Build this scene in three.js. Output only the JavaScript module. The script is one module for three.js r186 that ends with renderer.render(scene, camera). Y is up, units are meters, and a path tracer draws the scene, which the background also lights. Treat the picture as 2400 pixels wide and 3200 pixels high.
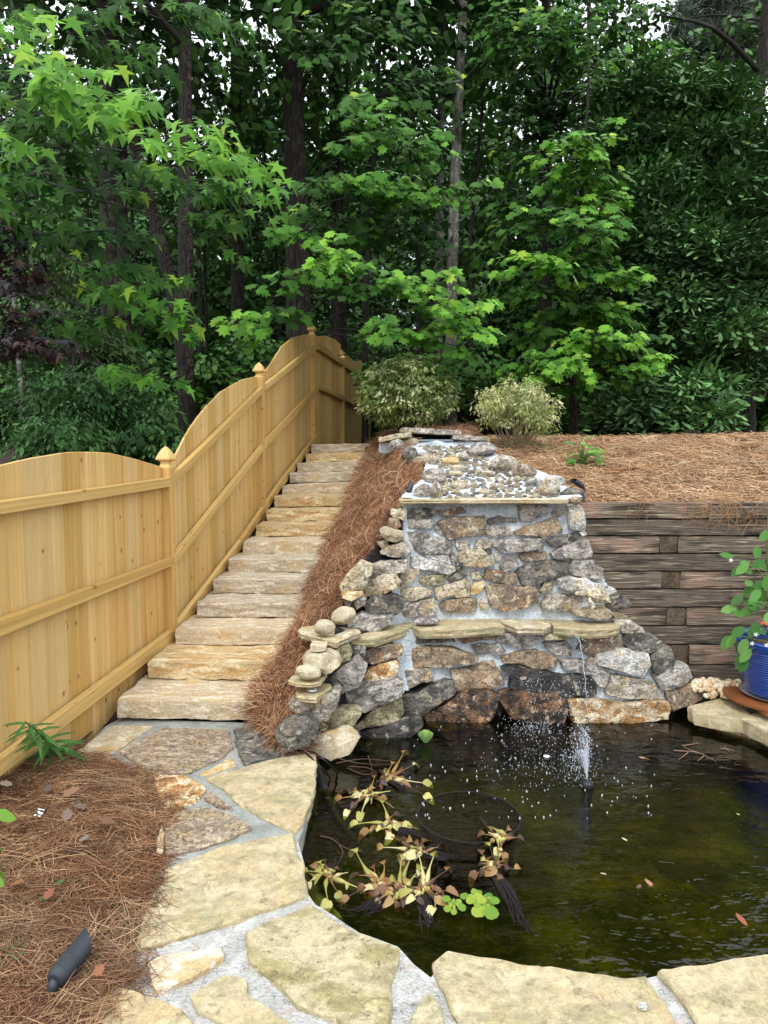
import * as THREE from 'three';
import { mergeGeometries, mergeVertices, toCreasedNormals } from 'three/addons/utils/BufferGeometryUtils.js';
import { ImprovedNoise } from 'three/addons/math/ImprovedNoise.js';

// ---------------------------------------------------------------- camera, sky, sun, exposure
const scene = new THREE.Scene();
const EYE = 1.7, FOV = 71.6, PITCH = 4.3 * Math.PI / 180;
const camera = new THREE.PerspectiveCamera(FOV, 768 / 1024, 0.05, 400);
camera.position.set(0, EYE, 0);
camera.rotation.x = -PITCH;
scene.add(camera);
const renderer = new THREE.WebGLRenderer({ antialias: true });
renderer.toneMapping = THREE.LinearToneMapping;
renderer.toneMappingExposure = 1.08;
renderer.shadowMap.enabled = true;
{
  const w = 128, h = 64, d = new Float32Array(w * h * 4);
  for (let j = 0; j < h; j++) for (let i = 0; i < w; i++) {
    const el = ((j + 0.5) / h - 0.5) * Math.PI, up = Math.sin(el), a = i / w * Math.PI * 2;
    // an even bright overcast, a little brighter overhead; nothing but haze under the horizon
    const cl = 1 + 0.07 * Math.sin(a * 3 + el * 5) * Math.cos(el) + 0.05 * Math.sin(a * 5 - el * 9) * Math.cos(el);
    const L = up > 0 ? (1.35 + 0.85 * up) * cl : 0.12;
    const k = (j * w + i) * 4;
    d[k] = L * 0.94; d[k + 1] = L * 0.99; d[k + 2] = L * 1.07; d[k + 3] = 1;
  }
  const t = new THREE.DataTexture(d, w, h, THREE.RGBAFormat, THREE.FloatType);
  t.mapping = THREE.EquirectangularReflectionMapping;
  t.magFilter = THREE.LinearFilter; t.minFilter = THREE.LinearFilter; t.wrapS = THREE.RepeatWrapping;
  t.needsUpdate = true;
  scene.background = t; scene.environment = t;
}
const sun = new THREE.DirectionalLight(new THREE.Color(1, 0.975, 0.94), 1.5);
sun.position.set(-3, 14, 6); sun.target.position.set(0, 0, -5);
sun.castShadow = true; sun.shadow.radius = 22; sun.shadow.mapSize.set(2048, 2048);
Object.assign(sun.shadow.camera, { left: -20, right: 20, top: 20, bottom: -20, near: 0.5, far: 60 });
scene.add(sun, sun.target);

// ---------------------------------------------------------------- helpers
function rng(s) { let a = (s * 2654435761) >>> 0 || 1; return () => { a |= 0; a = a + 0x6D2B79F5 | 0; let t = Math.imul(a ^ a >>> 15, 1 | a); t = t + Math.imul(t ^ t >>> 7, 61 | t) ^ t; return ((t ^ t >>> 14) >>> 0) / 4294967296; }; }
const R0 = rng(77);
const rr = (r, a, b) => a + (b - a) * r();
const clamp = (x, a, b) => Math.min(b, Math.max(a, x));
const lerp = (a, b, t) => a + (b - a) * t;
const sstep = (a, b, x) => { const t = clamp((x - a) / (b - a), 0, 1); return t * t * (3 - 2 * t); };
const V = (x, y, z) => new THREE.Vector3(x, y, z);
const N3 = new ImprovedNoise();
const n3 = (x, y, z) => N3.noise(x, y, z);
function pw(list, x) { // piecewise linear [[x,y],...]
  if (x <= list[0][0]) return list[0][1];
  for (let i = 1; i < list.length; i++) if (x <= list[i][0]) return lerp(list[i - 1][1], list[i][1], (x - list[i - 1][0]) / (list[i][0] - list[i - 1][0]));
  return list[list.length - 1][1];
}
// sight lines of the survey photo, used to measure real positions on real surfaces
const FPX = 1600 / Math.tan(FOV / 2 * Math.PI / 180), CP = Math.cos(PITCH), SP = Math.sin(PITCH);
function ray(u, v) { const x = (u - 1200) / FPX, y = -(v - 1600) / FPX; return V(x, y * CP - SP, -y * SP - CP); }
function P(u, v, D) { const r = ray(u, v); return V(0, EYE, 0).addScaledVector(r, D / -r.z); }
function G(u, v, y = 0) { const r = ray(u, v); return V(0, EYE, 0).addScaledVector(r, (y - EYE) / r.y); }
function onPlane(u, v, p0, n) { const r = ray(u, v), o = V(0, EYE, 0); return o.clone().addScaledVector(r, p0.clone().sub(o).dot(n) / r.dot(n)); }
const reg = (x0, y0, s) => (p) => [x0 + p[0] * s, y0 + p[1] * s];
const pairs = (a) => { const o = []; for (let i = 0; i < a.length; i += 2) o.push([a[i], a[i + 1]]); return o; };

const used = {};
function numbered(name) { const k = used[name] = (used[name] ?? -1) + 1; return k ? name + '_' + String(k).padStart(3, '0') : name; }
function tag(o, label, category, group, kind) {
  if (label) o.userData.label = label;
  if (category) o.userData.category = category;
  if (group) o.userData.group = group;
  if (kind) o.userData.kind = kind;
  return o;
}
function shadows(o) { o.castShadow = true; o.receiveShadow = true; return o; }
function thing(name, label, category, pos = V(0, 0, 0), group) {
  const g = new THREE.Group(); g.name = numbered(name); g.position.copy(pos); scene.add(g);
  return tag(g, label, category, group);
}
function part(parent, name, geo, mat) { const m = shadows(new THREE.Mesh(geo, mat)); m.name = name; parent.add(m); return m; }
function single(name, geo, mat, label, category, group, kind) { const m = shadows(new THREE.Mesh(geo, mat)); m.name = numbered(name); scene.add(m); return tag(m, label, category, group, kind); }

// ---------------------------------------------------------------- textures
const GR = []; { const r = rng(5); for (let i = 0; i < 512; i++) { const a = r() * Math.PI * 2; GR.push([Math.cos(a), Math.sin(a)]); } }
const PM = new Uint16Array(1024); { const r = rng(9), a = [...Array(512).keys()]; for (let i = 511; i > 0; i--) { const j = Math.floor(r() * (i + 1)); [a[i], a[j]] = [a[j], a[i]]; } for (let i = 0; i < 1024; i++) PM[i] = a[i & 511]; }
function pn(x, y, px, py, s) {
  const x0 = Math.floor(x), y0 = Math.floor(y), fx = x - x0, fy = y - y0;
  const xa = ((x0 % px) + px) % px, xb = (xa + 1) % px, ya = ((y0 % py) + py) % py, yb = (ya + 1) % py;
  const h = (i, j) => GR[PM[(PM[(i + s * 37) & 511] + j * 7 + s) & 511]];
  const u = fx * fx * fx * (fx * (fx * 6 - 15) + 10), v = fy * fy * fy * (fy * (fy * 6 - 15) + 10);
  let g = h(xa, ya); const a = g[0] * fx + g[1] * fy;
  g = h(xb, ya); const b = g[0] * (fx - 1) + g[1] * fy;
  g = h(xa, yb); const c = g[0] * fx + g[1] * (fy - 1);
  g = h(xb, yb); const d = g[0] * (fx - 1) + g[1] * (fy - 1);
  return (a + (b - a) * u + (c - a + (a - b - c + d) * u) * v) * 1.4;
}
function fb(u, v, f, o, s, fx = 1, fy = 1) { let t = 0, a = 0.5; for (let i = 0; i < o; i++) { const px = Math.max(1, Math.round(f * fx)), py = Math.max(1, Math.round(f * fy)); t += a * pn(u * px, v * py, px, py, s + i * 3); a *= 0.55; f *= 2; } return t; } // about -0.6..0.6
const hex = (h) => [(h >> 16 & 255) / 255, (h >> 8 & 255) / 255, (h & 255) / 255];
const mix3 = (a, b, t) => [a[0] + (b[0] - a[0]) * t, a[1] + (b[1] - a[1]) * t, a[2] + (b[2] - a[2]) * t];
function makeTex(w, h, fn, color = true) {
  const d = new Uint8Array(w * h * 4);
  for (let j = 0; j < h; j++) for (let i = 0; i < w; i++) {
    const c = fn((i + 0.5) / w, (j + 0.5) / h), k = (j * w + i) * 4;
    if (typeof c === 'number') { d[k] = d[k + 1] = d[k + 2] = clamp(c * 255, 0, 255); }
    else { d[k] = clamp(c[0] * 255, 0, 255); d[k + 1] = clamp(c[1] * 255, 0, 255); d[k + 2] = clamp(c[2] * 255, 0, 255); }
    d[k + 3] = 255;
  }
  const t = new THREE.DataTexture(d, w, h, THREE.RGBAFormat);
  t.wrapS = t.wrapT = THREE.RepeatWrapping; t.magFilter = THREE.LinearFilter; t.minFilter = THREE.LinearFilter;
  if (color) t.colorSpace = THREE.SRGBColorSpace;
  t.needsUpdate = true; return t;
}
const scaled = (t, sx, sy) => { const c = t.clone(); c.repeat.set(sx, sy); c.needsUpdate = true; return c; };

// relief maps
const bumpStone = makeTex(512, 512, (u, v) => 0.55 + 0.5 * fb(u, v, 5, 5, 11) + 0.2 * fb(u, v, 40, 2, 31) - 0.25 * (1 - sstep(0.0, 0.05, Math.abs(fb(u, v, 6, 4, 19, 1, 1.5)))), false);
const bumpSlate = makeTex(512, 512, (u, v) => { const a = fb(u, v, 3, 5, 41, 1, 2.2); const st = Math.abs(fb(u, v, 4, 3, 44, 1, 1.6)); return 0.45 + 0.5 * a + 0.45 * Math.min(st, 0.35) + 0.12 * fb(u, v, 60, 2, 47); }, false);
const bumpGrit = makeTex(256, 256, (u, v) => 0.5 + 0.35 * fb(u, v, 6, 3, 51) + 0.5 * fb(u, v, 48, 2, 55), false);
const bumpRipple = makeTex(512, 512, (u, v) => 0.5 + 0.5 * fb(u, v, 5, 4, 61, 1, 1.7) + 0.12 * fb(u, v, 22, 2, 65), false);
const bumpBark = makeTex(256, 512, (u, v) => { const a = Math.abs(fb(u, v, 8, 4, 71, 1.6, 0.5)); return clamp(0.15 + a * 2.2, 0, 1); }, false);
const bumpWood = makeTex(256, 512, (u, v) => 0.5 + 0.5 * fb(u, v, 20, 3, 81, 1.6, 0.12), false);

// stone colours: a ground of two tones, patches, lichen, rust, streaks, grains
function stoneTex(o) {
  const s = o.seed, A = hex(o.a), B = hex(o.b);
  return makeTex(512, 512, (u, v) => {
    const w = 0.07 * fb(u, v, 3, 2, s + 90), uu = u + w, vv = v + 0.07 * fb(u, v, 3, 2, s + 95);
    const [sx, sy] = o.st ?? [1, 1];
    let c = mix3(A, B, clamp(0.5 + 1.5 * fb(uu, vv, 4, 5, s, sx, sy), 0, 1));
    for (const [col, thr, soft, f, ax = 1, ay = 1, sd = 0, amt = 0.9] of o.p ?? []) {
      const n = fb(uu, vv, f, 5, s + 13 + sd, ax, ay);
      c = mix3(c, hex(col), amt * sstep(thr - soft, thr + soft, n));
    }
    const k = o.g ?? 1.35, vein = Math.min(Math.abs(fb(uu, vv, 5, 4, s + 41, sx, sy)), Math.abs(fb(uu, vv, 9, 3, s + 47, 1, 1.6)) + 0.012), crack = 1 - (o.v ?? 0.45) * (1 - sstep(0.004, 0.022, vein)), g = crack + k * (0.26 * fb(u, v, 26, 3, s + 60) + 0.26 * fb(u, v, 90, 2, s + 70));
    return [c[0] * g, c[1] * g, c[2] * g];
  });
}
const ST = {};
function stone(name, o, rough = 0.9, bump = bumpStone, bs = 0.018, rep = 1.9) {
  const map = stoneTex(o);
  ST[name] = new THREE.MeshStandardMaterial({ map: scaled(map, rep, rep), bumpMap: scaled(bump, 2.1, 2.1), bumpScale: bs, roughness: rough });
}
stone('step', { g: 0.8, v: 0.18, seed: 101, a: 0xbcaa8c, b: 0xcfc3aa, st: [0.6, 2], p: [[0xb9a382, 0.08, 0.18, 5, 0.5, 2.5, 1, 0.7], [0xc19f68, 0.22, 0.12, 2, 1, 1.6, 7, 0.6], [0xeee6d2, 0.22, 0.1, 7, 0.6, 2, 9, 0.6], [0x97866c, 0.3, 0.1, 10, 0.6, 2, 21, 0.35]] }, 0.92, bumpSlate, 0.008);
stone('step_gold', { g: 0.8, v: 0.18, seed: 121, a: 0xbba274, b: 0xcebb92, st: [0.6, 2], p: [[0xb8894e, 0.1, 0.14, 3, 0.7, 2, 1, 0.65], [0xe2d3ae, 0.17, 0.1, 4, 0.6, 2, 7, 0.8], [0x977a58, 0.26, 0.1, 8, 0.6, 2, 21, 0.6]] }, 0.92, bumpSlate, 0.008);
stone('step_grey', { g: 0.8, v: 0.18, seed: 141, a: 0xb2a48c, b: 0xc7bca6, st: [0.6, 2.2], p: [[0xa1927c, 0.06, 0.14, 4, 0.6, 2.5, 1, 0.8], [0xe1d9c4, 0.2, 0.1, 6, 0.6, 2, 7, 0.7], [0xbba278, 0.26, 0.12, 2, 1, 1.4, 15, 0.6]] }, 0.92, bumpSlate, 0.012);
stone('flag_olive', { g: 0.7, v: 0.12, seed: 161, a: 0xb2a27b, b: 0xbfb08d, p: [[0x989069, 0.1, 0.18, 3, 1, 1.5, 1, 0.7], [0xc6bb9b, 0.18, 0.14, 6, 1, 1, 5, 0.6], [0xb49c72, 0.2, 0.18, 2, 1, 1, 9, 0.6], [0x8a8168, 0.12, 0.2, 8, 1, 1, 21, 0.4], [0x6f664b, 0.38, 0.06, 12, 1, 1, 17, 0.45]] }, 0.9, bumpSlate, 0.005, 1.2);
stone('flag_moss', { g: 0.7, v: 0.15, seed: 181, a: 0xaca17e, b: 0xb8ad8d, p: [[0x8b824f, 0.06, 0.18, 3, 0.7, 1.6, 1, 0.65], [0xc0b48c, 0.18, 0.14, 6, 1, 1, 5, 0.6], [0x6e6440, 0.14, 0.18, 8, 0.8, 1.6, 17, 0.4], [0x4d4630, 0.34, 0.08, 26, 1, 1, 27, 0.45]] }, 0.9, bumpSlate, 0.007, 1.2);
stone('flag_brown', { seed: 201, a: 0x89786a, b: 0xa29180, p: [[0x74655a, 0.04, 0.16, 5, 1, 1.6, 1, 0.6], [0xbfb094, 0.12, 0.1, 9, 1, 1.5, 5, 0.6], [0x9a8260, 0.16, 0.14, 4, 1, 1, 9, 0.5], [0x5f5048, 0.24, 0.08, 14, 1, 1, 17, 0.6]] }, 0.9, bumpSlate, 0.012);
stone('flag_tan', { g: 0.8, v: 0.15, seed: 221, a: 0xb0a284, b: 0xc2b79d, p: [[0xa8946f, 0.12, 0.14, 4, 1, 1.6, 1, 0.8], [0xe2d8c0, 0.18, 0.09, 6, 1, 1, 5, 0.7], [0xb99a62, 0.24, 0.1, 3, 1, 1, 9, 0.7]] }, 0.9, bumpSlate, 0.012);
stone('flag_orange', { seed: 241, a: 0xb58a58, b: 0xcaab7e, p: [[0xf1e3c4, 0.1, 0.07, 6, 1, 1, 1, 0.85], [0x9a6a3a, 0.17, 0.08, 7, 1, 1, 5, 0.8], [0xb07a3e, 0.22, 0.08, 10, 1, 1, 9, 0.7]] }, 0.9, bumpStone, 0.02);
stone('grey', { seed: 261, a: 0x8a837a, b: 0xa8a196, p: [[0x625d57, 0.08, 0.14, 5, 1, 1.4, 1, 0.7], [0xc6c1b6, 0.16, 0.12, 6, 1, 1.4, 5, 0.6], [0x4a4643, 0.25, 0.09, 9, 1, 1, 9, 0.6]] });
stone('dark', { seed: 281, a: 0x55504d, b: 0x77716b, p: [[0x363331, 0.06, 0.14, 4, 1, 1.4, 1, 0.75], [0xb5b0a6, 0.22, 0.09, 8, 1, 1.3, 5, 0.6], [0x8a7a66, 0.2, 0.1, 5, 1, 1, 9, 0.7]] });
stone('black', { seed: 301, a: 0x34312f, b: 0x4c4844, p: [[0x211f1e, 0.05, 0.12, 4, 1, 1, 1, 0.85], [0xb3a994, 0.3, 0.05, 7, 1, 1, 5, 0.8], [0x75644e, 0.26, 0.1, 5, 1, 1, 9, 0.7]] }, 0.6);
stone('brown', { seed: 321, a: 0x7a6b60, b: 0x968678, p: [[0x6b5a52, 0.06, 0.12, 4, 1, 1, 1, 0.8], [0x9a7457, 0.15, 0.12, 5, 1, 1, 5, 0.6], [0xd3c4ae, 0.24, 0.06, 10, 1, 1, 9, 0.7], [0x57504c, 0.25, 0.07, 8, 1, 1, 17, 0.7]] });
stone('rust', { seed: 341, a: 0x8e7765, b: 0xa8927c, p: [[0x8f6c54, 0.12, 0.12, 6, 1, 1, 1, 0.55], [0x6b5b50, 0.12, 0.1, 6, 1, 1, 5, 0.8], [0xbfb29d, 0.2, 0.1, 9, 1, 1, 9, 0.55]] });
stone('white', { seed: 361, a: 0xb2aea5, b: 0xccc9c1, p: [[0x938f87, 0.1, 0.14, 5, 1, 1.4, 1, 0.65], [0xdedbd5, 0.15, 0.12, 5, 1, 1, 5, 0.6], [0x6e6a65, 0.27, 0.07, 8, 1, 1, 9, 0.55], [0xc7b287, 0.26, 0.1, 3, 1, 1, 17, 0.5]] });
stone('cream', { seed: 381, a: 0xafa183, b: 0xcabea4, p: [[0x9c8d70, 0.1, 0.14, 5, 0.8, 1.6, 1, 0.65], [0xb39468, 0.2, 0.1, 3, 1, 1, 5, 0.6], [0xdcd4c3, 0.18, 0.1, 7, 1, 1, 9, 0.55], [0x7b725f, 0.28, 0.08, 8, 1, 1, 17, 0.6]] });
stone('lichen', { seed: 401, a: 0x978d7e, b: 0xb2a897, p: [[0x746c62, 0.05, 0.14, 5, 1, 1.3, 1, 0.65], [0xc9c2b4, 0.12, 0.1, 7, 1, 1.3, 5, 0.6], [0x55504a, 0.22, 0.08, 8, 1, 1, 9, 0.65], [0xa98f60, 0.22, 0.1, 4, 1, 1, 17, 0.6]] });
stone('olive', { seed: 421, a: 0x8f8668, b: 0xaba17f, p: [[0x6d664c, 0.08, 0.1, 4, 1, 1, 1, 0.8], [0xc7bd9b, 0.17, 0.09, 6, 1, 1, 5, 0.7], [0x5a523f, 0.26, 0.06, 9, 1, 1, 17, 0.7]] });
stone('wet_rust', { seed: 441, a: 0x5e4734, b: 0x7b5d44, p: [[0x2c241e, 0.03, 0.1, 6, 1, 1, 1, 0.9], [0x875a34, 0.15, 0.1, 6, 1, 1, 5, 0.65], [0xcbb48e, 0.27, 0.06, 9, 1, 1, 9, 0.7], [0x2a2422, 0.2, 0.07, 7, 1, 1, 17, 0.8]] }, 0.42);
stone('wet_tan', { seed: 461, a: 0xa08563, b: 0xb9a484, p: [[0x94682f, 0.08, 0.12, 4, 1, 1.6, 1, 0.75], [0xdccfb2, 0.14, 0.09, 4, 1, 1.4, 5, 0.8], [0x75604a, 0.25, 0.06, 7, 1, 1, 17, 0.7]] }, 0.55);
stone('cobble', { g: 0.8, v: 0.1, seed: 481, a: 0xa2977f, b: 0xb9ae94, st: [0.7, 1.8], p: [[0x827862, 0.1, 0.12, 4, 0.8, 2, 1, 0.7], [0xc8b996, 0.16, 0.1, 4, 1, 1, 5, 0.6]] }, 0.85, bumpGrit, 0.003);
stone('mortar', { g: 0.6, v: 0, seed: 501, a: 0xb3bbc0, b: 0xc6ced2, p: [[0x9fa7ac, 0.16, 0.14, 4, 1, 1, 1, 0.5], [0xdde1e3, 0.16, 0.1, 6, 1, 1, 5, 0.6]] }, 0.95, bumpGrit, 0.012);
stone('mortar_new', { g: 0.5, v: 0, seed: 521, a: 0x8d9089, b: 0x9fa19a, p: [[0x7c807a, 0.14, 0.12, 4, 1, 1, 1, 0.6]] }, 0.95, bumpGrit, 0.006);
stone('mortar_old', { g: 0.5, v: 0.22, seed: 541, a: 0xa9a8a2, b: 0xb8b7b1, p: [[0x98968f, 0.14, 0.14, 5, 1, 1, 1, 0.5], [0xc9c8c3, 0.15, 0.12, 5, 1, 1, 5, 0.6], [0xb89a86, 0.3, 0.06, 9, 1, 1, 9, 0.5]] }, 0.95, bumpGrit, 0.012);

for (const [k, f] of [['grey', 1.22], ['dark', 1.25], ['lichen', 1.2], ['white', 1.1], ['cream', 1.08], ['rust', 1.12], ['olive', 1.12], ['mortar', 1.14], ['cobble', 1.08]]) ST[k].color.setScalar(f);
ST.brown.color.setRGB(1.18, 1.21, 1.08); ST.rust.color.setRGB(1.12, 1.16, 1.06); ST.dark.color.setRGB(1.22, 1.24, 1.16); ST.flag_brown.color.setRGB(1.04, 1.06, 0.98);
// new pine: yellow boards with grain along v
function pineTex(seed, a, b, streak, knots) {
  const r = rng(seed), K = []; for (let i = 0; i < knots; i++) K.push([r(), r(), rr(r, 0.005, 0.011)]);
  const A = hex(a), B = hex(b), S = hex(streak), KN = hex(0x7a4f2a);
  return makeTex(512, 512, (u, v) => {
    let bend = 0, near = 9, kr = 0;
    for (const [ku, kv, k] of K) { let dx = u - ku, dy = v - kv; dx -= Math.round(dx); dy -= Math.round(dy); const d = Math.hypot(dx, dy * 1.5) / k; if (d < near) { near = d; kr = k; } bend += 0.02 * Math.sign(dx) * Math.exp(-d * 0.35) * (k / 0.02); }
    const g = fb(u + bend, v, 12, 3, seed, 2, 0.09), wide = fb(u + bend * 0.6, v, 5, 2, seed + 5, 1, 0.12);
    let c = mix3(A, B, clamp(0.5 + 1.3 * wide + 0.5 * g, 0, 1));
    c = mix3(c, S, 0.55 * sstep(0.12, 0.3, fb(u, v, 4, 3, seed + 9, 1, 0.12)));
    const fine = 1 + 0.1 * g + 0.07 * fb(u, v, 60, 2, seed + 20, 2, 0.3);
    c = [c[0] * fine, c[1] * fine, c[2] * fine];
    if (near < 2.2) c = mix3(c, KN, 0.6 * (1 - sstep(0.6, 1.3, near)) + 0.25 * (1 - sstep(1.2, 2.2, near)));
    return c;
  });
}
const PINE = [[1, 0xc8a566, 0xd6b87c, 0xbd9558, 14], [2, 0xc29d5c, 0xd0ae6f, 0xbd8c52, 16], [3, 0xc2a46a, 0xceb47e, 0xaba07c, 8], [4, 0xcba868, 0xd9bb82, 0xb98550, 18], [5, 0xb7934f, 0xc5a464, 0xa8945f, 10]].map(([s, a, b, k, n]) =>
  new THREE.MeshStandardMaterial({ map: pineTex(600 + s * 31, a, b, k, n), bumpMap: bumpWood, bumpScale: 0.003, roughness: 0.75 }));
const RAILMAT = [pineTex(801, 0xbe9c5c, 0xd1b476, 0x97813f, 6), pineTex(833, 0xb99655, 0xcbac6c, 0xa08544, 6)].map((m) => new THREE.MeshStandardMaterial({ map: m, bumpMap: bumpWood, bumpScale: 0.003, roughness: 0.72 }));
for (const m of [...PINE, ...RAILMAT]) m.color.setRGB(1.04, 0.99, 0.9);
// old railway-tie timber, grain along u
function tieTex(seed, a, b, pale, paint, pt) {
  return makeTex(1024, 256, (u, v) => {
    let c = mix3(hex(a), hex(b), clamp(0.5 + 1.2 * fb(u, v, 6, 4, seed, 0.5, 1.4), 0, 1));
    c = mix3(c, hex(paint), 0.85 * sstep(pt, pt + 0.14, fb(u, v, 3, 4, seed + 7, 1, 1)));
    c = mix3(c, hex(0x2b2622), 0.7 * sstep(0.08, 0.3, fb(u, v, 5, 5, seed + 17, 0.5, 1.4)));
    c = mix3(c, hex(pale), 0.6 * sstep(0.17, 0.34, fb(u, v, 11, 5, seed + 27, 0.35, 1.8) + 0.16 * fb(u, v, 3, 2, seed + 47)));
    const g = 1 + 0.2 * fb(u, v, 60, 3, seed + 37, 0.2, 1.4);
    return [c[0] * g, c[1] * g, c[2] * g];
  });
}
const bumpTie = makeTex(512, 256, (u, v) => 0.5 + 0.6 * fb(u, v, 40, 3, 881, 0.12, 1.2) + 0.25 * fb(u, v, 8, 3, 887), false);
const TIE = [[0x5c5047, 0x776a5d, 0xb5a892, 0x7d6658, 0.12], [0x544942, 0x6d6156, 0xa99d89, 0x705d51, 0.24], [0x625449, 0x7d6f62, 0xbdb09b, 0x8a6f61, 0.04], [0x4e443d, 0x675b50, 0xa19581, 0x62544a, 0.25]].map((a, i) =>
  new THREE.MeshStandardMaterial({ map: scaled(tieTex(900 + i * 53, ...a), 0.9, 3.2), bumpMap: scaled(bumpTie, 0.9, 3.2), bumpScale: 0.012, roughness: 0.95 }));
const TIEEND = new THREE.MeshStandardMaterial({ map: scaled(stoneTex({ seed: 961, a: 0x54483c, b: 0x6c5d4e, v: 0.1, p: [[0x3a3029, 0.1, 0.2, 5, 1, 1, 1, 0.5]] }), 2, 2), bumpMap: scaled(bumpStone, 4, 4), bumpScale: 0.01, roughness: 1 });
for (const m of TIE) m.color.setRGB(1.2, 1.19, 1.1); TIEEND.color.setRGB(1.2, 1.16, 1.06);
// soil under the pine straw, bark
const SOIL = new THREE.MeshStandardMaterial({ map: scaled(stoneTex({ seed: 981, a: 0x594132, b: 0x7a5944, p: [[0x392b22, 0.04, 0.12, 10, 1, 1, 1, 0.8], [0x9c7458, 0.12, 0.08, 14, 1, 1, 5, 0.7]] }), 1.4, 1.4), bumpMap: scaled(bumpGrit, 4, 4), bumpScale: 0.02, roughness: 1 });
const FLOOR = new THREE.MeshStandardMaterial({ map: scaled(stoneTex({ seed: 991, a: 0x2c221a, b: 0x45352a, p: [[0x24301a, 0.1, 0.12, 6, 1, 1, 1, 0.7]] }), 0.7, 0.7), roughness: 1 });
const BARK = new THREE.MeshStandardMaterial({ map: stoneTex({ seed: 1011, a: 0x2c2621, b: 0x42392f, st: [3, 0.5], p: [[0x1a1613, 0.03, 0.1, 8, 2, 0.5, 1, 0.85], [0x55493d, 0.2, 0.1, 8, 2, 0.6, 5, 0.6]] }), bumpMap: bumpBark, bumpScale: 0.04, roughness: 1 });
const BARKGREY = new THREE.MeshStandardMaterial({ map: stoneTex({ seed: 1031, a: 0x5c5852, b: 0x77736a, st: [1, 1.4], p: [[0x5d5850, 0.14, 0.1, 6, 1, 2, 1, 0.7], [0xb9b5aa, 0.2, 0.1, 5, 1, 1, 5, 0.6]] }), bumpMap: bumpGrit, bumpScale: 0.012, roughness: 1 });
const plain = (c, rough = 0.8, more = {}) => new THREE.MeshStandardMaterial({ color: new THREE.Color(c), roughness: rough, ...more });
const BLACKPL = plain(0x17191b, 0.45), HOSE = plain(0x121314, 0.5), METALBLK = plain(0x2b3138, 0.5, { bumpMap: scaled(bumpGrit, 8, 8), bumpScale: 0.0006 });
// ---------------------------------------------------------------- geometry helpers
function boxUV(geo, off = [0, 0], k = 1) {  // metres, by the main direction each face looks
  const g = geo.index ? geo.toNonIndexed() : geo, p = g.attributes.position, uv = new Float32Array(p.count * 2);
  const a = V(), b = V(), c = V(), n = V();
  for (let i = 0; i < p.count; i += 3) {
    a.fromBufferAttribute(p, i); b.fromBufferAttribute(p, i + 1); c.fromBufferAttribute(p, i + 2);
    n.crossVectors(b.clone().sub(a), c.clone().sub(a));
    const x = Math.abs(n.x), y = Math.abs(n.y), z = Math.abs(n.z);
    [a, b, c].forEach((q, j) => {
      const s = y >= x && y >= z ? [q.x, q.z] : x >= z ? [q.z, q.y] : [q.x, q.y];
      uv[(i + j) * 2] = s[0] * k + off[0]; uv[(i + j) * 2 + 1] = s[1] * k + off[1];
    });
  }
  g.setAttribute('uv', new THREE.BufferAttribute(uv, 2)); return g;
}
function crease(geo, deg = 40) { geo.deleteAttribute('uv'); geo.deleteAttribute('normal'); return toCreasedNormals(mergeVertices(geo, 1e-5), deg * Math.PI / 180); }
function finish(geo, deg, off) { return boxUV(crease(geo, deg), off); }
const randOff = () => [R0() * 7, R0() * 7];
function fromRings(rings, capA, capB) { // rings: arrays of Vector3 with equal count; caps: close first/last with a fan
  const n = rings[0].length, pos = [], idx = [];
  for (const r of rings) for (const p of r) pos.push(p.x, p.y, p.z);
  for (let k = 0; k < rings.length - 1; k++) for (let i = 0; i < n; i++) { const j = (i + 1) % n, a = k * n + i, b = k * n + j, c = a + n, d = b + n; idx.push(a, b, d, a, d, c); }
  const fan = (k, flip) => { const c = V(); rings[k].forEach((p) => c.add(p)); c.divideScalar(n); const q = pos.length / 3; pos.push(c.x, c.y, c.z); for (let i = 0; i < n; i++) { const j = (i + 1) % n; flip ? idx.push(q, k * n + j, k * n + i) : idx.push(q, k * n + i, k * n + j); } };
  if (capA) fan(0, true); if (capB) fan(rings.length - 1, false);
  const g = new THREE.BufferGeometry(); g.setAttribute('position', new THREE.Float32BufferAttribute(pos, 3)); g.setIndex(idx); return g;
}
function area2(p) { let a = 0; for (let i = 0; i < p.length; i++) { const q = p[(i + 1) % p.length]; a += p[i][0] * q[1] - q[0] * p[i][1]; } return a / 2; }
function roughOutline(pts, step, jit, seed, soften = true) { // pts [[a,b]] -> ccw, softened corners, resampled, jittered
  let p = area2(pts) < 0 ? pts.slice().reverse() : pts.slice();
  if (soften) { const q = []; for (let i = 0; i < p.length; i++) { const a = p[i], b = p[(i + 1) % p.length]; q.push([lerp(a[0], b[0], 0.04), lerp(a[1], b[1], 0.04)], [lerp(a[0], b[0], 0.96), lerp(a[1], b[1], 0.96)]); } p = q; }
  const out = [];
  for (let i = 0; i < p.length; i++) { const a = p[i], b = p[(i + 1) % p.length], L = Math.hypot(b[0] - a[0], b[1] - a[1]), k = Math.max(1, Math.round(L / step)); for (let j = 0; j < k; j++) { const t = j / k, x = lerp(a[0], b[0], t), y = lerp(a[1], b[1], t), m = Math.hypot(b[0] - a[0], b[1] - a[1]) || 1, d = jit * (n3(x * 9 + seed, y * 9, seed) + 0.7 * n3(x * 31, y * 31 + seed, seed * 2)); out.push([x + (b[1] - a[1]) / m * d, y - (b[0] - a[0]) / m * d]); } }
  return out;
}
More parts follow.
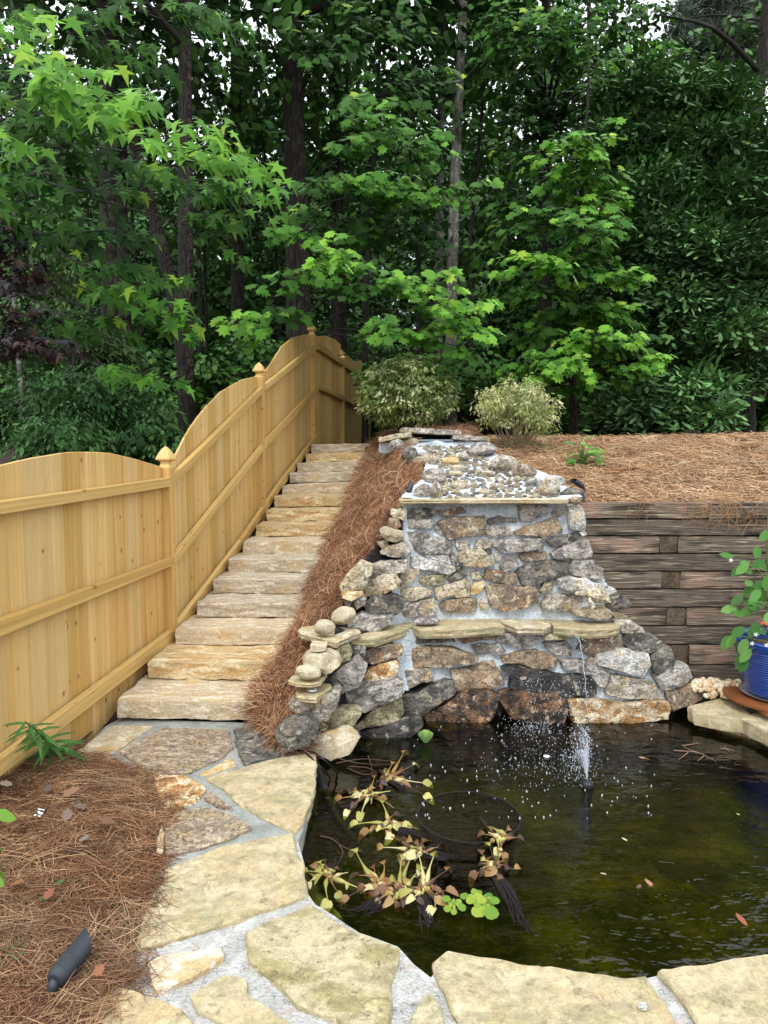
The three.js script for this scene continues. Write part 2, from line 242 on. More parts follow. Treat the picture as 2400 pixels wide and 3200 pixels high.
// a built-in stone: outline in its own plane, domed face, depth behind
function fieldstoneGeo(pts, h, back, seed) {
  let s = 0; for (const p of pts) s = Math.max(s, Math.hypot(...p));
  const o = roughOutline(pts, Math.max(0.012, s / 14), Math.min(0.009, s * 0.05), seed), r = rng(seed + 3);
  const tx = rr(r, -0.5, 0.5) * h / s, ty = rr(r, -0.5, 0.5) * h / s;
  const facets = []; for (let i = 0; i < 5; i++) { const a = r() * 6.28, k = rr(r, 0.3, 0.9); facets.push([Math.cos(a) * k, Math.sin(a) * k, rr(r, 0.85, 1.15)]); }
  const prof = [[0.94, -back], [1.0, -back * 0.55], [1.0, 0], [0.985, h * 0.55], [0.95, h * 0.9], [0.78, h], [0.4, h * 1.02]];
  const rings = prof.map(([k, z], i) => o.map(([x, y]) => {
    const px = x * k, py = y * k; let zz = z;
    if (i > 2) {
      zz += (tx * px + ty * py) * 1.0 + h * 0.22 * n3(px / s * 2.2 + seed, py / s * 2.2, seed) + h * 0.1 * n3(px * 28, py * 28, seed) * (i > 3 ? 1 : 0.5);
      for (const [fx, fy, d] of facets) { const lim = (d - (fx * px + fy * py) / s * 0.75) * h * 1.1; if (zz > lim) zz = lerp(zz, lim, 0.95); }
    }
    return V(px, py, zz);
  }));
  return finish(fromRings(rings, true, true), 34, randOff());
}
function basis(n) { const up = Math.abs(n.y) > 0.9 ? V(0, 0, -1) : V(0, 1, 0), a = V().crossVectors(up, n).normalize(), b = V().crossVectors(n, a); return { a, b, m: new THREE.Matrix4().makeBasis(a, b, n) }; }
function wallStone(parent, px, mat, D, o = {}) {
  const c = px.reduce((s, p) => [s[0] + p[0] / px.length, s[1] + p[1] / px.length], [0, 0]);
  const n = V(Math.sin(o.yaw ?? 0), o.tilt ?? 0.06, Math.cos(o.yaw ?? 0)).normalize(), p0 = P(c[0], c[1], D), { a, b, m } = basis(n);
  const pts = px.map(([u, v]) => { const q = onPlane(u, v, p0, n).sub(p0); return [q.dot(a), q.dot(b)]; });
  let mn = 9; { let x0 = 9, x1 = -9, y0 = 9, y1 = -9; for (const [x, y] of pts) { x0 = Math.min(x0, x); x1 = Math.max(x1, x); y0 = Math.min(y0, y); y1 = Math.max(y1, y); } mn = Math.min(x1 - x0, y1 - y0); }
  const seed = Math.round(c[0] * 3.1 + c[1] * 7.7) % 997;
  const g = fieldstoneGeo(pts, o.h ?? clamp(mn * 0.32, 0.012, 0.06), o.back ?? 0.12, seed);
  const me = part(parent, o.name ?? 'stone', g, mat);
  me.position.copy(p0); me.quaternion.setFromRotationMatrix(m); return me;
}
// a slab lying flat: outline in x/z, broken layered edge
function slabGeo(pts, t, seed, o = {}) {
  const out = roughOutline(pts.map(([x, z]) => [x, -z]), o.step ?? 0.035, o.jit ?? 0.008, seed, o.soften ?? true);
  let cx = 0, cy = 0; for (const p of out) { cx += p[0] / out.length; cy += p[1] / out.length; }
  const inset = (d, y, k) => out.map(([x, yy], i) => { const L = Math.hypot(x - cx, yy - cy) || 1, f = Math.max(0.2, 1 - (d + k * 0.007 * n3(x * 14, y * 60 + seed, yy * 14)) / L); return V(cx + (x - cx) * f, y, -(cy + (yy - cy) * f)); });
  const b = o.bevel ?? 0.007;
  const rings = [inset(0.014, -t, 1), inset(0.003, -t * 0.72, 1), inset(0.006, -t * 0.5, 1), inset(0, -t * 0.25, 1), inset(0, -b, 0), inset(b, 0, 0)];
  const g = fromRings(rings, true, false), pos = Array.from(g.attributes.position.array), idx = Array.from(g.index.array), n = out.length;
  const top = rings[5], tri = THREE.ShapeUtils.triangulateShape(top.map((p) => new THREE.Vector2(p.x, -p.z)), []);
  for (const [i, j, k] of tri) idx.push(5 * n + i, 5 * n + j, 5 * n + k);
  g.setIndex(idx); void pos;
  return g;
}
function slab(parent, name, px, y, t, mat, o = {}) { // px: outline seen in the photo of its top face
  const pts = px.map(([u, v]) => { const q = G(u, v, y); return [q.x, q.z]; });
  const c = pts.reduce((s, p) => [s[0] + p[0] / pts.length, s[1] + p[1] / pts.length], [0, 0]);
  const g = finish(slabGeo(pts.map((p) => [p[0] - c[0], p[1] - c[1]]), t, Math.round(Math.abs(c[0] * 91 + c[1] * 57)), o), 30, randOff());
  const m = part(parent, name, g, mat); m.position.set(c[0], y, c[1]); return m;
}
// a free boulder or cobble
function rockGeo(rx, ry, rz, seed, round = 0, detail = 4) {
  const g = mergeVertices((() => { const q = new THREE.IcosahedronGeometry(1, detail * 2); q.deleteAttribute('uv'); q.deleteAttribute('normal'); return q; })(), 1e-4), p = g.attributes.position, r = rng(seed), pl = [];
  for (let i = 0; i < 11; i++) pl.push([V(rr(r, -1, 1), rr(r, -1, 1), rr(r, -1, 1)).normalize(), rr(r, 0.62, 0.9)]);
  const v = V();
  for (let i = 0; i < p.count; i++) {
    v.fromBufferAttribute(p, i);
    if (round < 1) for (const [n, d] of pl) { const e = v.dot(n) - d; if (e > 0) v.addScaledVector(n, -e * (1 - round) * 0.95); }
    const k = 1 + (0.09 * n3(v.x * 1.6 + seed, v.y * 1.6, v.z * 1.6) + 0.05 * (1 - round) * n3(v.x * 5, v.y * 5 + seed, v.z * 5) + 0.02 * (1 - round) * n3(v.x * 14, v.y * 14 + seed, v.z * 14));
    p.setXYZ(i, v.x * k * rx, v.y * k * ry, v.z * k * rz);
  }
  return finish(g, round > 0.6 ? 80 : 32, randOff());
}
function tubeGeo(pts, rads, seg = 6, per = 1) { // tube through points with a radius at each
  const rings = [], n = pts.length; let prev = null;
  for (let i = 0; i < n; i++) {
    const t = pts[Math.min(n - 1, i + 1)].clone().sub(pts[Math.max(0, i - 1)]).normalize();
    let s = prev ? prev.clone().addScaledVector(t, -prev.dot(t)) : (Math.abs(t.y) > 0.9 ? V(1, 0, 0) : V(0, 1, 0)).cross(t); s.normalize(); prev = s;
    const b = V().crossVectors(t, s), r = typeof rads === 'number' ? rads : rads[i], ring = [];
    for (let k = 0; k < seg; k++) { const a = k / seg * Math.PI * 2; ring.push(pts[i].clone().addScaledVector(s, Math.cos(a) * r).addScaledVector(b, Math.sin(a) * r)); }
    rings.push(ring);
  }
  void per;
  const g = fromRings(rings, true, true); g.computeVertexNormals(); return g;
}
function curvePts(list, n) { return new THREE.CatmullRomCurve3(list, false, 'centripetal').getPoints(n); }
function cylUV(g, kx, ky) { // around / along y, for trunks
  const q = g.index ? g.toNonIndexed() : g, p = q.attributes.position, uv = new Float32Array(p.count * 2);
  q.computeBoundingBox(); const c = q.boundingBox.getCenter(V());
  for (let i = 0; i < p.count; i++) { uv[i * 2] = (p.getX(i) - c.x + (p.getZ(i) - c.z) * 0.6) * kx; uv[i * 2 + 1] = p.getY(i) * ky; }
  q.setAttribute('uv', new THREE.BufferAttribute(uv, 2)); return q;
}
function merged(list) { return mergeGeometries(list.map((g) => { const q = g.index ? g.toNonIndexed() : g; if (!q.attributes.normal) q.computeVertexNormals(); for (const k of Object.keys(q.attributes)) if (k !== 'position' && k !== 'normal') q.deleteAttribute(k); return q; })); }
const M4 = new THREE.Matrix4();
function frame(pos, tip, nrm, s) { // matrix: +y along tip, +z about nrm
  const y = tip.clone().normalize(), z = nrm.clone().addScaledVector(y, -nrm.dot(y)); if (z.lengthSq() < 1e-6) z.set(0.3, 0.2, 1); z.normalize();
  const x = V().crossVectors(y, z); return new THREE.Matrix4().makeBasis(x.multiplyScalar(s), y.multiplyScalar(s), z.multiplyScalar(s)).setPosition(pos);
}
function instanced(name, geo, mat, mats, cols) {
  const m = new THREE.InstancedMesh(geo, mat, mats.length); m.name = name;
  mats.forEach((q, i) => m.setMatrixAt(i, q)); if (cols) cols.forEach((c, i) => m.setColorAt(i, c));
  m.castShadow = m.receiveShadow = true; m.userData.kind = 'stuff'; return m;
}
// roughly squared block, worn edges
function blockGeo(w, h, d, r, amp, seed, nx = 14, ny = 4, nz = 6) {
  const g = new THREE.BoxGeometry(w, h, d, nx, ny, nz), p = g.attributes.position, v = V(), q = V();
  for (let i = 0; i < p.count; i++) {
    v.fromBufferAttribute(p, i);
    q.set(clamp(v.x, -w / 2 + r, w / 2 - r), clamp(v.y, -h / 2 + r, h / 2 - r), clamp(v.z, -d / 2 + r, d / 2 - r));
    const e = v.clone().sub(q); if (e.lengthSq() > 0) { e.normalize().multiplyScalar(r); v.copy(q).add(e); }
    const a = amp * (n3(v.x * 6 + seed, v.y * 9, v.z * 6) + 0.6 * n3(v.x * 19, v.y * 26 + seed, v.z * 19)), dir = v.clone().divide(V(w, h * 1.0, d)).normalize();
    v.addScaledVector(dir, a); p.setXYZ(i, v.x, v.y, v.z);
  }
  return g;
}
// ---------------------------------------------------------------- the lie of the land (x across, D = metres ahead, z = -D)
const STEPS = [4.5, 4.93, 5.41]; for (let i = 3; i < 15; i++) STEPS.push(STEPS[i - 1] + 0.393);
const RISE = 0.127;
const stepLine = (D) => pw([[4.2, -0.02], ...STEPS.map((d, i) => [d, RISE * (i + 1)]), [10.7, 2.03], [13, 2.15], [18, 2.2]], D);
const bankY = (D) => 1.33 + 0.55 * sstep(5.2, 9.3, D) + 0.1 * sstep(9, 13, D);
const fenceX = (D) => D < 10.58 ? -1.83 + 0.127 * (D - 4.62) : -1.073 + 0.1014 * (D - 10.58);
const stepR = [[790, 2205], [838, 2079], [903, 1966], [927, 1874], [940, 1808], [992, 1745], [1000, 1675], [1035, 1630], [1060, 1585], [1080, 1540], [1088, 1500], [1110, 1455], [1117, 1425], [1137, 1390], [1152, 1377]].map(([u, v], i) => [STEPS[i], P(u, v, STEPS[i]).x]);
const moundL = (D) => pw([[4.1, -0.61], [4.3, -0.72], ...stepR, [11.5, 0.0]], D) + 0.06 + 0.05 * sstep(4.4, 5, D);
const moundR = (D) => pw([[4.05, -0.56], [4.25, -0.53], [4.5, -0.52], [4.8, -0.46], [5.05, -0.34], [5.35, -0.05], [5.6, 0.13], [6.2, 0.24], [7.2, 0.2], [7.9, 0.22], [8.4, 0.4], [9, 0.9], [11.5, 1.4]], D);
const moundTop = (D) => pw([[4.05, 0.0], [4.3, 0.08], [4.5, 0.2], [4.8, 0.42], [5.05, 0.62], [5.35, 1.0], [5.6, 1.28], [5.9, 1.42], [6.5, 1.54], [7.6, 1.74], [8.4, 1.9], [10.5, 2.06], [11.5, 2.1]], D);
const moundY = (x, D) => { const l = moundL(D), r = moundR(D), s = clamp((x - l) / (r - l), -0.3, 1), a = stepLine(D) - 0.05; return lerp(a, moundTop(D), s < 0 ? s * 0.6 : Math.pow(s, 1.25)) + 0.035 * n3(x * 2.2, 3, D * 2.2) + 0.03 * n3(x * 6, 7, D * 6); };
const hillY = (x, D) => bankY(D) - 0.05 * (1 - sstep(5.4, 6.1, D)) + 0.03 * n3(x * 1.1, 9, D * 1.1) + 0.02 * n3(x * 4, 5, D * 4) + 0.05 * sstep(2.5, 5, x);
const PONDPX = [[1010, 2372], [968, 2450], [955, 2560], [942, 2680], [955, 2790], [1060, 2860], [1250, 2950], [1345, 3055], [1420, 3030], [1640, 3075], [1990, 3080], [2110, 3030], [2420, 2960], [2900, 2900], [2900, 2500], [2420, 2330], [2200, 2240], [2080, 2215], [1640, 2235], [1480, 2245], [1290, 2300], [1130, 2362]];
const WATER = -0.13;
const POND = PONDPX.map(([u, v]) => { const q = G(u, v, WATER); return [q.x, -q.z]; });
const PC = POND.reduce((s, p) => [s[0] + p[0] / POND.length, s[1] + p[1] / POND.length], [0, 0]);
const grow = (k) => POND.map(([x, d]) => { const L = Math.hypot(x - PC[0], d - PC[1]); return [PC[0] + (x - PC[0]) * (1 + k / L), PC[1] + (d - PC[1]) * (1 + k / L)]; });
function inside(poly, x, y) { let c = false; for (let i = 0, j = poly.length - 1; i < poly.length; j = i++) { const a = poly[i], b = poly[j]; if ((a[1] > y) !== (b[1] > y) && x < (b[0] - a[0]) * (y - a[1]) / (b[1] - a[1]) + a[0]) c = !c; } return c; }
const PONDWIDE = grow(0.34);
function groundY(x, D) {
  if (inside(PONDWIDE, x, D)) return -1.15;
  if (D < 4.35) return -0.17;
  const f = fenceX(clamp(D, 3, 18)), far = sstep(12, 40, D);
  const left = stepLine(Math.min(D, 12)) - 0.2;
  if (D < 5.36) return x < f + 0.3 ? left : Math.min(left, 0) - 0.17;
  const l = moundL(D), r = moundR(D), s = clamp((x - l) / (r - l), 0, 1);
  return lerp(left, bankY(D) - 0.16, s) + far * (0.6 * n3(x * 0.05, 1, D * 0.05) - 0.4);
}
function gridMesh(xs, ds, fn) {
  const pos = [], uv = [], idx = [];
  ds.forEach((d, j) => xs.forEach((x, i) => { const X = typeof x === 'function' ? x(d) : x; pos.push(X, fn(X, d), -d); uv.push(X, d); if (i && j) { const a = (j - 1) * xs.length + i - 1, b = a + 1, c = a + xs.length, e = c + 1; idx.push(a, b, c, b, e, c); } }));
  const g = new THREE.BufferGeometry(); g.setAttribute('position', new THREE.Float32BufferAttribute(pos, 3)); g.setAttribute('uv', new THREE.Float32BufferAttribute(uv, 2)); g.setIndex(idx); g.computeVertexNormals(); return g;
}
const range = (a, b, n) => [...Array(n + 1).keys()].map((i) => lerp(a, b, i / n));
{
  const xs = [-160, -80, -45, -28, ...range(-18, -4, 14), ...range(-3.6, 4, 76), ...range(4.4, 18, 20), 28, 45, 80, 160];
  const ds = [-120, -60, -30, -14, -6, -2, 0, ...range(0.5, 5.3, 48), 5.355, ...range(5.4, 13, 50), ...range(13.5, 26, 22), 30, 36, 44, 60, 90, 140, 220];
  tag(single('ground', gridMesh(xs, ds, groundY), FLOOR), 'dark leaf covered woodland soil under the trees', undefined, undefined, 'structure');
}
// pond
const toShape = (poly) => new THREE.Shape(poly.map(([x, d]) => new THREE.Vector2(x, d)));
{
  const wet = plain(0x1c1c16, 0.6);
  const bedMap = stoneTex({ seed: 1101, a: 0x29270e, b: 0x4a4717, p: [[0x5f5a1c, 0.1, 0.3, 4, 1, 1, 1, 0.7], [0x1e1f0e, 0.14, 0.3, 3, 1, 1, 5, 0.75], [0x6f6822, 0.24, 0.2, 9, 1, 1, 9, 0.4]] });
  const bed = new THREE.MeshStandardMaterial({ map: scaled(bedMap, 0.7, 0.7), roughness: 1 });
  const out = grow(0.24), fl = new THREE.ShapeGeometry(toShape(out)); fl.rotateX(-Math.PI / 2); fl.translate(0, -0.62, 0);
  const w = [[], []]; out.forEach(([x, d]) => { w[0].push(V(x, -0.63, -d)); w[1].push(V(x, -0.1, -d)); });
  const wall = fromRings(w); wall.computeVertexNormals();
  const liner = new THREE.Mesh(boxUV(wall), wet); liner.name = 'pond_liner'; shadows(liner); scene.add(liner); tag(liner, 'black pond liner along the water edge', undefined, undefined, 'structure');
  const b = single('pond_bed', fl, bed, 'olive algae covered pond floor', undefined, undefined, 'structure'); void b;
  const wg = new THREE.ShapeGeometry(toShape(grow(0.22))); wg.rotateX(-Math.PI / 2); wg.translate(0, WATER, 0);
  const water = new THREE.MeshPhysicalMaterial({ color: new THREE.Color().setRGB(0.5, 0.52, 0.2), roughness: 0.012, transmission: 1, thickness: 0, ior: 1.33, bumpMap: scaled(bumpRipple, 1.1, 1.1), bumpScale: 0.008 });
  single('pond_water', wg, water, 'dark still pond water with small ripples', undefined, undefined, 'structure');
}
// ---------------------------------------------------------------- pine straw
const mulchEdge = [[300, 3200], [380, 3080], [425, 2960], [440, 2860], [478, 2740], [490, 2640], [505, 2560], [495, 2480], [470, 2410]].map(([u, v]) => { const q = G(u, v, 0); return [-q.z, q.x]; });
const mulchX = (D) => D < 3.5 ? pw([[0.5, -0.9], ...mulchEdge], D) : pw([[3.5, pw(mulchEdge, 3.5)], [3.72, G(462, 2405, 0).x], [3.85, G(330, 2385, 0).x], [4.05, G(215, 2350, 0).x], [4.3, -1.95]], D);
const mulchY = (x, D) => -0.035 + 0.055 * sstep(0, 0.5, mulchX(D) - x) + 0.03 * n3(x * 2, 2, D * 2) + 0.012 * n3(x * 8, 4, D * 8);
const mulch = single('mulch_bed', gridMesh(range(0, 1, 60).map((t) => (D) => lerp(-3.2, mulchX(D) + 0.1, Math.pow(t, 0.8))), range(0.5, 4.4, 70), mulchY), SOIL, 'brown mulch bed beside the flagstone path', undefined, undefined, 'structure');
const moundD = range(4.02, 11.4, 120);
single('straw_mound', gridMesh(range(-0.12, 1.06, 26).map((s) => (D) => lerp(moundL(D), moundR(D), s)), moundD, moundY), SOIL, 'sloping mound between the stone steps and the rock wall', undefined, undefined, 'structure');
single('hill', gridMesh([(D) => Math.min(0.25, moundR(D)), ...range(0.4, 7.5, 70), 9, 12, 16], [5.345, ...range(5.4, 10.4, 50), 11, 12, 14], hillY), SOIL, 'pine straw covered bank above the timber wall', undefined, undefined, 'structure');
function needleGeo(n, L, w, spread, seed, lift) {
  const r = rng(seed), list = [];
  for (let i = 0; i < n; i++) {
    const a = r() * 6.283, l = L * rr(r, 0.55, 1.1), bend = rr(r, -0.8, 0.8), up = rr(r, -lift * 0.4, lift), x0 = rr(r, -spread, spread), z0 = rr(r, -spread, spread), y0 = rr(r, 0, lift * 0.5), pts = [];
    for (let k = 0; k <= 3; k++) { const t = k / 3, aa = a + bend * (t - 0.5); pts.push(V(x0 + Math.cos(aa) * l * (t - 0.5), y0 + up * 4 * t * (1 - t) * 0.5 + up * t * 0.6, z0 + Math.sin(aa) * l * (t - 0.5))); }
    list.push(tubeGeo(pts, [w * 0.6, w, w, w * 0.3], 3));
  }
  return merged(list);
}
const NEEDLE = plain(0xffffff, 0.75); NEEDLE.color.setRGB(1, 1, 0.92);
const NCOL = [0xa8704a, 0x8f5c3a, 0xbb8860, 0x6e452c, 0xc49a72, 0x9a6440].map((c) => new THREE.Color(c));
function straw(name, label, count, geo, place, seed, cols = NCOL, sc = [0.8, 1.25]) {
  const r = rng(seed), mats = [], cc = [], e = new THREE.Euler(), q = new THREE.Quaternion();
  for (let i = 0; i < count; i++) {
    const p = place(r); if (!p) continue;
    e.set(rr(r, -0.5, 0.5) * (p.t ?? 0.5) + (p.rx ?? 0), r() * 6.283, rr(r, -0.5, 0.5) * (p.t ?? 0.5)); q.setFromEuler(e);
    if (p.n) q.premultiply(new THREE.Quaternion().setFromUnitVectors(V(0, 1, 0), p.n));
    const s = rr(r, ...sc); mats.push(new THREE.Matrix4().compose(p.p, q, V(s, s, s)));
    const c = cols[Math.floor(r() * cols.length)].clone(); c.multiplyScalar(rr(r, 0.75, 1.2)); c.lerp(new THREE.Color(0x9a8672), 0.32 * sstep(0.0, 0.45, n3(p.p.x * 2.3, 4, p.p.z * 2.3) + 0.4 * n3(p.p.x * 7, 1, p.p.z * 7))); cc.push(c);
  }
  const m = instanced(numbered(name), geo, NEEDLE, mats, cc); scene.add(m); tag(m, label, 'pine straw', undefined, 'stuff'); return m;
}
const normalOf = (f, x, D) => V(-(f(x + 0.06, D) - f(x - 0.06, D)) / 0.12, 1, (f(x, D + 0.06) - f(x, D - 0.06)) / 0.12).normalize();
const onSurf = (f, x, D, h) => ({ p: V(x, f(x, D) + h, -D), n: normalOf(f, x, D) });
{
  const ng = needleGeo(16, 0.2, 0.0013, 0.07, 3, 0.03), big = needleGeo(18, 0.19, 0.0019, 0.09, 4, 0.07), flat = needleGeo(18, 0.22, 0.0026, 0.12, 6, 0.05);
  straw('pine_straw', 'brown pine needles over the mulch bed by the path', 5200, ng, (r) => { const D = rr(r, 1.4, 4.35), e = mulchX(D), x = e - Math.pow(r(), 1.2) * 2.0 + 0.015; return x < fenceX(D) + 0.02 ? null : onSurf(mulchY, x, D, rr(r, 0, 0.02)); }, 21, [0x9a6f50, 0x7d5538, 0xb28a68, 0x5d402c, 0xbf9d7c, 0x8b6143].map((c) => new THREE.Color(c)));
  straw('pine_straw', 'reddish pine needles heaped beside the stone steps', 9500, big, (r) => { const D = 4.12 + Math.pow(r(), 1.2) * 7, l = moundL(D), w = moundR(D) - l, x = l + w * rr(r, 0.02, 1.02); return { ...onSurf(moundY, x, D, rr(r, 0, 0.05)), t: 1.1 }; }, 22, [0xb58462, 0x99694a, 0xc99a78, 0x6e4a34, 0xdab394, 0xa6724f].map((c) => new THREE.Color(c)));
  straw('pine_straw', 'pale tan pine needles over the bank above the timber wall', 13000, flat, (r) => { const D = 5.52 + Math.pow(r(), 1.1) * 4.45, x = rr(r, 0.25, Math.max(3.2, D * 0.62)); return onSurf(hillY, x, D, rr(r, 0, 0.03)); }, 23, [0xbf956f, 0xa37a58, 0xd2ad88, 0x765540, 0xe0c3a0, 0xb48963].map((c) => new THREE.Color(c)));
  const drape = needleGeo(5, 0.26, 0.0012, 0.06, 8, 0.05);
  straw('pine_straw', 'loose needles hanging over the top timber at the right', 24, drape, (r) => { const x = r() < 0.7 ? rr(r, 2.2, 2.95) : rr(r, 1.6, 2.2); return { p: V(x, 1.36 - r() * 0.09, -5.215 - r() * 0.02), rx: Math.PI / 2 - 0.15 }; }, 24, [0xc39a70, 0xa97b52, 0xb88a60].map((c) => new THREE.Color(c)));
}
// ---------------------------------------------------------------- flagstone path
const path = new THREE.Group(); path.name = 'flagstone_path'; scene.add(path); tag(path, 'irregular flagstone path along the pond', undefined, undefined, 'structure');
{
  slab(path, 'mortar', [[225, 2372], [330, 2268], [372, 2245], [800, 2258], [885, 2330], [985, 2360], [988, 2400], [965, 2500], [945, 2600], [925, 2640], [850, 2640], [700, 2672], [600, 2702], [515, 2735], [500, 2650], [490, 2580], [480, 2510], [462, 2425], [370, 2402]], -0.012, 0.14, ST.mortar_new, { jit: 0.004, soften: false });
  slab(path, 'mortar', [[925, 2601], [945, 2690], [952, 2780], [985, 2826], [1120, 2912], [1240, 2955], [1290, 3010], [1345, 3050], [1366, 3025], [1420, 3030], [1640, 3068], [1960, 3072], [2060, 3050], [2300, 2995], [2700, 2960], [2700, 3600], [0, 3600], [240, 3215], [352, 3085], [405, 2965], [425, 2865], [468, 2745], [520, 2705], [700, 2655]], -0.017, 0.14, ST.mortar_old, { jit: 0.004, soften: false });
  const z5 = reg(0, 1900, 0.6631), z6 = reg(0, 2500, 0.8439), zb = reg(1100, 2800, 1.3655);
  const F = [
    [z5, [335, 690, 420, 630, 530, 550, 725, 555, 650, 600, 548, 672, 460, 690], 'flag_tan'],
    [z5, [560, 668, 700, 595, 780, 562, 1075, 570, 1100, 650, 1060, 690, 900, 770, 710, 778, 640, 725], 'flag_brown'],
    [z5, [1100, 570, 1200, 555, 1290, 600, 1340, 660, 1310, 690, 1150, 730, 1115, 650], 'dark'],
    [z5, [940, 780, 1080, 705, 1115, 735, 1000, 775, 955, 785], 'step_gold'],
    [z5, [718, 785, 870, 782, 960, 830, 970, 855, 920, 910, 760, 968, 745, 880], 'flag_orange'],
    [z5, [960, 890, 985, 862, 1100, 938, 1035, 930], 'flag_brown'],
    [z5, [965, 800, 1300, 705, 1440, 685, 1482, 690, 1492, 740, 1475, 880, 1425, 1010, 1392, 1052, 1300, 1020, 1110, 910, 1040, 840], 'flag_olive'],
    [z5, [775, 1060, 780, 1010, 840, 955, 960, 935, 1080, 960, 1190, 1030, 1100, 1075, 960, 1120, 780, 1165], 'flag_brown'],
    [z5, [733, 1085, 765, 1010, 772, 1060, 772, 1155, 735, 1150], 'flag_tan'],
    [z6, [610, 260, 720, 205, 850, 160, 1030, 130, 1085, 120, 1100, 180, 1125, 230, 1140, 345, 1000, 395, 800, 465, 520, 545, 505, 520, 540, 360, 610, 300], 'flag_olive'],
    [z6, [905, 490, 1000, 440, 1150, 385, 1230, 440, 1330, 490, 1480, 540, 1470, 590, 1445, 680, 1450, 760, 1440, 830, 1420, 900, 1300, 850, 1240, 800, 1100, 745, 1000, 650, 920, 580], 'flag_moss'],
    [z6, [545, 600, 600, 570, 825, 545, 830, 575, 720, 650, 580, 700, 555, 660], 'step'],
    [z6, [700, 720, 830, 640, 905, 660, 920, 710, 1000, 770, 1070, 820, 1080, 880, 900, 860, 730, 775], 'flag_olive'],
    [z6, [240, 830, 330, 750, 430, 690, 500, 700, 590, 730, 680, 770, 720, 820, 720, 900, 190, 905], 'flag_olive'],
    [z6, [1530, 790, 1580, 705, 1640, 760, 1659, 840, 1640, 900, 1500, 900], 'flag_moss'],
    [zb, [180, 150, 215, 125, 290, 137, 430, 158, 560, 175, 625, 185, 675, 180, 700, 220, 740, 290, 780, 400, 250, 400, 240, 285, 205, 205], 'flag_olive'],
    [zb, [702, 168, 820, 150, 940, 127, 960, 130, 1100, 140, 1100, 400, 830, 400, 790, 290, 740, 220], 'flag_olive'],
    [reg(2100, 1600, 0.339), [145, 1790, 330, 1740, 530, 1690, 900, 1700, 1300, 1760, 1300, 2250, 885, 2020, 640, 1900, 480, 1885, 190, 1830], 'flag_olive'],
  ];
  F.forEach(([z, p, m], i) => slab(path, 'flagstone', pairs(p).map(z), 0.002 + 0.004 * ((i * 7) % 3), i === 17 ? 0.1 : 0.085, ST[m], { jit: 0.011, step: 0.03 }));
  // a second, lower course of stone shows its yellowed edge over the water at the right
  slab(path, 'flagstone', pairs([235, 1870, 480, 1870, 900, 1990, 1300, 2210, 1300, 2300, 885, 2100, 640, 2015, 400, 1960]).map(reg(2100, 1600, 0.339)).map(([u, v]) => [u, v - 4]), -0.085, 0.06, ST.wet_tan, { jit: 0.014 });
}
// ---------------------------------------------------------------- stone steps
{
  const g = thing('stone_staircase', 'long flight of tan sandstone slab steps climbing beside the wooden fence', 'staircase');
  const kinds = ['step', 'step_gold', 'step', 'step_grey', 'step_grey', 'step_grey', 'step', 'step_gold', 'step_gold', 'step_gold', 'step', 'step_grey', 'step', 'step_gold', 'step_grey'];
  const left = [363, 461, 547, 615, 665, 712, 760, 798, 831, 857, 881, 906, 928, 955, 973], roll = [-0.012, -0.012, 0, 0, 0, 0.005, 0.008, 0.012, 0.015, 0.02, 0.05, 0.022, 0.03, 0.032, 0.022];
  STEPS.forEach((D, i) => {
    const y = RISE * (i + 1), xl = P(left[i], 1600, D).x * (D / D), q = G(left[i], i < 10 ? 1600 : 1600, -9), w = 1.38; void q;
    const r = ray(left[i], 1600 + FPX * Math.tan(Math.atan((EYE - y) / D) - PITCH)), x0 = r.x * D / -r.z; void xl;
    const h = RISE - 0.004, d = 0.56, me = part(g, 'stone_step', finish(blockGeo(w, h, d, 0.008, 0.013, i * 13 + 2, 40, 7, 12), 26, randOff()), ST[kinds[i]]);
    me.position.set(x0 + w / 2, y - h / 2 + (i > 8 ? 0.01 : 0), -D - d / 2); me.rotation.z = roll[i];
  });
}
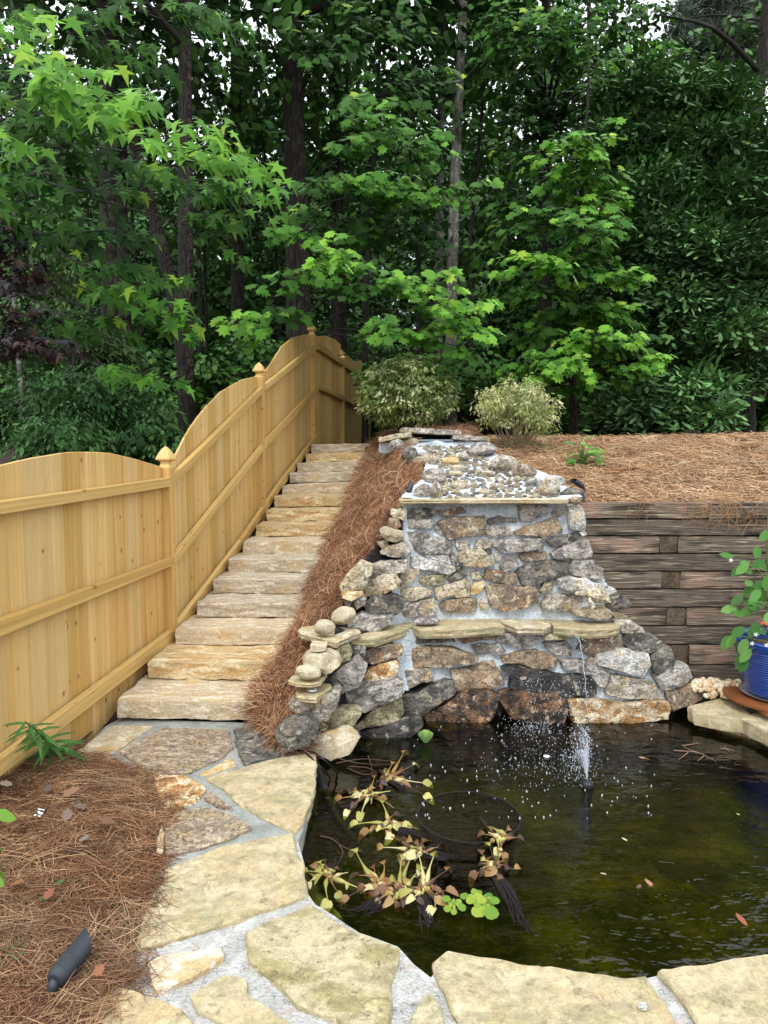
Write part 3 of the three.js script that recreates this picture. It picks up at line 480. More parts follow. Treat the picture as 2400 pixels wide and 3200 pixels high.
// ---------------------------------------------------------------- wooden fence
{
  const f = thing('wooden_fence', 'new yellow pine picket fence with scalloped top stepping up the slope', 'fence');
  const A = { x0: -1.83, d0: 4.62, m: 0.127 }, B = { x0: -1.073, d0: 10.58, m: 0.1014 };
  const hit = (s, u, v, off = 0) => { const r = ray(u, v), t = (s.x0 + off - s.m * s.d0) / (r.x + s.m * r.z); return { D: -r.z * t, y: EYE + r.y * t }; };
  const prof = (s, l) => l.map(([u, v]) => { const h = hit(s, u, v); return [h.D, h.y]; });
  const tops = [
    [[[2.86, 1.66]].concat(prof(A, [[0, 1458], [90, 1435], [217, 1414], [307, 1414], [354, 1418], [439, 1439], [506, 1460]])), 2.86, 5.5, A],
    [prof(A, [[530, 1464], [579, 1369], [615, 1311], [651, 1268], [694, 1224], [759, 1187], [805, 1177]]), 5.6, 7.95, A],
    [prof(A, [[823, 1174], [853, 1130], [882, 1083], [919, 1054], [962, 1045], [973, 1046]]), 8.05, 10.54, A],
    [prof(B, [[992, 1052], [1018, 1050], [1048, 1060], [1069, 1081], [1086, 1103], [1103, 1133]]), 10.66, 13.3, B],
    [prof(B, [[1110, 1132], [1128, 1127], [1142, 1140], [1152, 1165]]), 13.4, 18, B],
  ];
  let k = 0;
  const at = (s, D) => s.x0 + s.m * (D - s.d0);
  for (const [top, d0, d1, s] of tops) {
    const n = Math.round((d1 - d0) / 0.187), w = (d1 - d0) / n, ang = Math.atan(s.m);
    for (let i = 0; i < n; i++) {
      const a = d0 + i * w, gap = 0.0034, L = w / Math.cos(ang) - gap * 2, c = a + w / 2, base = (c < 4.4 ? -0.15 : stepLine(c) - 0.22);
      const yl = pw(top, a), yr = pw(top, a + w), t = 0.019, ch = 0.005, out = k % 2 ? 0.0016 : -0.0012;
      const sh = new THREE.Shape([new THREE.Vector2(-L / 2, base), new THREE.Vector2(L / 2, base), new THREE.Vector2(L / 2, yr), new THREE.Vector2(0, pw(top, c)), new THREE.Vector2(-L / 2, yl)]);
      const g = new THREE.ExtrudeGeometry(sh, { depth: t - 2 * ch, bevelEnabled: true, bevelSize: ch * 0.7, bevelThickness: ch, bevelSegments: 1 });
      g.translate(0, 0, -t); const q = boxUV(g, [R0() * 5, R0() * 5]);
      { const uv = q.attributes.uv; for (let j = 0; j < uv.count; j++) uv.setXY(j, uv.getX(j) * 1.1, uv.getY(j) * 0.55); }
      const me = part(f, 'picket', q, PINE[(k * 7 + Math.floor(R0() * 3)) % 5]); k++;
      me.position.set(at(s, c) + out, 0, -c); me.rotation.y = Math.PI / 2 - ang;
    }
  }
  const spire = (() => { // turned square finial: neck, flared cap, point
    const pr = [[0.046, 0], [0.046, 0.004], [0.036, 0.018], [0.031, 0.035], [0.034, 0.05], [0.058, 0.062], [0.06, 0.072], [0.052, 0.092], [0.036, 0.125], [0.018, 0.152], [0.002, 0.168]];
    const rings = pr.map(([r, y]) => { const o = []; for (let i = 0; i < 4; i++) { const c = [[-1, 1], [1, 1], [1, -1], [-1, -1]][i], e = [[-1, 1], [1, 1], [1, -1], [-1, -1]][(i + 1) % 4]; for (let j = 0; j < 2; j++) o.push(V(lerp(c[0], e[0], j / 2) * r, y, lerp(c[1], e[1], j / 2) * r)); } return o; });
    return finish(fromRings(rings, true, true), 30, [0.2, 0.1]);
  })();
  for (const [D, u, v, s] of [[5.55, 503, 1462, A], [8.0, 810, 1180, A], [10.6, 976, 1046, A], [13.35, 1096, 1131, B]]) {
    const y = P(u, v, D).y, base = stepLine(D) - 0.3, post = part(f, 'post', finish(new THREE.BoxGeometry(0.092, y - base, 0.092), 30, randOff()), PINE[1]);
    post.position.set(at(s, D) + 0.012, (y + base) / 2, -D); post.rotation.y = -Math.atan(s.m);
    const c = part(post, 'finial', spire, PINE[3]); c.position.y = (y - base) / 2;
  }
  // rails: upper and lower edge as seen at each end, on the face of the rail
  const rail = (s, a, b, mi, ext = 0) => {
    const off = 0.06, ua = hit(s, a[0], a[1], off), la = hit(s, a[0], a[2], off), ub = hit(s, b[0], b[1], off), lb = hit(s, b[0], b[2], off);
    let Da = ua.D, ya = ua.y, za = la.y; const Db = ub.D, yb = ub.y, zb = lb.y;
    if (ext) { const t = -ext / (Db - Da); ya += (yb - ya) * t; za += (zb - za) * t; Da -= ext; }
    const T = 0.04, mk = (D, y, o) => V(at(s, D) + o, y, -D);
    const rings = [[Da, ya, za], [lerp(Da, Db, 0.5), (ya + yb) / 2, (za + zb) / 2], [Db, yb, zb]].map(([D, y, z]) => [mk(D, z, off - T), mk(D, z + 0.004, off - 0.002), mk(D, z + 0.006, off), mk(D, y - 0.006, off), mk(D, y - 0.001, off - 0.003), mk(D, y, off - T)]);
    const g = fromRings(rings, true, true), q = toCreasedNormals(g, 0.5), p = q.attributes.position, uv = new Float32Array(p.count * 2), ox = R0() * 5, oy = R0() * 5, sl = (yb - ya) / (Db - Da);
    for (let i = 0; i < p.count; i++) { const D = -p.getZ(i), yy = p.getY(i) - (ya + (D - Da) * sl); uv[i * 2] = ox + yy * 1.4 + (p.getX(i) - at(s, D)) * 1.2; uv[i * 2 + 1] = oy + D * 0.45; }
    q.setAttribute('uv', new THREE.BufferAttribute(uv, 2)); part(f, 'rail', q, RAILMAT[mi]);
  };
  rail(A, [0, 1567, 1611], [536, 1492, 1522], 0, 0.9); rail(A, [538, 1491, 1523], [829, 1202, 1223], 1); rail(A, [831, 1201, 1222], [992, 1070, 1091], 0);
  rail(A, [0, 1937, 1993], [545, 1740, 1767], 1, 0.9); rail(A, [546, 1739, 1768], [838, 1370, 1394], 0); rail(A, [840, 1369, 1393], [998, 1203, 1220], 1);
  rail(A, [0, 2373, 2430], [541, 1968, 2009], 0, 0.9); rail(A, [542, 1967, 2008], [756, 1686, 1716], 0); rail(A, [757, 1685, 1715], [872, 1514, 1539], 1); rail(A, [873, 1513, 1538], [996, 1352, 1372], 0);
  rail(B, [998, 1067, 1092], [1117, 1158, 1172], 1); rail(B, [1001, 1198, 1218], [1162, 1279, 1292], 0);
}
// ---------------------------------------------------------------- timber retaining wall
const WALLD = 5.25;
{
  const w = thing('timber_retaining_wall', 'weathered dark timber wall of stacked beams holding back the bank', 'retaining wall');
  const rows = [548, 650, 757, 868, 979, 1093, 1206, 1324, 1442, 1565, 1672].map((z) => P(1600, 1300 + z * 0.4972, WALLD).y);
  const X = (z) => P(1600 + z * 0.4972, 1850, WALLD).x, joints = [[1215], [], [918, 1035], [], [940, 1058], [], [980, 1102], [], [985, 1124], []];
  rows.slice(0, 10).forEach((y, i) => {
    const h = y - rows[i + 1] - 0.009, cuts = [1.35, ...joints[i].map(X), ...(i % 2 ? [4.1] : [3.55]), 6.2];
    for (let j = 0; j + 1 < cuts.length; j++) {
      const a = cuts[j] + 0.002, b = cuts[j + 1] - 0.002, end = b - a < 0.3, d = 0.14;
      const me = part(w, 'timber', finish(blockGeo(b - a, h, d, 0.006, 0.005, i * 17 + j * 5, end ? 6 : 40, 4, 3), 30, randOff()), end ? TIEEND : TIE[(i * 5 + j * 3 + (i === 0 ? 2 : 0)) % 4]);
      me.position.set((a + b) / 2, y - h / 2, -WALLD - d / 2 - (end ? 0.008 : 0) + (i === 0 ? 0.012 : 0) + 0.006 * Math.sin(i * 7 + j));
    }
  });
}
// ---------------------------------------------------------------- rock waterfall
const Dlow = (u, v) => pw([[860, 4.05], [930, 4.08], [1020, 4.2], [1120, 4.5], [1200, 4.66], [1290, 4.8], [1420, 4.9], [1700, 4.93], [1950, 4.93], [2080, 4.95], [2160, 4.98]], u) + (2245 - v) * 0.0003;
const Dup = (u, v) => pw([[1050, 4.62], [1100, 4.74], [1170, 4.88], [1250, 5.02], [1330, 5.1], [1700, 5.12], [1850, 5.07], [2000, 5.02]], u) + (1930 - v) * 0.0002;
const LEDGE = 0.53;
const falls = thing('rock_waterfall', 'mortared fieldstone waterfall wall with flat ledges rising behind the pond', 'waterfall');
// mortar bed and dark core: solid sheets that follow the wall
function wallSheet(poly, cell, Df, thick, amp, mat, name, seed) {
  let u0 = 1e9, u1 = -1e9, v0 = 1e9, v1 = -1e9; for (const [u, v] of poly) { u0 = Math.min(u0, u); u1 = Math.max(u1, u); v0 = Math.min(v0, v); v1 = Math.max(v1, v); }
  const nu = Math.ceil((u1 - u0) / cell), nv = Math.ceil((v1 - v0) / cell), id = new Map(), pos = [], idx = [], edge = new Map();
  const vert = (i, j, back) => { const k = (back ? 'b' : 'f') + i + '_' + j; if (!id.has(k)) { const u = u0 + i * cell, v = v0 + j * cell, d = Df(u, v), q = P(u, v, d); q.z += back ? -thick : amp * (n3(q.x * 5, q.y * 5, seed) + 0.5 * n3(q.x * 17, q.y * 17, seed)); id.set(k, pos.length / 3); pos.push(q.x, q.y, q.z); } return id.get(k); };
  const has = (i, j) => inside(poly, u0 + (i + 0.5) * cell, v0 + (j + 0.5) * cell);
  for (let j = 0; j < nv; j++) for (let i = 0; i < nu; i++) {
    if (!has(i, j)) continue;
    for (const b of [false, true]) { const a = vert(i, j, b), c = vert(i + 1, j, b), d = vert(i, j + 1, b), e = vert(i + 1, j + 1, b); b ? idx.push(a, c, d, c, e, d) : idx.push(a, d, c, c, d, e); }
    const side = (x0, y0, x1, y1) => { const a = vert(x0, y0, false), b = vert(x1, y1, false), c = vert(x0, y0, true), d = vert(x1, y1, true); idx.push(a, b, c, b, d, c); };
    if (!has(i - 1, j)) side(i, j, i, j + 1); if (!has(i + 1, j)) side(i + 1, j + 1, i + 1, j); if (!has(i, j - 1)) side(i + 1, j, i, j); if (!has(i, j + 1)) side(i, j + 1, i + 1, j + 1);
  }
  void edge; const g = new THREE.BufferGeometry(); g.setAttribute('position', new THREE.Float32BufferAttribute(pos, 3)); g.setIndex(idx);
  return part(falls, name, boxUV(toCreasedNormals(g, 0.9)), mat);
}
wallSheet([[1262, 1572], [1778, 1572], [1800, 1640], [1810, 1690], [1830, 1760], [1880, 1800], [1905, 1850], [1930, 1900], [1945, 1938], [1750, 1952], [1500, 1945], [1330, 1945], [1250, 1955], [1190, 1955], [1220, 1860], [1240, 1780], [1262, 1700], [1258, 1640]], 7, (u, v) => Dup(u, v) + 0.014, 0.3, 0.012, ST.mortar, 'mortar', 3);
wallSheet([[1225, 1990], [1330, 1955], [1930, 1955], [1960, 2010], [2050, 2080], [2125, 2150], [2160, 2175], [2120, 2205], [1990, 2205], [1760, 2195], [1640, 2165], [1500, 2165], [1330, 2120], [1250, 2170], [1165, 2140], [1180, 2110], [1240, 2060]], 7, (u, v) => Dlow(u, v) + 0.012, 0.3, 0.012, ST.mortar, 'mortar', 5);
wallSheet([[905, 2340], [920, 2200], [950, 2110], [960, 2040], [1040, 2000], [1060, 1950], [1080, 1850], [1190, 1690], [1230, 1600], [1262, 1580], [1262, 1960], [1960, 1960], [2060, 2090], [2150, 2160], [2140, 2290], [1600, 2290], [1250, 2340], [1130, 2390], [1010, 2400]], 14, (u, v) => (v < 1960 ? Dup(u, v) : Dlow(u, v)) + 0.11, 0.25, 0.03, plain(0x1f1a16, 1), 'core', 9);
const W1 = reg(1200, 1550, 0.2411), W2 = reg(1500, 1550, 0.2712), W3 = reg(1150, 1930, 0.2712), W4 = reg(1550, 1930, 0.3918), W5 = reg(850, 1880, 0.2712), W6 = reg(1020, 1560, 0.19886), W7 = reg(1170, 1320, 0.4099);
const S = (z, p, m, o = {}) => { let px = pairs(p).map(z); let cu = 0, cv = 0; for (const [u, v] of px) { cu += u / px.length; cv += v / px.length; } px = px.map(([u, v]) => [cu + (u - cu) * 1.05 + Math.sign(u - cu) * 1.2, cv + (v - cv) * 1.05 + Math.sign(v - cv) * 1.2]); return wallStone(falls, px, ST[m], (o.up ?? cv < 1935 ? Dup : Dlow)(cu, cv) + (o.d ?? 0), o); };
// upper wall
S(W1, [225, 320, 600, 305, 630, 360, 610, 420, 400, 415, 240, 435], 'grey');
S(W1, [270, 150, 650, 170, 640, 260, 500, 300, 280, 310], 'dark');
S(W1, [690, 190, 1000, 150, 1060, 210, 900, 240, 750, 260], 'brown');
S(W1, [690, 340, 850, 285, 1280, 262, 1305, 300, 1285, 500, 1100, 510, 850, 560, 810, 525], 'brown', { h: 0.05 });
S(W1, [665, 375, 740, 385, 800, 500, 740, 505, 660, 450], 'grey', { d: 0.015, h: 0.02 });
S(W1, [285, 475, 470, 460, 640, 530, 870, 610, 830, 740, 500, 740, 420, 690, 290, 520], 'grey');
S(W1, [930, 580, 1020, 570, 1110, 625, 1080, 680, 970, 695, 930, 640], 'lichen');
S(W1, [1160, 670, 1210, 575, 1360, 570, 1385, 650, 1260, 685], 'lichen');
S(W1, [960, 780, 1040, 690, 1240, 690, 1420, 850, 1390, 890, 1060, 915, 970, 850], 'cream', { h: 0.075 });
S(W1, [870, 720, 905, 705, 940, 840, 900, 880, 865, 820], 'grey', { h: 0.02 });
S(W1, [1310, 710, 1380, 695, 1390, 740, 1340, 745], 'dark', { h: 0.015 });
S(W1, [1420, 740, 1460, 750, 1490, 830, 1440, 835], 'cream', { h: 0.015 });
S(W1, [300, 790, 420, 780, 640, 830, 890, 900, 905, 960, 820, 1005, 560, 945, 330, 905], 'white', { h: 0.06 });
S(W1, [530, 770, 820, 765, 870, 880, 760, 850, 600, 810], 'white', { h: 0.035 });
S(W1, [920, 910, 990, 890, 1080, 1020, 1040, 1040, 930, 960], 'dark', { h: 0.025 });
S(W1, [830, 1060, 930, 990, 1060, 1030, 860, 1125], 'dark', { h: 0.025 });
S(W1, [440, 1090, 520, 1030, 790, 1015, 795, 1090, 700, 1155, 500, 1140], 'olive');
S(W1, [190, 1020, 260, 960, 440, 950, 450, 1010, 350, 1110, 230, 1165, 225, 1090], 'cream', { h: 0.05 });
S(W1, [670, 1190, 1050, 1080, 1095, 1100, 1095, 1290, 930, 1310, 860, 1290, 700, 1335, 665, 1280], 'cream', { h: 0.05 });
S(W1, [1130, 1000, 1210, 965, 1270, 1040, 1230, 1070, 1140, 1070], 'cream', { h: 0.03 });
S(W1, [1125, 1200, 1180, 1120, 1280, 1105, 1295, 1160, 1240, 1240, 1130, 1275], 'step_gold', { h: 0.035 });
S(W1, [130, 1240, 260, 1190, 440, 1180, 610, 1230, 590, 1280, 360, 1360, 220, 1300], 'cream');
S(W1, [130, 1530, 230, 1440, 420, 1380, 640, 1330, 670, 1500, 600, 1540, 330, 1560, 150, 1565], 'lichen');
S(W1, [720, 1420, 800, 1350, 1000, 1325, 1190, 1350, 1180, 1480, 1100, 1505, 820, 1500, 740, 1450], 'rust');
S(W1, [1235, 1380, 1280, 1340, 1350, 1440, 1330, 1470, 1260, 1460], 'cream', { h: 0.02 });
S(W2, [90, 270, 230, 225, 270, 250, 400, 250, 410, 295, 250, 300, 110, 325], 'dark');
S(W2, [65, 420, 120, 350, 310, 345, 365, 430, 300, 455, 100, 475], 'lichen');
S(W2, [390, 405, 520, 350, 640, 320, 800, 255, 870, 270, 945, 395, 870, 440, 720, 475, 650, 450, 430, 440], 'rust', { h: 0.05 });
S(W2, [830, 190, 870, 140, 930, 145, 950, 190, 890, 240, 840, 230], 'lichen', { h: 0.02 });
S(W2, [430, 110, 780, 110, 760, 200, 600, 280, 470, 290], 'grey', { h: 0.03 });
S(W2, [135, 550, 230, 495, 680, 490, 720, 560, 690, 610, 420, 640, 290, 650, 200, 610], 'grey', { h: 0.05 });
S(W2, [450, 680, 520, 655, 750, 640, 770, 680, 720, 730, 500, 755], 'brown');
S(W2, [235, 760, 280, 695, 400, 700, 440, 790, 380, 840, 260, 865, 230, 820], 'grey', { h: 0.055 });
S(W2, [415, 870, 560, 780, 820, 745, 985, 760, 1000, 850, 960, 910, 760, 970, 580, 1030, 490, 990], 'dark', { h: 0.065 });
S(W2, [40, 930, 80, 850, 200, 855, 400, 900, 425, 960, 370, 1020, 250, 1005, 60, 950], 'brown');
S(W2, [65, 1050, 130, 1020, 600, 1040, 655, 1110, 640, 1210, 520, 1280, 280, 1310, 130, 1270], 'brown', { h: 0.06 });
S(W2, [685, 1080, 740, 985, 810, 985, 830, 1030, 780, 1070, 700, 1110], 'olive', { h: 0.045 });
S(W2, [700, 1240, 780, 1150, 900, 1120, 1080, 1150, 1160, 1170, 1150, 1280, 1000, 1310, 730, 1310], 'lichen');
S(W2, [900, 960, 1000, 930, 1200, 930, 1270, 980, 1500, 1050, 1525, 1080, 1440, 1130, 1300, 1090, 1050, 1100, 920, 1050], 'white', { h: 0.08 });
S(W2, [770, 510, 950, 460, 1080, 425, 1190, 440, 1160, 490, 1000, 550, 840, 585, 800, 540], 'dark');
S(W2, [1130, 415, 1200, 408, 1218, 440, 1180, 462], 'white', { h: 0.03 });
S(W2, [825, 650, 950, 590, 1180, 500, 1240, 520, 1280, 640, 1260, 690, 1200, 715, 850, 720], 'grey', { h: 0.06 });
S(W2, [1060, 730, 1290, 740, 1310, 790, 1060, 775], 'grey', { h: 0.03 });
S(W2, [1005, 810, 1060, 780, 1250, 785, 1400, 840, 1400, 930, 1370, 960, 1200, 930, 1050, 890], 'grey', { h: 0.06 });
S(W2, [1010, 110, 1100, 100, 1150, 130, 1185, 290, 1180, 400, 1080, 390, 1020, 360, 1000, 200], 'white', { h: 0.08 });
S(W2, [1080, 1330, 1250, 1290, 1420, 1270, 1500, 1330, 1490, 1380, 1340, 1410, 1200, 1370, 1100, 1360], 'cream', { h: 0.08, d: -0.05, up: true });
S(W2, [1460, 1140, 1560, 1120, 1659, 1160, 1720, 1220, 1700, 1270, 1560, 1290, 1460, 1270], 'dark', { h: 0.07 });
S(W2, [1490, 1330, 1600, 1330, 1700, 1390, 1659, 1430, 1560, 1410], 'olive', { up: true });
S(W4, [935, 15, 1060, 18, 1150, 70, 1165, 110, 1000, 118, 945, 60], 'lichen', { up: true, h: 0.06 });
// lower wall
S(W5, [1065, 660, 1090, 560, 1250, 500, 1480, 510, 1500, 560, 1480, 620, 1340, 650, 1190, 705, 1100, 690], 'brown', { h: 0.05 });
S(W3, [400, 420, 500, 350, 680, 325, 960, 350, 1250, 460, 1200, 520, 1020, 510, 930, 560, 640, 540, 550, 580, 480, 550, 500, 500], 'rust');
S(W5, [1075, 850, 1120, 770, 1260, 715, 1420, 680, 1460, 740, 1430, 820, 1290, 890, 1120, 925], 'flag_orange', { h: 0.05 });
S(W3, [370, 620, 480, 610, 700, 600, 750, 715, 620, 740, 500, 790, 400, 760], 'lichen');
S(W3, [965, 600, 1130, 570, 1440, 505, 1560, 720, 1480, 780, 1330, 800, 1020, 840, 990, 760], 'rust', { h: 0.05 });
S(W3, [390, 950, 420, 880, 560, 870, 700, 780, 850, 735, 970, 735, 1005, 840, 980, 890, 640, 1080, 440, 1105, 390, 1030], 'dark', { h: 0.07 });
S(W3, [620, 1100, 850, 1010, 1040, 860, 1200, 830, 1380, 840, 1470, 880, 1455, 1030, 1400, 1150, 1300, 1200, 850, 1290, 810, 1240, 700, 1230], 'wet_rust', { h: 0.07, d: -0.03 });
S(W5, [980, 1490, 1200, 1440, 1450, 1350, 1600, 1310, 1700, 1340, 1725, 1430, 1500, 1590, 1210, 1750, 1120, 1730, 1030, 1590], 'black', { h: 0.08, d: -0.06 });
S(W5, [945, 1430, 1030, 1350, 1200, 1200, 1480, 1090, 1500, 1280, 1440, 1370, 1350, 1400, 1200, 1400, 980, 1470], 'olive', { h: 0.07 });
S(W5, [770, 1100, 830, 1050, 1150, 970, 1420, 890, 1490, 930, 1490, 1080, 1390, 1130, 1090, 1230, 950, 1240, 840, 1190], 'grey', { h: 0.09, d: -0.04 });
S(W3, [460, 200, 900, 190, 1000, 270, 700, 280, 500, 310], 'dark', { up: false });
S(W3, [1010, 200, 1450, 175, 1430, 240, 1100, 290], 'brown', { up: false });
S(W3, [1195, 320, 1290, 295, 1370, 300, 1390, 370, 1330, 410, 1250, 400], 'dark', { h: 0.025 });
S(W3, [1390, 310, 1500, 300, 1580, 370, 1500, 435, 1395, 400], 'grey', { h: 0.025 });
S(W4, [0, 185, 20, 130, 140, 120, 320, 125, 310, 200, 180, 240], 'grey');
S(W4, [370, 135, 555, 130, 560, 170, 380, 168], 'olive', { h: 0.05, d: -0.05 });
S(W4, [380, 200, 540, 190, 600, 230, 600, 300, 480, 290, 400, 240], 'grey');
S(W4, [640, 250, 700, 150, 960, 108, 990, 160, 990, 240, 800, 285, 740, 292], 'brown', { h: 0.05 });
S(W4, [45, 315, 200, 265, 310, 255, 480, 320, 450, 390, 330, 400, 200, 360, 60, 345], 'rust');
S(W4, [50, 400, 150, 380, 250, 400, 550, 460, 700, 460, 780, 530, 790, 600, 720, 630, 540, 590, 170, 570, 110, 540, 130, 480], 'black', { h: 0.08, d: -0.03 });
S(W4, [510, 335, 620, 330, 860, 375, 890, 440, 850, 545, 800, 530, 790, 460, 660, 430, 540, 410], 'grey');
S(W4, [785, 360, 800, 290, 1000, 240, 1190, 275, 1210, 360, 1150, 450, 1080, 440, 880, 380], 'white', { h: 0.09 });
S(W4, [722, 335, 760, 303, 788, 352, 740, 362], 'rust', { h: 0.015 });
S(W4, [990, 180, 1050, 125, 1230, 130, 1310, 190, 1300, 235, 1190, 260, 1050, 240], 'dark', { h: 0.08 });
S(W4, [1215, 300, 1260, 240, 1370, 230, 1405, 340, 1390, 390, 1270, 440, 1225, 390], 'dark', { h: 0.08 });
S(W4, [1240, 450, 1390, 380, 1500, 370, 1540, 460, 1500, 510, 1310, 560], 'grey', { h: 0.08 });
S(W4, [870, 590, 920, 450, 1000, 465, 1220, 500, 1290, 620, 1270, 640, 1080, 630, 890, 602], 'lichen', { h: 0.055 });
S(W4, [1320, 570, 1420, 545, 1590, 525, 1640, 610, 1620, 650, 1530, 700, 1400, 745, 1365, 680], 'brown', { h: 0.06, tilt: 0.4 });
S(W4, [570, 650, 760, 640, 1000, 680, 1270, 650, 1340, 670, 1365, 720, 1345, 800, 1000, 830, 620, 830, 585, 750], 'wet_tan', { h: 0.09, d: -0.04, tilt: 0.2 });
S(W4, [10, 610, 100, 580, 500, 590, 545, 640, 550, 720, 520, 820, 280, 820, 120, 780, 50, 690], 'wet_rust', { h: 0.1, d: -0.05 });
S(W4, [-45, 590, 15, 575, 60, 690, 30, 780, -45, 790], 'black', { d: 0.04, h: 0.04 });
// dry stacked stones on the left shoulder
S(W6, [240, 1340, 360, 1150, 540, 970, 715, 1040, 720, 1120, 590, 1400, 430, 1435, 260, 1430], 'cream', { h: 0.1 });
S(W6, [720, 1020, 880, 975, 1250, 950, 1255, 1080, 1200, 1130, 850, 1185, 740, 1150], 'lichen', { h: 0.06 });
S(W6, [610, 1370, 720, 1260, 860, 1190, 1090, 1170, 1160, 1300, 1100, 1390, 900, 1470, 620, 1510], 'cream', { h: 0.07 });
S(W6, [240, 1480, 330, 1440, 560, 1440, 570, 1500, 400, 1580, 280, 1540], 'step_gold', { h: 0.06 });
S(W6, [445, 1620, 460, 1520, 540, 1490, 620, 1580, 600, 1650, 480, 1730], 'lichen', { h: 0.06 });
S(W6, [610, 1640, 720, 1490, 1080, 1500, 1240, 1580, 1200, 1690, 1090, 1790, 900, 1820, 720, 1810, 640, 1750], 'dark', { h: 0.1 });
S(W6, [345, 1960, 430, 1850, 560, 1770, 700, 1830, 1030, 1830, 1010, 1940, 830, 2040, 650, 2085, 540, 2050, 380, 2010], 'grey', { h: 0.08, up: true });
S(W6, [850, 810, 950, 750, 1200, 665, 1300, 740, 1310, 870, 1080, 905, 870, 860], 'lichen', { h: 0.07 });
S(W6, [850, 490, 900, 445, 960, 430, 1050, 470, 1190, 500, 1205, 560, 1200, 620, 1100, 665, 980, 650, 880, 580], 'cobble', { h: 0.09 });
S(W6, [970, 400, 985, 330, 1010, 300, 1140, 320, 1165, 420, 1100, 475, 980, 440], 'brown', { h: 0.06 });
S(W6, [1020, 140, 1235, 210, 1220, 320, 1060, 290, 1015, 240], 'cream', { h: 0.06 });
S(W6, [1120, 130, 1210, 110, 1225, 190, 1150, 170], 'olive', { d: 0.04 });
S(W6, [800, 690, 950, 640, 970, 720, 880, 770], 'olive', { d: 0.05, h: 0.03 });
S(W6, [640, 1240, 720, 1160, 860, 1180, 740, 1270, 650, 1330], 'dark', { d: 0.05 });
S(W6, [280, 1600, 430, 1560, 470, 1700, 330, 1720], 'dark', { d: 0.06, up: true });
S(W5, [360, 650, 420, 595, 640, 580, 750, 630, 790, 700, 700, 780, 620, 800, 520, 750, 400, 720], 'cobble', { h: 0.09, d: -0.03 });
S(W5, [720, 590, 780, 500, 870, 500, 915, 600, 900, 650, 800, 700], 'olive', { h: 0.05 });
S(W5, [910, 480, 1090, 500, 1060, 660, 930, 600], 'dark', { h: 0.04, d: 0.04 });
S(W5, [450, 500, 620, 510, 615, 560, 460, 560], 'step', { h: 0.04, d: -0.03 });
S(W5, [670, 870, 800, 740, 980, 650, 1080, 750, 1060, 830, 1000, 960, 800, 1040, 690, 1000], 'grey', { h: 0.08 });
S(W5, [205, 1170, 280, 1100, 500, 1150, 700, 1010, 765, 1020, 740, 1190, 640, 1350, 450, 1310, 230, 1230], 'lichen', { h: 0.08 });
S(W5, [60, 1480, 150, 1390, 390, 1310, 490, 1370, 520, 1490, 440, 1610, 160, 1690, 120, 1570], 'dark', { h: 0.12, d: -0.04 });
S(W5, [510, 1370, 720, 1260, 960, 1245, 1020, 1280, 940, 1390, 700, 1480, 550, 1440], 'olive', { h: 0.08 });
S(W5, [330, 1660, 520, 1530, 870, 1430, 960, 1500, 1005, 1570, 890, 1740, 690, 1810, 480, 1750], 'flag_tan', { h: 0.09, d: -0.03, tilt: 0.3 });
S(W5, [870, 1430, 920, 1405, 1005, 1545, 955, 1545], 'dark', { h: 0.03 });
S(W5, [1000, 900, 1070, 860, 1075, 940, 1010, 980], 'grey', { d: 0.04 });
// ledges
const L = (z, p, y, t, m, o) => slab(falls, 'ledge_slab', pairs(p).map(z), y, t, ST[m], { jit: 0.007, step: 0.025, soften: false, ...o });
L(W5, [905, 425, 1040, 352, 1230, 300, 1600, 225, 1640, 275, 1560, 310, 1180, 428], LEDGE - 0.006, 0.06, 'flag_olive');
L(W1, [360, 1690, 520, 1600, 700, 1535, 1100, 1520, 1400, 1520, 1570, 1570, 1490, 1620, 1565, 1682, 1400, 1692, 1000, 1722, 460, 1730], LEDGE, 0.068, 'flag_olive');
L(W2, [222, 1432, 300, 1405, 600, 1430, 810, 1470, 815, 1488, 740, 1512, 430, 1510, 285, 1462], LEDGE + 0.002, 0.058, 'flag_tan');
L(W2, [110, 1355, 500, 1310, 1000, 1310, 1350, 1370, 1560, 1420, 1615, 1472, 1600, 1500, 1480, 1530, 1250, 1545, 850, 1505, 810, 1455, 560, 1420, 300, 1395], LEDGE - 0.004, 0.066, 'flag_olive');
L(W5, [295, 330, 340, 290, 480, 272, 730, 282, 1010, 315, 1025, 340, 740, 462, 690, 452, 520, 412, 330, 362], 0.575, 0.045, 'flag_tan');
L(W5, [180, 900, 240, 848, 400, 830, 640, 825, 560, 920, 470, 948, 270, 940], 0.40, 0.03, 'flag_olive');
L(W5, [265, 1035, 300, 990, 530, 935, 680, 945, 690, 985, 600, 1040, 510, 1110, 400, 1105, 290, 1085], 0.325, 0.04, 'flag_olive');
{ // the long top ledge in two pieces
  const y = P(1500, 1561, 5.04).y;
  for (const [a, b, s] of [[1247, 1437, 'flag_olive'], [1433, 1778, 'step']]) {
    const xa = P(a, 1565, 5.04).x, xb = P(b, 1565, 5.04).x;
    const g = finish(slabGeo([[xa, -5.04], [lerp(xa, xb, 0.3), -5.03], [lerp(xa, xb, 0.7), -5.045], [xb, -5.035], [xb + 0.0, -5.4], [xa + 0.02, -5.4]], 0.034, a, { jit: 0.006, soften: false }), 30, randOff());
    part(falls, 'ledge_slab', g, ST[s]).position.y = y + (a > 1300 ? 0.003 : 0);
  }
}
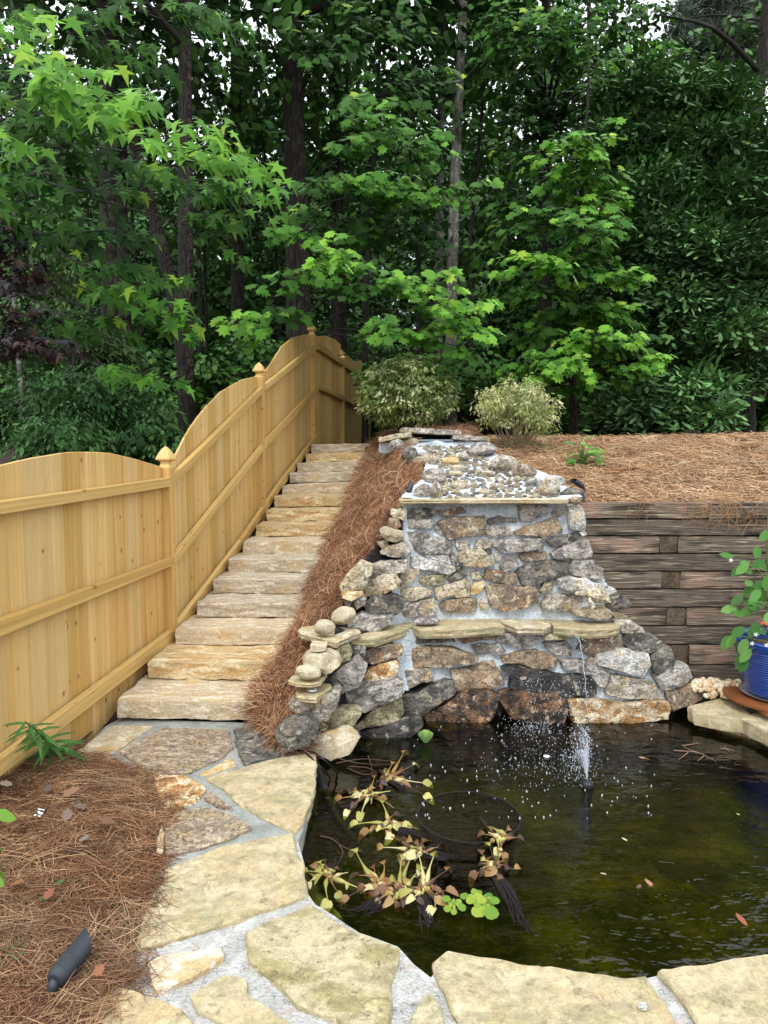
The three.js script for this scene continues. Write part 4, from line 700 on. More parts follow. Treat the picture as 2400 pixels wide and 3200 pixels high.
// stream bed of mortared pebbles
const STREAMV = [[1392, 7.6], [1454, 6.5], [1506, 5.8], [1561, 5.2]];
const streamD = (v) => pw(STREAMV, v), streamY = (D) => 1.4 + 0.183 * (D - 5.2);
const sEdge = (l) => (D) => pw(l.map(([u, v]) => { const d = streamD(v); return [d, P(u, v, d).x]; }).sort((a, b) => a[0] - b[0]), D);
const sL = sEdge([[1345, 1561], [1387, 1508], [1375, 1455], [1309, 1396]]), sR = sEdge([[1700, 1558], [1636, 1496], [1522, 1443], [1432, 1392]]);
const sY = (x, D) => streamY(D) + 0.03 * (Math.pow(clamp((x - sL(D)) / (sR(D) - sL(D)), -0.4, 1.4) - 0.5, 2) * 2) + 0.008 * n3(x * 9, 2, D * 9);
{
  const g = gridMesh(range(-0.25, 1.3, 30).map((t) => (D) => lerp(sL(D), sR(D), t)), range(5.12, 7.75, 50), sY);
  part(falls, 'stream_bed', g, ST.mortar);
  const r = rng(404), pebMats = [['cream'], ['rust'], ['step_gold'], ['flag_tan'], ['brown'], ['white'], ['lichen'], ['step']].map(([k]) => ST[k]), geos = [...Array(5).keys()].map((i) => rockGeo(1, 0.55, 0.72, 40 + i, 0.85, 1)), small = [[], [], []];
  const spots = [];
  for (let i = 0; i < 1900; i++) {
    const D = lerp(5.16, 7.55, Math.pow(r(), 1.25)), x = lerp(sL(D), sR(D), rr(r, -0.03, 1.03)), s = rr(r, 0.016, 0.036);
    if (spots.some((q) => Math.hypot(q[0] - x, q[1] - D) < (q[2] + s) * 0.82)) continue;
    spots.push([x, D, s]);
  }
  spots.sort((a, b) => b[2] / b[1] - a[2] / a[1]);
  spots.forEach(([x, D, s], i) => {
    const q = new THREE.Quaternion().setFromEuler(new THREE.Euler(rr(r, -0.2, 0.35), r() * 6.28, rr(r, -0.2, 0.2))), pos = V(x, sY(x, D) + s * 0.2, -D);
    if (i < 280) { const m = part(falls, 'pebble', geos[i % 5], pebMats[Math.floor(r() * 8)]); m.position.copy(pos); m.quaternion.copy(q); m.scale.setScalar(s); }
    else small[i % 3].push(new THREE.Matrix4().compose(pos, q, V(s, s, s)));
  });
  small.forEach((l, i) => falls.add(instanced('pebbles', geos[i], [ST.cream, ST.rust, ST.flag_tan][i], l)));
}
// stones along the stream: seen extent of each, size across and up, kind
const streamStones = [
  [720, 935, 152, 272, 'grey', 1.35], [862, 1120, 250, 372, 'lichen', 0.7], [1045, 1232, 308, 425, 'brown', 1], [1140, 1300, 412, 500, 'grey', 0.8], [1262, 1416, 424, 578, 'lichen', 0.95], [1290, 1450, 404, 510, 'white', 0.6], [1418, 1600, 498, 572, 'dark', 0.8],
  [285, 442, 474, 586, 'grey', 0.8], [428, 530, 455, 582, 'lichen', 0.8], [355, 545, 345, 470, 'grey', 0.9], [295, 492, 248, 332, 'lichen', 0.8], [205, 328, 182, 310, 'dark', 0.9], [120, 230, 128, 210, 'grey', 0.9],
  [640, 720, 225, 300, 'lichen', 0.8], [330, 440, 225, 290, 'grey', 0.8], [380, 500, 395, 475, 'lichen', 0.8], [450, 520, 500, 575, 'white', 0.7],
];
streamStones.forEach(([a, b, c, d, m, k], i) => {
  const [u0, v0] = W7([a, c]), [u1, v1] = W7([b, d]), D = clamp(streamD(v1 + 4), 5.12, 7.6), w = (u1 - u0) / 2 * D / FPX, h = (v1 - v0) / 2 * D / FPX, p = P((u0 + u1) / 2, (v0 + v1) / 2, D + w * 0.5 * k);
  const s = part(falls, 'stone', rockGeo(w * 1.05, h * 1.12, w * k, 70 + i, 0.1, 3), ST[m]); s.position.copy(p);
});
for (const [a, b, c, d, m] of [[505, 650, 264, 330, 'step_gold'], [580, 692, 325, 362, 'cobble'], [575, 722, 455, 512, 'cream'], [540, 682, 372, 412, 'cobble'], [818, 912, 368, 406, 'cobble'], [790, 905, 512, 548, 'cobble'], [205, 342, 118, 186, 'cobble'], [515, 560, 500, 535, 'step_gold'], [530, 580, 455, 500, 'cream']]) {
  const [u0, v0] = W7([a, c]), [u1, v1] = W7([b, d]), D = clamp(streamD(v1), 5.15, 7.5), w = (u1 - u0) / 2 * D / FPX, h = (v1 - v0) / 2 * D / FPX;
  const s = part(falls, 'cobble', rockGeo(w, h * 1.15, w * 0.8, a, 0.9, 3), ST[m]); s.position.copy(P((u0 + u1) / 2, (v0 + v1) / 2, D + w * 0.3));
}
{ // spillway weir: black box under three flat slabs, with a mortar cheek below
  const D = 7.62, pt = (x, y, d = D) => P(...W7([x, y]), d), w = part(falls, 'weir', (() => {
    const a = pt(300, 82), b = pt(592, 150), W = b.x - a.x, H = a.y - b.y, l = [];
    const bx = (sx, sy, sz, x, y, z) => { const g = new THREE.BoxGeometry(sx, sy, sz); g.translate(x, y, z); l.push(g); };
    bx(W, 0.012, 0.45, 0, H / 2, -0.2); bx(W, 0.018, 0.5, 0, -H / 2, -0.17); bx(0.014, H - 0.016, 0.45, -W / 2, 0, -0.2); bx(0.014, H - 0.016, 0.45, W / 2, 0, -0.2); bx(W, H, 0.02, 0, 0, -0.43);
    const g = merged(l); g.translate((a.x + b.x) / 2, (a.y + b.y) / 2, a.z); return g;
  })(), plain(0x14171a, 0.4)); void w;
  const lip = part(falls, 'weir_lip', new THREE.BoxGeometry(pt(600, 1).x - pt(325, 1).x, 0.02, 0.09), plain(0x7f8a92, 0.35)); lip.position.copy(pt(462, 138, D - 0.08));
  const sl = (x0, y0, x1, y1, th, dep, m, d = D - 0.1) => { const a = pt(x0, y0, d), b = pt(x1, y1, d), L = a.distanceTo(b), me = part(falls, 'ledge_slab', finish(blockGeo(L, th, dep, 0.01, 0.02, x0, 14, 3, 8), 30, randOff()), ST[m]); me.position.copy(a).add(b).multiplyScalar(0.5); me.position.z -= dep / 2 - 0.05; me.rotation.z = Math.atan2(b.y - a.y, b.x - a.x); };
  sl(200, 58, 660, 80, 0.055, 0.55, 'lichen'); sl(33, 133, 282, 92, 0.055, 0.5, 'cream', D - 0.2); sl(592, 108, 880, 135, 0.05, 0.5, 'lichen', D - 0.12);
  const ck = part(falls, 'mortar', finish(blockGeo(1.15, 0.12, 0.3, 0.03, 0.03, 5, 20, 6, 6), 60, [0, 0]), ST.mortar); ck.position.copy(pt(455, 190, D + 0.02));
}
// loose stones laid on the ledges
function loose(name, label, cat, px, rpx, D, m, o = {}) {
  const k = D / FPX, g = rockGeo(rpx[0] * k, rpx[1] * k, (o.rz ?? rpx[0] * 0.8) * k, o.seed ?? 5, o.round ?? 0.95, 4), s = single(name, g, ST[m], label, cat, o.group);
  s.position.copy(P(px[0], px[1], D)); s.rotation.z = o.rot ?? 0; return s;
}
loose('cobble', 'egg shaped tan grey cobble alone on the flat slab left of the ledge', 'stone', W5([607, 296]), [34, 25], 4.42, 'cobble', { seed: 11 });
loose('cobble', 'smooth yellowish oval cobble balanced on a small stack beside the straw mound', 'stone', W5([415, 812]), [42, 23], 4.08, 'cobble', { seed: 12, rot: -0.12 });
loose('cobble', 'large grey ribbed cobble above the flat slab with the egg shaped stone', 'stone', W6([275, 1830]), [40, 29], 4.62, 'cobble', { seed: 13, rot: 0.25 });
loose('cobble', 'round reddish tan cobble at the right end of the top ledge', 'stone', W2([1095, 52]), [17, 14], 5.06, 'rust', { seed: 14 });
loose('flat_stone', 'flat grey disc of stone lying on the middle ledge', 'stone', W1([542, 1622]), [42, 14], 4.93, 'grey', { seed: 15, round: 0.6 });
{ // stone turtle
  const t = thing('turtle_statue', 'weathered stone turtle climbing on the rocks at the right of the middle ledge', 'statue');
  const z = reg(1730, 1780, 0.2836), D = 4.93, at = (x, y, d = 0) => P(...z([x, y]), D + d), c = at(470, 300);
  const sh = new THREE.SphereGeometry(1, 40, 24), p = sh.attributes.position;
  for (let i = 0; i < p.count; i++) { let x = p.getX(i), y = p.getY(i), q = p.getZ(i); if (y < 0) y *= 0.3; const sc = 1 - 0.06 * (Math.abs(Math.sin(x * 5)) < 0.25 || Math.abs(Math.sin(q * 4 + x)) < 0.2 ? 1 : 0) * (y > 0.1 ? 1 : 0); p.setXYZ(i, x * sc, y * sc, q * sc); }
  const el = (g, sx, sy, sz, pos, rz = 0, ry = 0) => { const q = g.clone(); q.scale(sx, sy, sz); q.rotateZ(rz); q.rotateY(ry); q.translate(pos.x - c.x, pos.y - c.y, pos.z - c.z); return q; };
  const ball = new THREE.SphereGeometry(1, 16, 12), k = D / FPX * 0.2836;
  const shell = part(t, 'shell', finish(el(sh, 150 * k, 105 * k, 120 * k, at(470, 300), -0.28), 25, [1, 2]), ST.cream); shell.name = 'shell';
  const body = merged([el(ball, 130 * k, 40 * k, 100 * k, at(470, 320), -0.28), el(ball, 60 * k, 30 * k, 34 * k, at(315, 268, -0.02), 0.1), el(ball, 42 * k, 24 * k, 30 * k, at(270, 262, -0.02), 0.15), tubeGeo([at(385, 320, -0.06), at(415, 370, -0.08), at(440, 410, -0.09), at(415, 438, -0.1)].map((q) => q.sub(c)), [0.018, 0.016, 0.014, 0.01], 8), tubeGeo([at(560, 320, -0.05), at(600, 345, -0.06), at(630, 362, -0.06)].map((q) => q.sub(c)), [0.018, 0.014, 0.006], 8)]);
  part(t, 'body', finish(body, 60, [2, 1]), ST.cream); t.position.copy(c);
}
{ // small silver light puck on the stack
  const g = merged([(() => { const q = new THREE.CylinderGeometry(0.014, 0.03, 0.018, 18); q.translate(0, 0.012, 0); return q; })(), (() => { const q = new THREE.CylinderGeometry(0.034, 0.036, 0.008, 20); return q; })(), (() => { const q = new THREE.SphereGeometry(0.015, 12, 8); q.scale(1, 0.6, 1); q.translate(0.004, 0.022, 0); return q; })()]);
  const s = single('pond_light', g, plain(0xc9ccd0, 0.25, { metalness: 0.85 }), 'small silver puck light on the slab of the left stone stack', 'light'); s.position.copy(G(...W5([463, 1008]), 0.333));
}
// garden spotlights
function spotlight(label, a, b, r, stem) { // a: rear end, b: open end
  const t = thing('garden_spotlight', label, 'spotlight', a.clone()), dir = b.clone().sub(a), Ln = dir.length(); dir.normalize();
  const q = new THREE.Quaternion().setFromUnitVectors(V(0, 1, 0), dir), pr = [[0.0, 0], [r * 0.55, 0.0], [r * 0.8, Ln * 0.03], [r * 0.95, Ln * 0.1], [r, Ln * 0.14], [r * 1.0, Ln * 0.34], [r * 1.06, Ln * 0.345], [r * 1.06, Ln * 0.38], [r, Ln * 0.385]];
  const body = part(t, 'housing', new THREE.LatheGeometry(pr.map(([x, y]) => new THREE.Vector2(x, y)), 28), METALBLK); body.quaternion.copy(q);
  const sg = new THREE.CylinderGeometry(r, r, Ln * 0.6, 28, 6, true), p = sg.attributes.position;
  for (let i = 0; i < p.count; i++) { const t2 = (p.getY(i) / (Ln * 0.6) + 0.5), cut = 1 - 0.5 * (0.5 + 0.5 * p.getX(i) / r); p.setY(i, t2 * Ln * 0.6 * cut + Ln * 0.385); }
  const in2 = sg.clone(); in2.scale(0.94, 1, 0.94); const s = part(t, 'shroud', merged([sg, in2]), METALBLK); s.quaternion.copy(q);
  const lens = part(t, 'lens', new THREE.CircleGeometry(r * 0.9, 24).rotateX(-Math.PI / 2).translate(0, Ln * 0.4, 0), plain(0x59646c, 0.15)); lens.quaternion.copy(q);
  if (stem) part(t, 'stake', tubeGeo(stem.map((v) => v.clone().sub(a)), [r * 0.45, r * 0.5, r * 0.45, r * 0.4], 8), METALBLK);
}
spotlight('large black garden spotlight lying in the pine straw at lower left', G(168, 3068, 0.045), P(292, 2918, 2.33), 0.036, [G(172, 3060, 0.045), G(165, 3085, 0.03), G(158, 3110, 0.0), G(150, 3130, -0.03)]);
spotlight('small black spotlight tucked in the straw left of the stream bed', P(...W7([258, 535]), 5.3), P(...W7([290, 455]), 5.34), 0.021, [P(...W7([258, 535]), 5.3), P(...W7([250, 560]), 5.3), P(...W7([250, 575]), 5.3), P(...W7([250, 610]), 5.3)]);
spotlight('black spotlight on a bent stem at the right end of the top ledge', P(...W7([1592, 492]), 5.45), P(...W7([1500, 428]), 5.4), 0.022, [P(...W7([1592, 492]), 5.45), P(...W7([1603, 510]), 5.45), P(...W7([1590, 550]), 5.45), P(...W7([1600, 600]), 5.42)]);
// ---------------------------------------------------------------- leaves
function leafGeo(outline, fold = 0.22, droop = 0.18) { // half outline (x>=0) from stalk to tip, unit length along +y
  const pts = [...outline.map(([x, y]) => [x, y]), ...outline.slice().reverse().map(([x, y]) => [-x, y])].filter((p, i, a) => !i || Math.hypot(p[0] - a[i - 1][0], p[1] - a[i - 1][1]) > 1e-4);
  const z = (x, y) => -fold * Math.abs(x) - droop * y * y, tri = THREE.ShapeUtils.triangulateShape(pts.map((p) => new THREE.Vector2(...p)), []);
  const g = new THREE.BufferGeometry(); g.setAttribute('position', new THREE.Float32BufferAttribute(pts.flatMap(([x, y]) => [x, y, z(x, y)]), 3)); g.setIndex(tri.flat()); g.computeVertexNormals(); return g;
}
const STAR = leafGeo([[0, 0], [0.06, 0.02], [0.34, -0.06], [0.16, 0.2], [0.56, 0.4], [0.17, 0.43], [0.12, 0.62], [0, 1]], 0.12, 0.3);
const TULIP = leafGeo([[0, 0], [0.2, 0.0], [0.42, 0.16], [0.28, 0.3], [0.3, 0.42], [0.5, 0.66], [0.26, 0.7], [0.2, 0.84], [0.16, 1.0], [0, 0.84]], 0.16, 0.22);
const MAPLE = leafGeo([[0, 0], [0.22, -0.04], [0.36, 0.14], [0.26, 0.26], [0.52, 0.52], [0.3, 0.5], [0.2, 0.6], [0.14, 0.78], [0, 1]], 0.14, 0.25);
const OVAL = leafGeo([[0, 0], [0.14, 0.2], [0.2, 0.48], [0.15, 0.76], [0, 1]], 0.25, 0.25);
const OBLONG = leafGeo([[0, 0], [0.1, 0.2], [0.17, 0.5], [0.15, 0.78], [0, 1]], 0.3, 0.25);
const NARROW = leafGeo([[0, 0], [0.07, 0.2], [0.11, 0.5], [0.08, 0.78], [0, 1]], 0.3, 0.2);
const leafMat = (tr = 0.35, ro = 0.5) => new THREE.MeshPhysicalMaterial({ color: 0xffffff, roughness: ro, transmission: tr, thickness: 0, ior: 1.4, specularIntensity: 0.35, side: THREE.DoubleSide });
const LEAF = leafMat(0.4, 0.7), LEAFDARK = new THREE.MeshStandardMaterial({ color: 0xffffff, roughness: 0.65, side: THREE.DoubleSide });
const lin = (r, g, b) => new THREE.Color().setRGB(r, g, b);
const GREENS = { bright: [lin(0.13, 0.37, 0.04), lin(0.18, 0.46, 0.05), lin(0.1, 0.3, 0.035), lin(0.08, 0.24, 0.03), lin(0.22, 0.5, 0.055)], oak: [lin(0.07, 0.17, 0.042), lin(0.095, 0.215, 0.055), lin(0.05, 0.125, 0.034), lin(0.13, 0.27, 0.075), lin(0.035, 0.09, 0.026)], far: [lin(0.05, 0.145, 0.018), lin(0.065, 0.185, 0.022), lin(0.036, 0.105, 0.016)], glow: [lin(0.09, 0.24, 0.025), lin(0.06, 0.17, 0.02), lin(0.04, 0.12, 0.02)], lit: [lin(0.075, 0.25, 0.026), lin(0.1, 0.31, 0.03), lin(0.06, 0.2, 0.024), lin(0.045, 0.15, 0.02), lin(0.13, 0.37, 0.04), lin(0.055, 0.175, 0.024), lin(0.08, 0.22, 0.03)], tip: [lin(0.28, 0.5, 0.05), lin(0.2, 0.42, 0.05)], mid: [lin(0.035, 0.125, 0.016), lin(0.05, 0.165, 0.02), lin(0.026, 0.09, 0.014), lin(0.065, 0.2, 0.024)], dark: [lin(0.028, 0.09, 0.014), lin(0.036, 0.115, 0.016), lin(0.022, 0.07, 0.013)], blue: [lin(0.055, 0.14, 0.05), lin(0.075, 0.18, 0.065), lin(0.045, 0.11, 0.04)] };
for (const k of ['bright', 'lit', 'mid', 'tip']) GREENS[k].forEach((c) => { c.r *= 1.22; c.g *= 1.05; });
// leaves hung along twigs inside an egg-shaped cluster
function clusterLeaves(r, C, rx, ry, rz, n, size, o = {}) {
  const out = [], twigs = [], from = o.from ?? C.clone().add(V(0, ry * 0.4, -rz)), T = Math.max(3, Math.round(n / 9));
  for (let k = 0; k < T; k++) {
    let d = V(rr(r, -1, 1), rr(r, -1, 1), rr(r, -1, 1)); if (d.lengthSq() > 1) d.normalize();
    const end = C.clone().add(V(d.x * rx, d.y * ry, d.z * rz)), mid = end.clone().lerp(from, 0.55).add(V(0, ry * 0.22 + 0.05, 0)), st = end.clone().lerp(from, 0.9);
    const tw = new THREE.QuadraticBezierCurve3(st, mid, end); twigs.push(tw);
    const m = Math.ceil(n / T);
    for (let i = 0; i < m; i++) {
      const t = 1 - Math.pow(r(), 1.5) * 0.75, p = tw.getPoint(t), tan = tw.getTangent(t), side = V().crossVectors(tan, V(0, 1, 0)).normalize().multiplyScalar(r() < 0.5 ? -1 : 1);
      const s = size * rr(r, 0.55, 1.15), tip = tan.clone().multiplyScalar(0.7).addScaledVector(side, rr(r, 0.1, 0.9)).add(V(rr(r, -0.3, 0.3), -(o.droop ?? 0.55) + rr(r, -0.35, 0.3), rr(r, -0.1, 0.4))).normalize();
      const nrm = V(rr(r, -0.6, 0.6), 1, rr(r, 0.0, 0.9));
      p.addScaledVector(side, s * 0.3).add(V(rr(r, -0.04, 0.04), rr(r, -0.05, 0.02), rr(r, -0.04, 0.04)));
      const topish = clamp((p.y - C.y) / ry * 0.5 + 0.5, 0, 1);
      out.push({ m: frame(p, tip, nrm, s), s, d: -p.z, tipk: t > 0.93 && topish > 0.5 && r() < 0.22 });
    }
  }
  return { out, twigs };
}
const pxCluster = (u, v, ru, rv, D, rz) => ({ C: P(u, v, D), rx: ru * D / FPX, ry: rv * D / FPX, rz: rz ?? (ru + rv) / 2 * D / FPX * 0.8 });
function trunkGeo(pts, r0, r1, seed, seg = 12) {
  const c = curvePts(pts, 16), g = tubeGeo(c, c.map((_, i) => lerp(r0, r1, i / 16) * (1 + (i === 0 ? 0.25 : 0) + 0.05 * n3(i * 0.7, seed, 1))), seg), q = cylUV(g, 2.2, 0.9), p = q.attributes.position;
  void p; return q;
}
const groundAt = (x, D) => groundY(x, D) - 0.15;
// a tree whose leaves can be picked apart: trunk, limbs, leaf parts and the rest of the crown
function leafyTree(o) {
  const r = rng(o.seed), base = o.trunk[0], t = thing(o.name, o.label, 'tree', base.clone(), o.group), rel = (p) => p.clone().sub(base);
  part(t, 'trunk', trunkGeo(o.trunk.map(rel), o.r0, o.r1, o.seed), o.bark ?? BARK);
  const all = [], tw = [];
  const hub = (y) => { let best = o.trunk[0], bd = 1e9; const c = curvePts(o.trunk, 24); for (const q of c) { const d = Math.abs(q.y - y); if (d < bd) { bd = d; best = q; } } return best; };
  o.clusters.forEach((c) => {
    const k = pxCluster(...c.at), st = hub(k.C.y + (o.limbUp ?? -0.4)), dirp = k.C.clone().lerp(st, 0.25).add(V(0, k.ry * 0.3, 0));
    if (o.limbs !== false && c.limb !== false) tw.push(tubeGeo(curvePts([rel(st), rel(st.clone().lerp(dirp, 0.5).add(V(0, 0.25, 0))), rel(dirp)], 8), [...Array(9).keys()].map((i) => lerp(o.limbR ?? 0.03, 0.008, i / 8)), 5));
    const { out, twigs } = clusterLeaves(r, k.C, k.rx, k.ry, k.rz, Math.round(c.n * (o.dens ?? 1.4)), c.size ?? o.size, { from: dirp, droop: o.droop });
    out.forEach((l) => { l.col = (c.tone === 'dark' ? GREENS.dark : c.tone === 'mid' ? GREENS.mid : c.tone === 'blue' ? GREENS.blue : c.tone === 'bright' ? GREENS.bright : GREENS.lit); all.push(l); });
    twigs.forEach((b) => tw.push(tubeGeo(b.getPoints(4).map(rel), [0.006, 0.005, 0.004, 0.003, 0.002], 4)));
  });
  if (tw.length) part(t, 'branches', merged(tw), o.bark ?? BARK).userData.kind = 'stuff';
  const sh = new THREE.Matrix4().makeTranslation(-base.x, -base.y, -base.z);
  all.sort((a, b) => b.s / b.d - a.s / a.d);
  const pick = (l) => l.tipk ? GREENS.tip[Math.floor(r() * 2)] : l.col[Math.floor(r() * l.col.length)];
  const nb = Math.min(o.parts ?? 0, all.length), mats = {};
  const colm = (c) => { const k = c.getHexString(); return mats[k] ??= (() => { const m = LEAF.clone(); m.color = c; return m; })(); };
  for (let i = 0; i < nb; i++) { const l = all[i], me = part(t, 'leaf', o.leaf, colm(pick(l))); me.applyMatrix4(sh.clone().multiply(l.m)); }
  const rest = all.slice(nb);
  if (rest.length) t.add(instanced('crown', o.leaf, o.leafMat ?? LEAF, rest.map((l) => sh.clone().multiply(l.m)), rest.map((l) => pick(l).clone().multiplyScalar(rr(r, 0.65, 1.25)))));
  return t;
}
// sprays for crowns too far to tell single leaves apart
function sprayGeo(leaf, n, R, size, seed) {
  const r = rng(seed), l = [];
  for (let i = 0; i < n; i++) { const a = r() * 6.28, q = Math.sqrt(r()) * R, g = leaf.clone(), p = V(Math.cos(a) * q, rr(r, -0.35, 0.35) * R * 0.7 - q * q / R * 0.25, Math.sin(a) * q); g.applyMatrix4(frame(p, V(Math.cos(a) + rr(r, -0.6, 0.6), -0.5 + rr(r, -0.5, 0.3), Math.sin(a) + rr(r, -0.6, 0.6)), V(rr(r, -0.6, 0.6), 1, rr(r, -0.4, 0.8)), size * rr(r, 0.6, 1.2))); l.push(g); }
  return merged(l);
}
const SIMPLE = leafGeo([[0, 0], [0.3, 0.3], [0.34, 0.55], [0, 1]], 0.2, 0.2);
const SPRAY = [sprayGeo(SIMPLE, 22, 0.55, 0.2, 1), sprayGeo(SIMPLE, 24, 0.6, 0.17, 2), sprayGeo(SIMPLE, 20, 0.5, 0.22, 3)];
const SPRAYSTAR = sprayGeo(MAPLE, 16, 0.42, 0.15, 4), SPRAYNARROW = (() => { const r = rng(5), l = []; for (let i = 0; i < 40; i++) { const d = V(rr(r, -1, 1), rr(r, -0.5, 0.9), rr(r, -1, 1)), g = OBLONG.clone(); if (d.lengthSq() > 1) d.normalize(); g.applyMatrix4(frame(d.clone().multiplyScalar(0.27), V(d.x + rr(r, -0.5, 0.5), rr(r, -0.5, 0.7), d.z + rr(r, -0.5, 0.5)), V(rr(r, -0.6, 0.6), 1, rr(r, -0.2, 0.9)), 0.16 * rr(r, 0.7, 1.2))); l.push(g); } return merged(l); })(), SPRAYSMALL = sprayGeo(OVAL, 26, 0.16, 0.055, 6);
function crown(r, n, fn, base, geo, cols, name = 'crown', mat = LEAFDARK, sc = [0.8, 1.3]) {
  const m = [], c = [], q = new THREE.Quaternion(), e = new THREE.Euler();
  for (let i = 0; i < n; i++) { const p = fn(r); if (!p) continue; e.set(rr(r, -0.4, 0.4), r() * 6.28, rr(r, -0.4, 0.4)); q.setFromEuler(e); const s = rr(r, ...sc); m.push(new THREE.Matrix4().compose(p.clone().sub(base), q, V(s, s * rr(r, 0.8, 1.1), s))); c.push(cols[Math.floor(r() * cols.length)].clone().multiplyScalar(rr(r, 0.7, 1.2))); }
  return instanced(name, geo, mat, m, c);
}
const ell = (C, rx, ry, rz, hollow = 0.4) => (r) => { for (;;) { const d = V(rr(r, -1, 1), rr(r, -1, 1), rr(r, -1, 1)), l = d.length(); if (l > 1 || l < hollow * r()) continue; return V(C.x + d.x * rx, C.y + d.y * ry, C.z + d.z * rz); } };
// a forest tree: tall trunk (seen as a band in the photo), limbs, high crown of sprays
function forestTree(o) {
  const r = rng(o.seed), D = o.D, px = o.px, bx = P(px[0][0], px[0][1], D).x, base = V(bx, groundAt(bx, D), -D), pts = [base.clone(), ...px.map(([u, v]) => P(u, v, D))].sort((a, b) => a.y - b.y), top = pts[pts.length - 1].clone(), H = o.H ?? 17;
  const up = top.clone().sub(pts[pts.length - 2]).normalize(); if (top.y < H) pts.push(top.clone().addScaledVector(up, (H - top.y) / Math.max(0.5, up.y)));
  const t = thing(o.name ?? 'forest_tree', o.label, 'tree', base, o.group), rel = (p) => p.clone().sub(base), R = o.w / 2 * D / FPX;
  part(t, 'trunk', trunkGeo(pts.map(rel), R * 1.08, R * 0.5, o.seed, 14), o.bark ?? BARK);
  const lim = [], tp = pts[pts.length - 1];
  for (let i = 0; i < (o.nl ?? 7); i++) { const y = lerp(o.low ?? 4, H, (i + 0.5) / 7), c = curvePts(pts, 30).reduce((b, q) => Math.abs(q.y - y) < Math.abs(b.y - y) ? q : b), a = r() * 6.28, L = rr(r, 1.4, 2.8); lim.push(tubeGeo(curvePts([rel(c), rel(c).add(V(Math.cos(a) * L * 0.5, L * 0.25, Math.sin(a) * L * 0.5)), rel(c).add(V(Math.cos(a) * L, L * 0.35, Math.sin(a) * L))], 6), [R * 0.4, R * 0.34, R * 0.28, R * 0.22, R * 0.16, R * 0.1, R * 0.05], 5)); }
  lim.forEach((g) => part(t, 'limb', g, o.bark ?? BARK));
  const cr = o.crown ?? [[V(tp.x, H * 0.72, -D), 2.6, H * 0.36, 2.4]];
  cr.forEach(([C, rx, ry, rz], i) => t.add(crown(r, o.n ?? 260, ell(C, rx, ry, rz), base, SPRAY[(o.seed + i) % 3], o.cols ?? GREENS.far)));
  return t;
}
// ---- trunks one can point to
const FG = [
  [11.5, 62, [[345, 1300], [338, 700], [325, 0]], 'dark furrowed trunk nearest the left edge behind the lower fence'],
  [14, 44, [[398, 1300], [392, 1000], [372, 400], [360, 0]], 'thin dark trunk just right of the leftmost furrowed trunk'],
  [11, 56, [[582, 1330], [580, 600], [578, 0]], 'straight tall brown trunk above the low fence finial'],
  [12, 46, [[585, 1250], [545, 940], [470, 640], [416, 440], [380, 240]], 'leaning dark trunk that crosses the straight brown trunk at its foot'],
  [16, 46, [[745, 1180], [742, 700], [735, 0]], 'distant trunk rising behind the middle fence finial'],
  [13.6, 86, [[935, 1090], [925, 600], [905, 0]], 'thickest dark trunk directly behind the fence corner'],
  [16.5, 54, [[1060, 1090], [1052, 500], [1040, 0]], 'dark trunk to the right of the thickest trunk'],
];
FG.forEach(([D, w, px, label], i) => { forestTree({ D, w, px, label, seed: 200 + i, n: [230, 150, 45, 160, 50, 200, 220][i], cols: GREENS.far, H: 17 + i % 3, low: 7, crown: [[V(P(...px[px.length - 1], D).x, 13, -D), 2.8, 5.5, 2.2]] }); });
forestTree({ D: 15.5, w: 30, px: [[1371, 900], [1375, 500], [1384, 0]], label: 'thin grey trunk left of the paired pale trunk', seed: 220, bark: BARKGREY, n: 220, H: 18, low: 8, crown: [[V(P(1384, 0, 15.5).x, 14, -15.5), 2.4, 4.5, 2]] });
forestTree({ D: 14, w: 38, px: [[1412, 900], [1425, 500], [1448, 0]], label: 'smooth pale grey trunk at the middle of the woods', seed: 221, bark: BARKGREY, n: 240, H: 18, low: 8, crown: [[V(P(1448, 0, 14).x, 13.5, -14), 2.6, 5, 2]] });
forestTree({ D: 19, w: 26, px: [[2352, 1250], [2372, 600], [2380, 200]], label: 'thin dark trunk against the sky at the right edge', seed: 222, n: 34, H: 14, low: 8, crown: [[V(P(2380, 200, 19).x + 1.5, 11, -19), 2, 3, 1.5]] });
for (const [i, u, w] of [[0, 2262, 26], [1, 2322, 18], [2, 2185, 14]]) forestTree({ D: 14 + i, w, px: [[u, 1250], [u + 6, 900], [u + 10, 500]], label: ['dark trunk under the oak foliage at the right', 'thinner dark trunk right of the trunk under the oak', 'slim dark trunk left of the trunk under the oak'][i], seed: 230 + i, n: 110, H: 9, low: 5, cols: GREENS.far, crown: [[V(P(u, 300, 15).x, 6.2, -15.5 - i), 2.6, 2.6, 1.6]] });
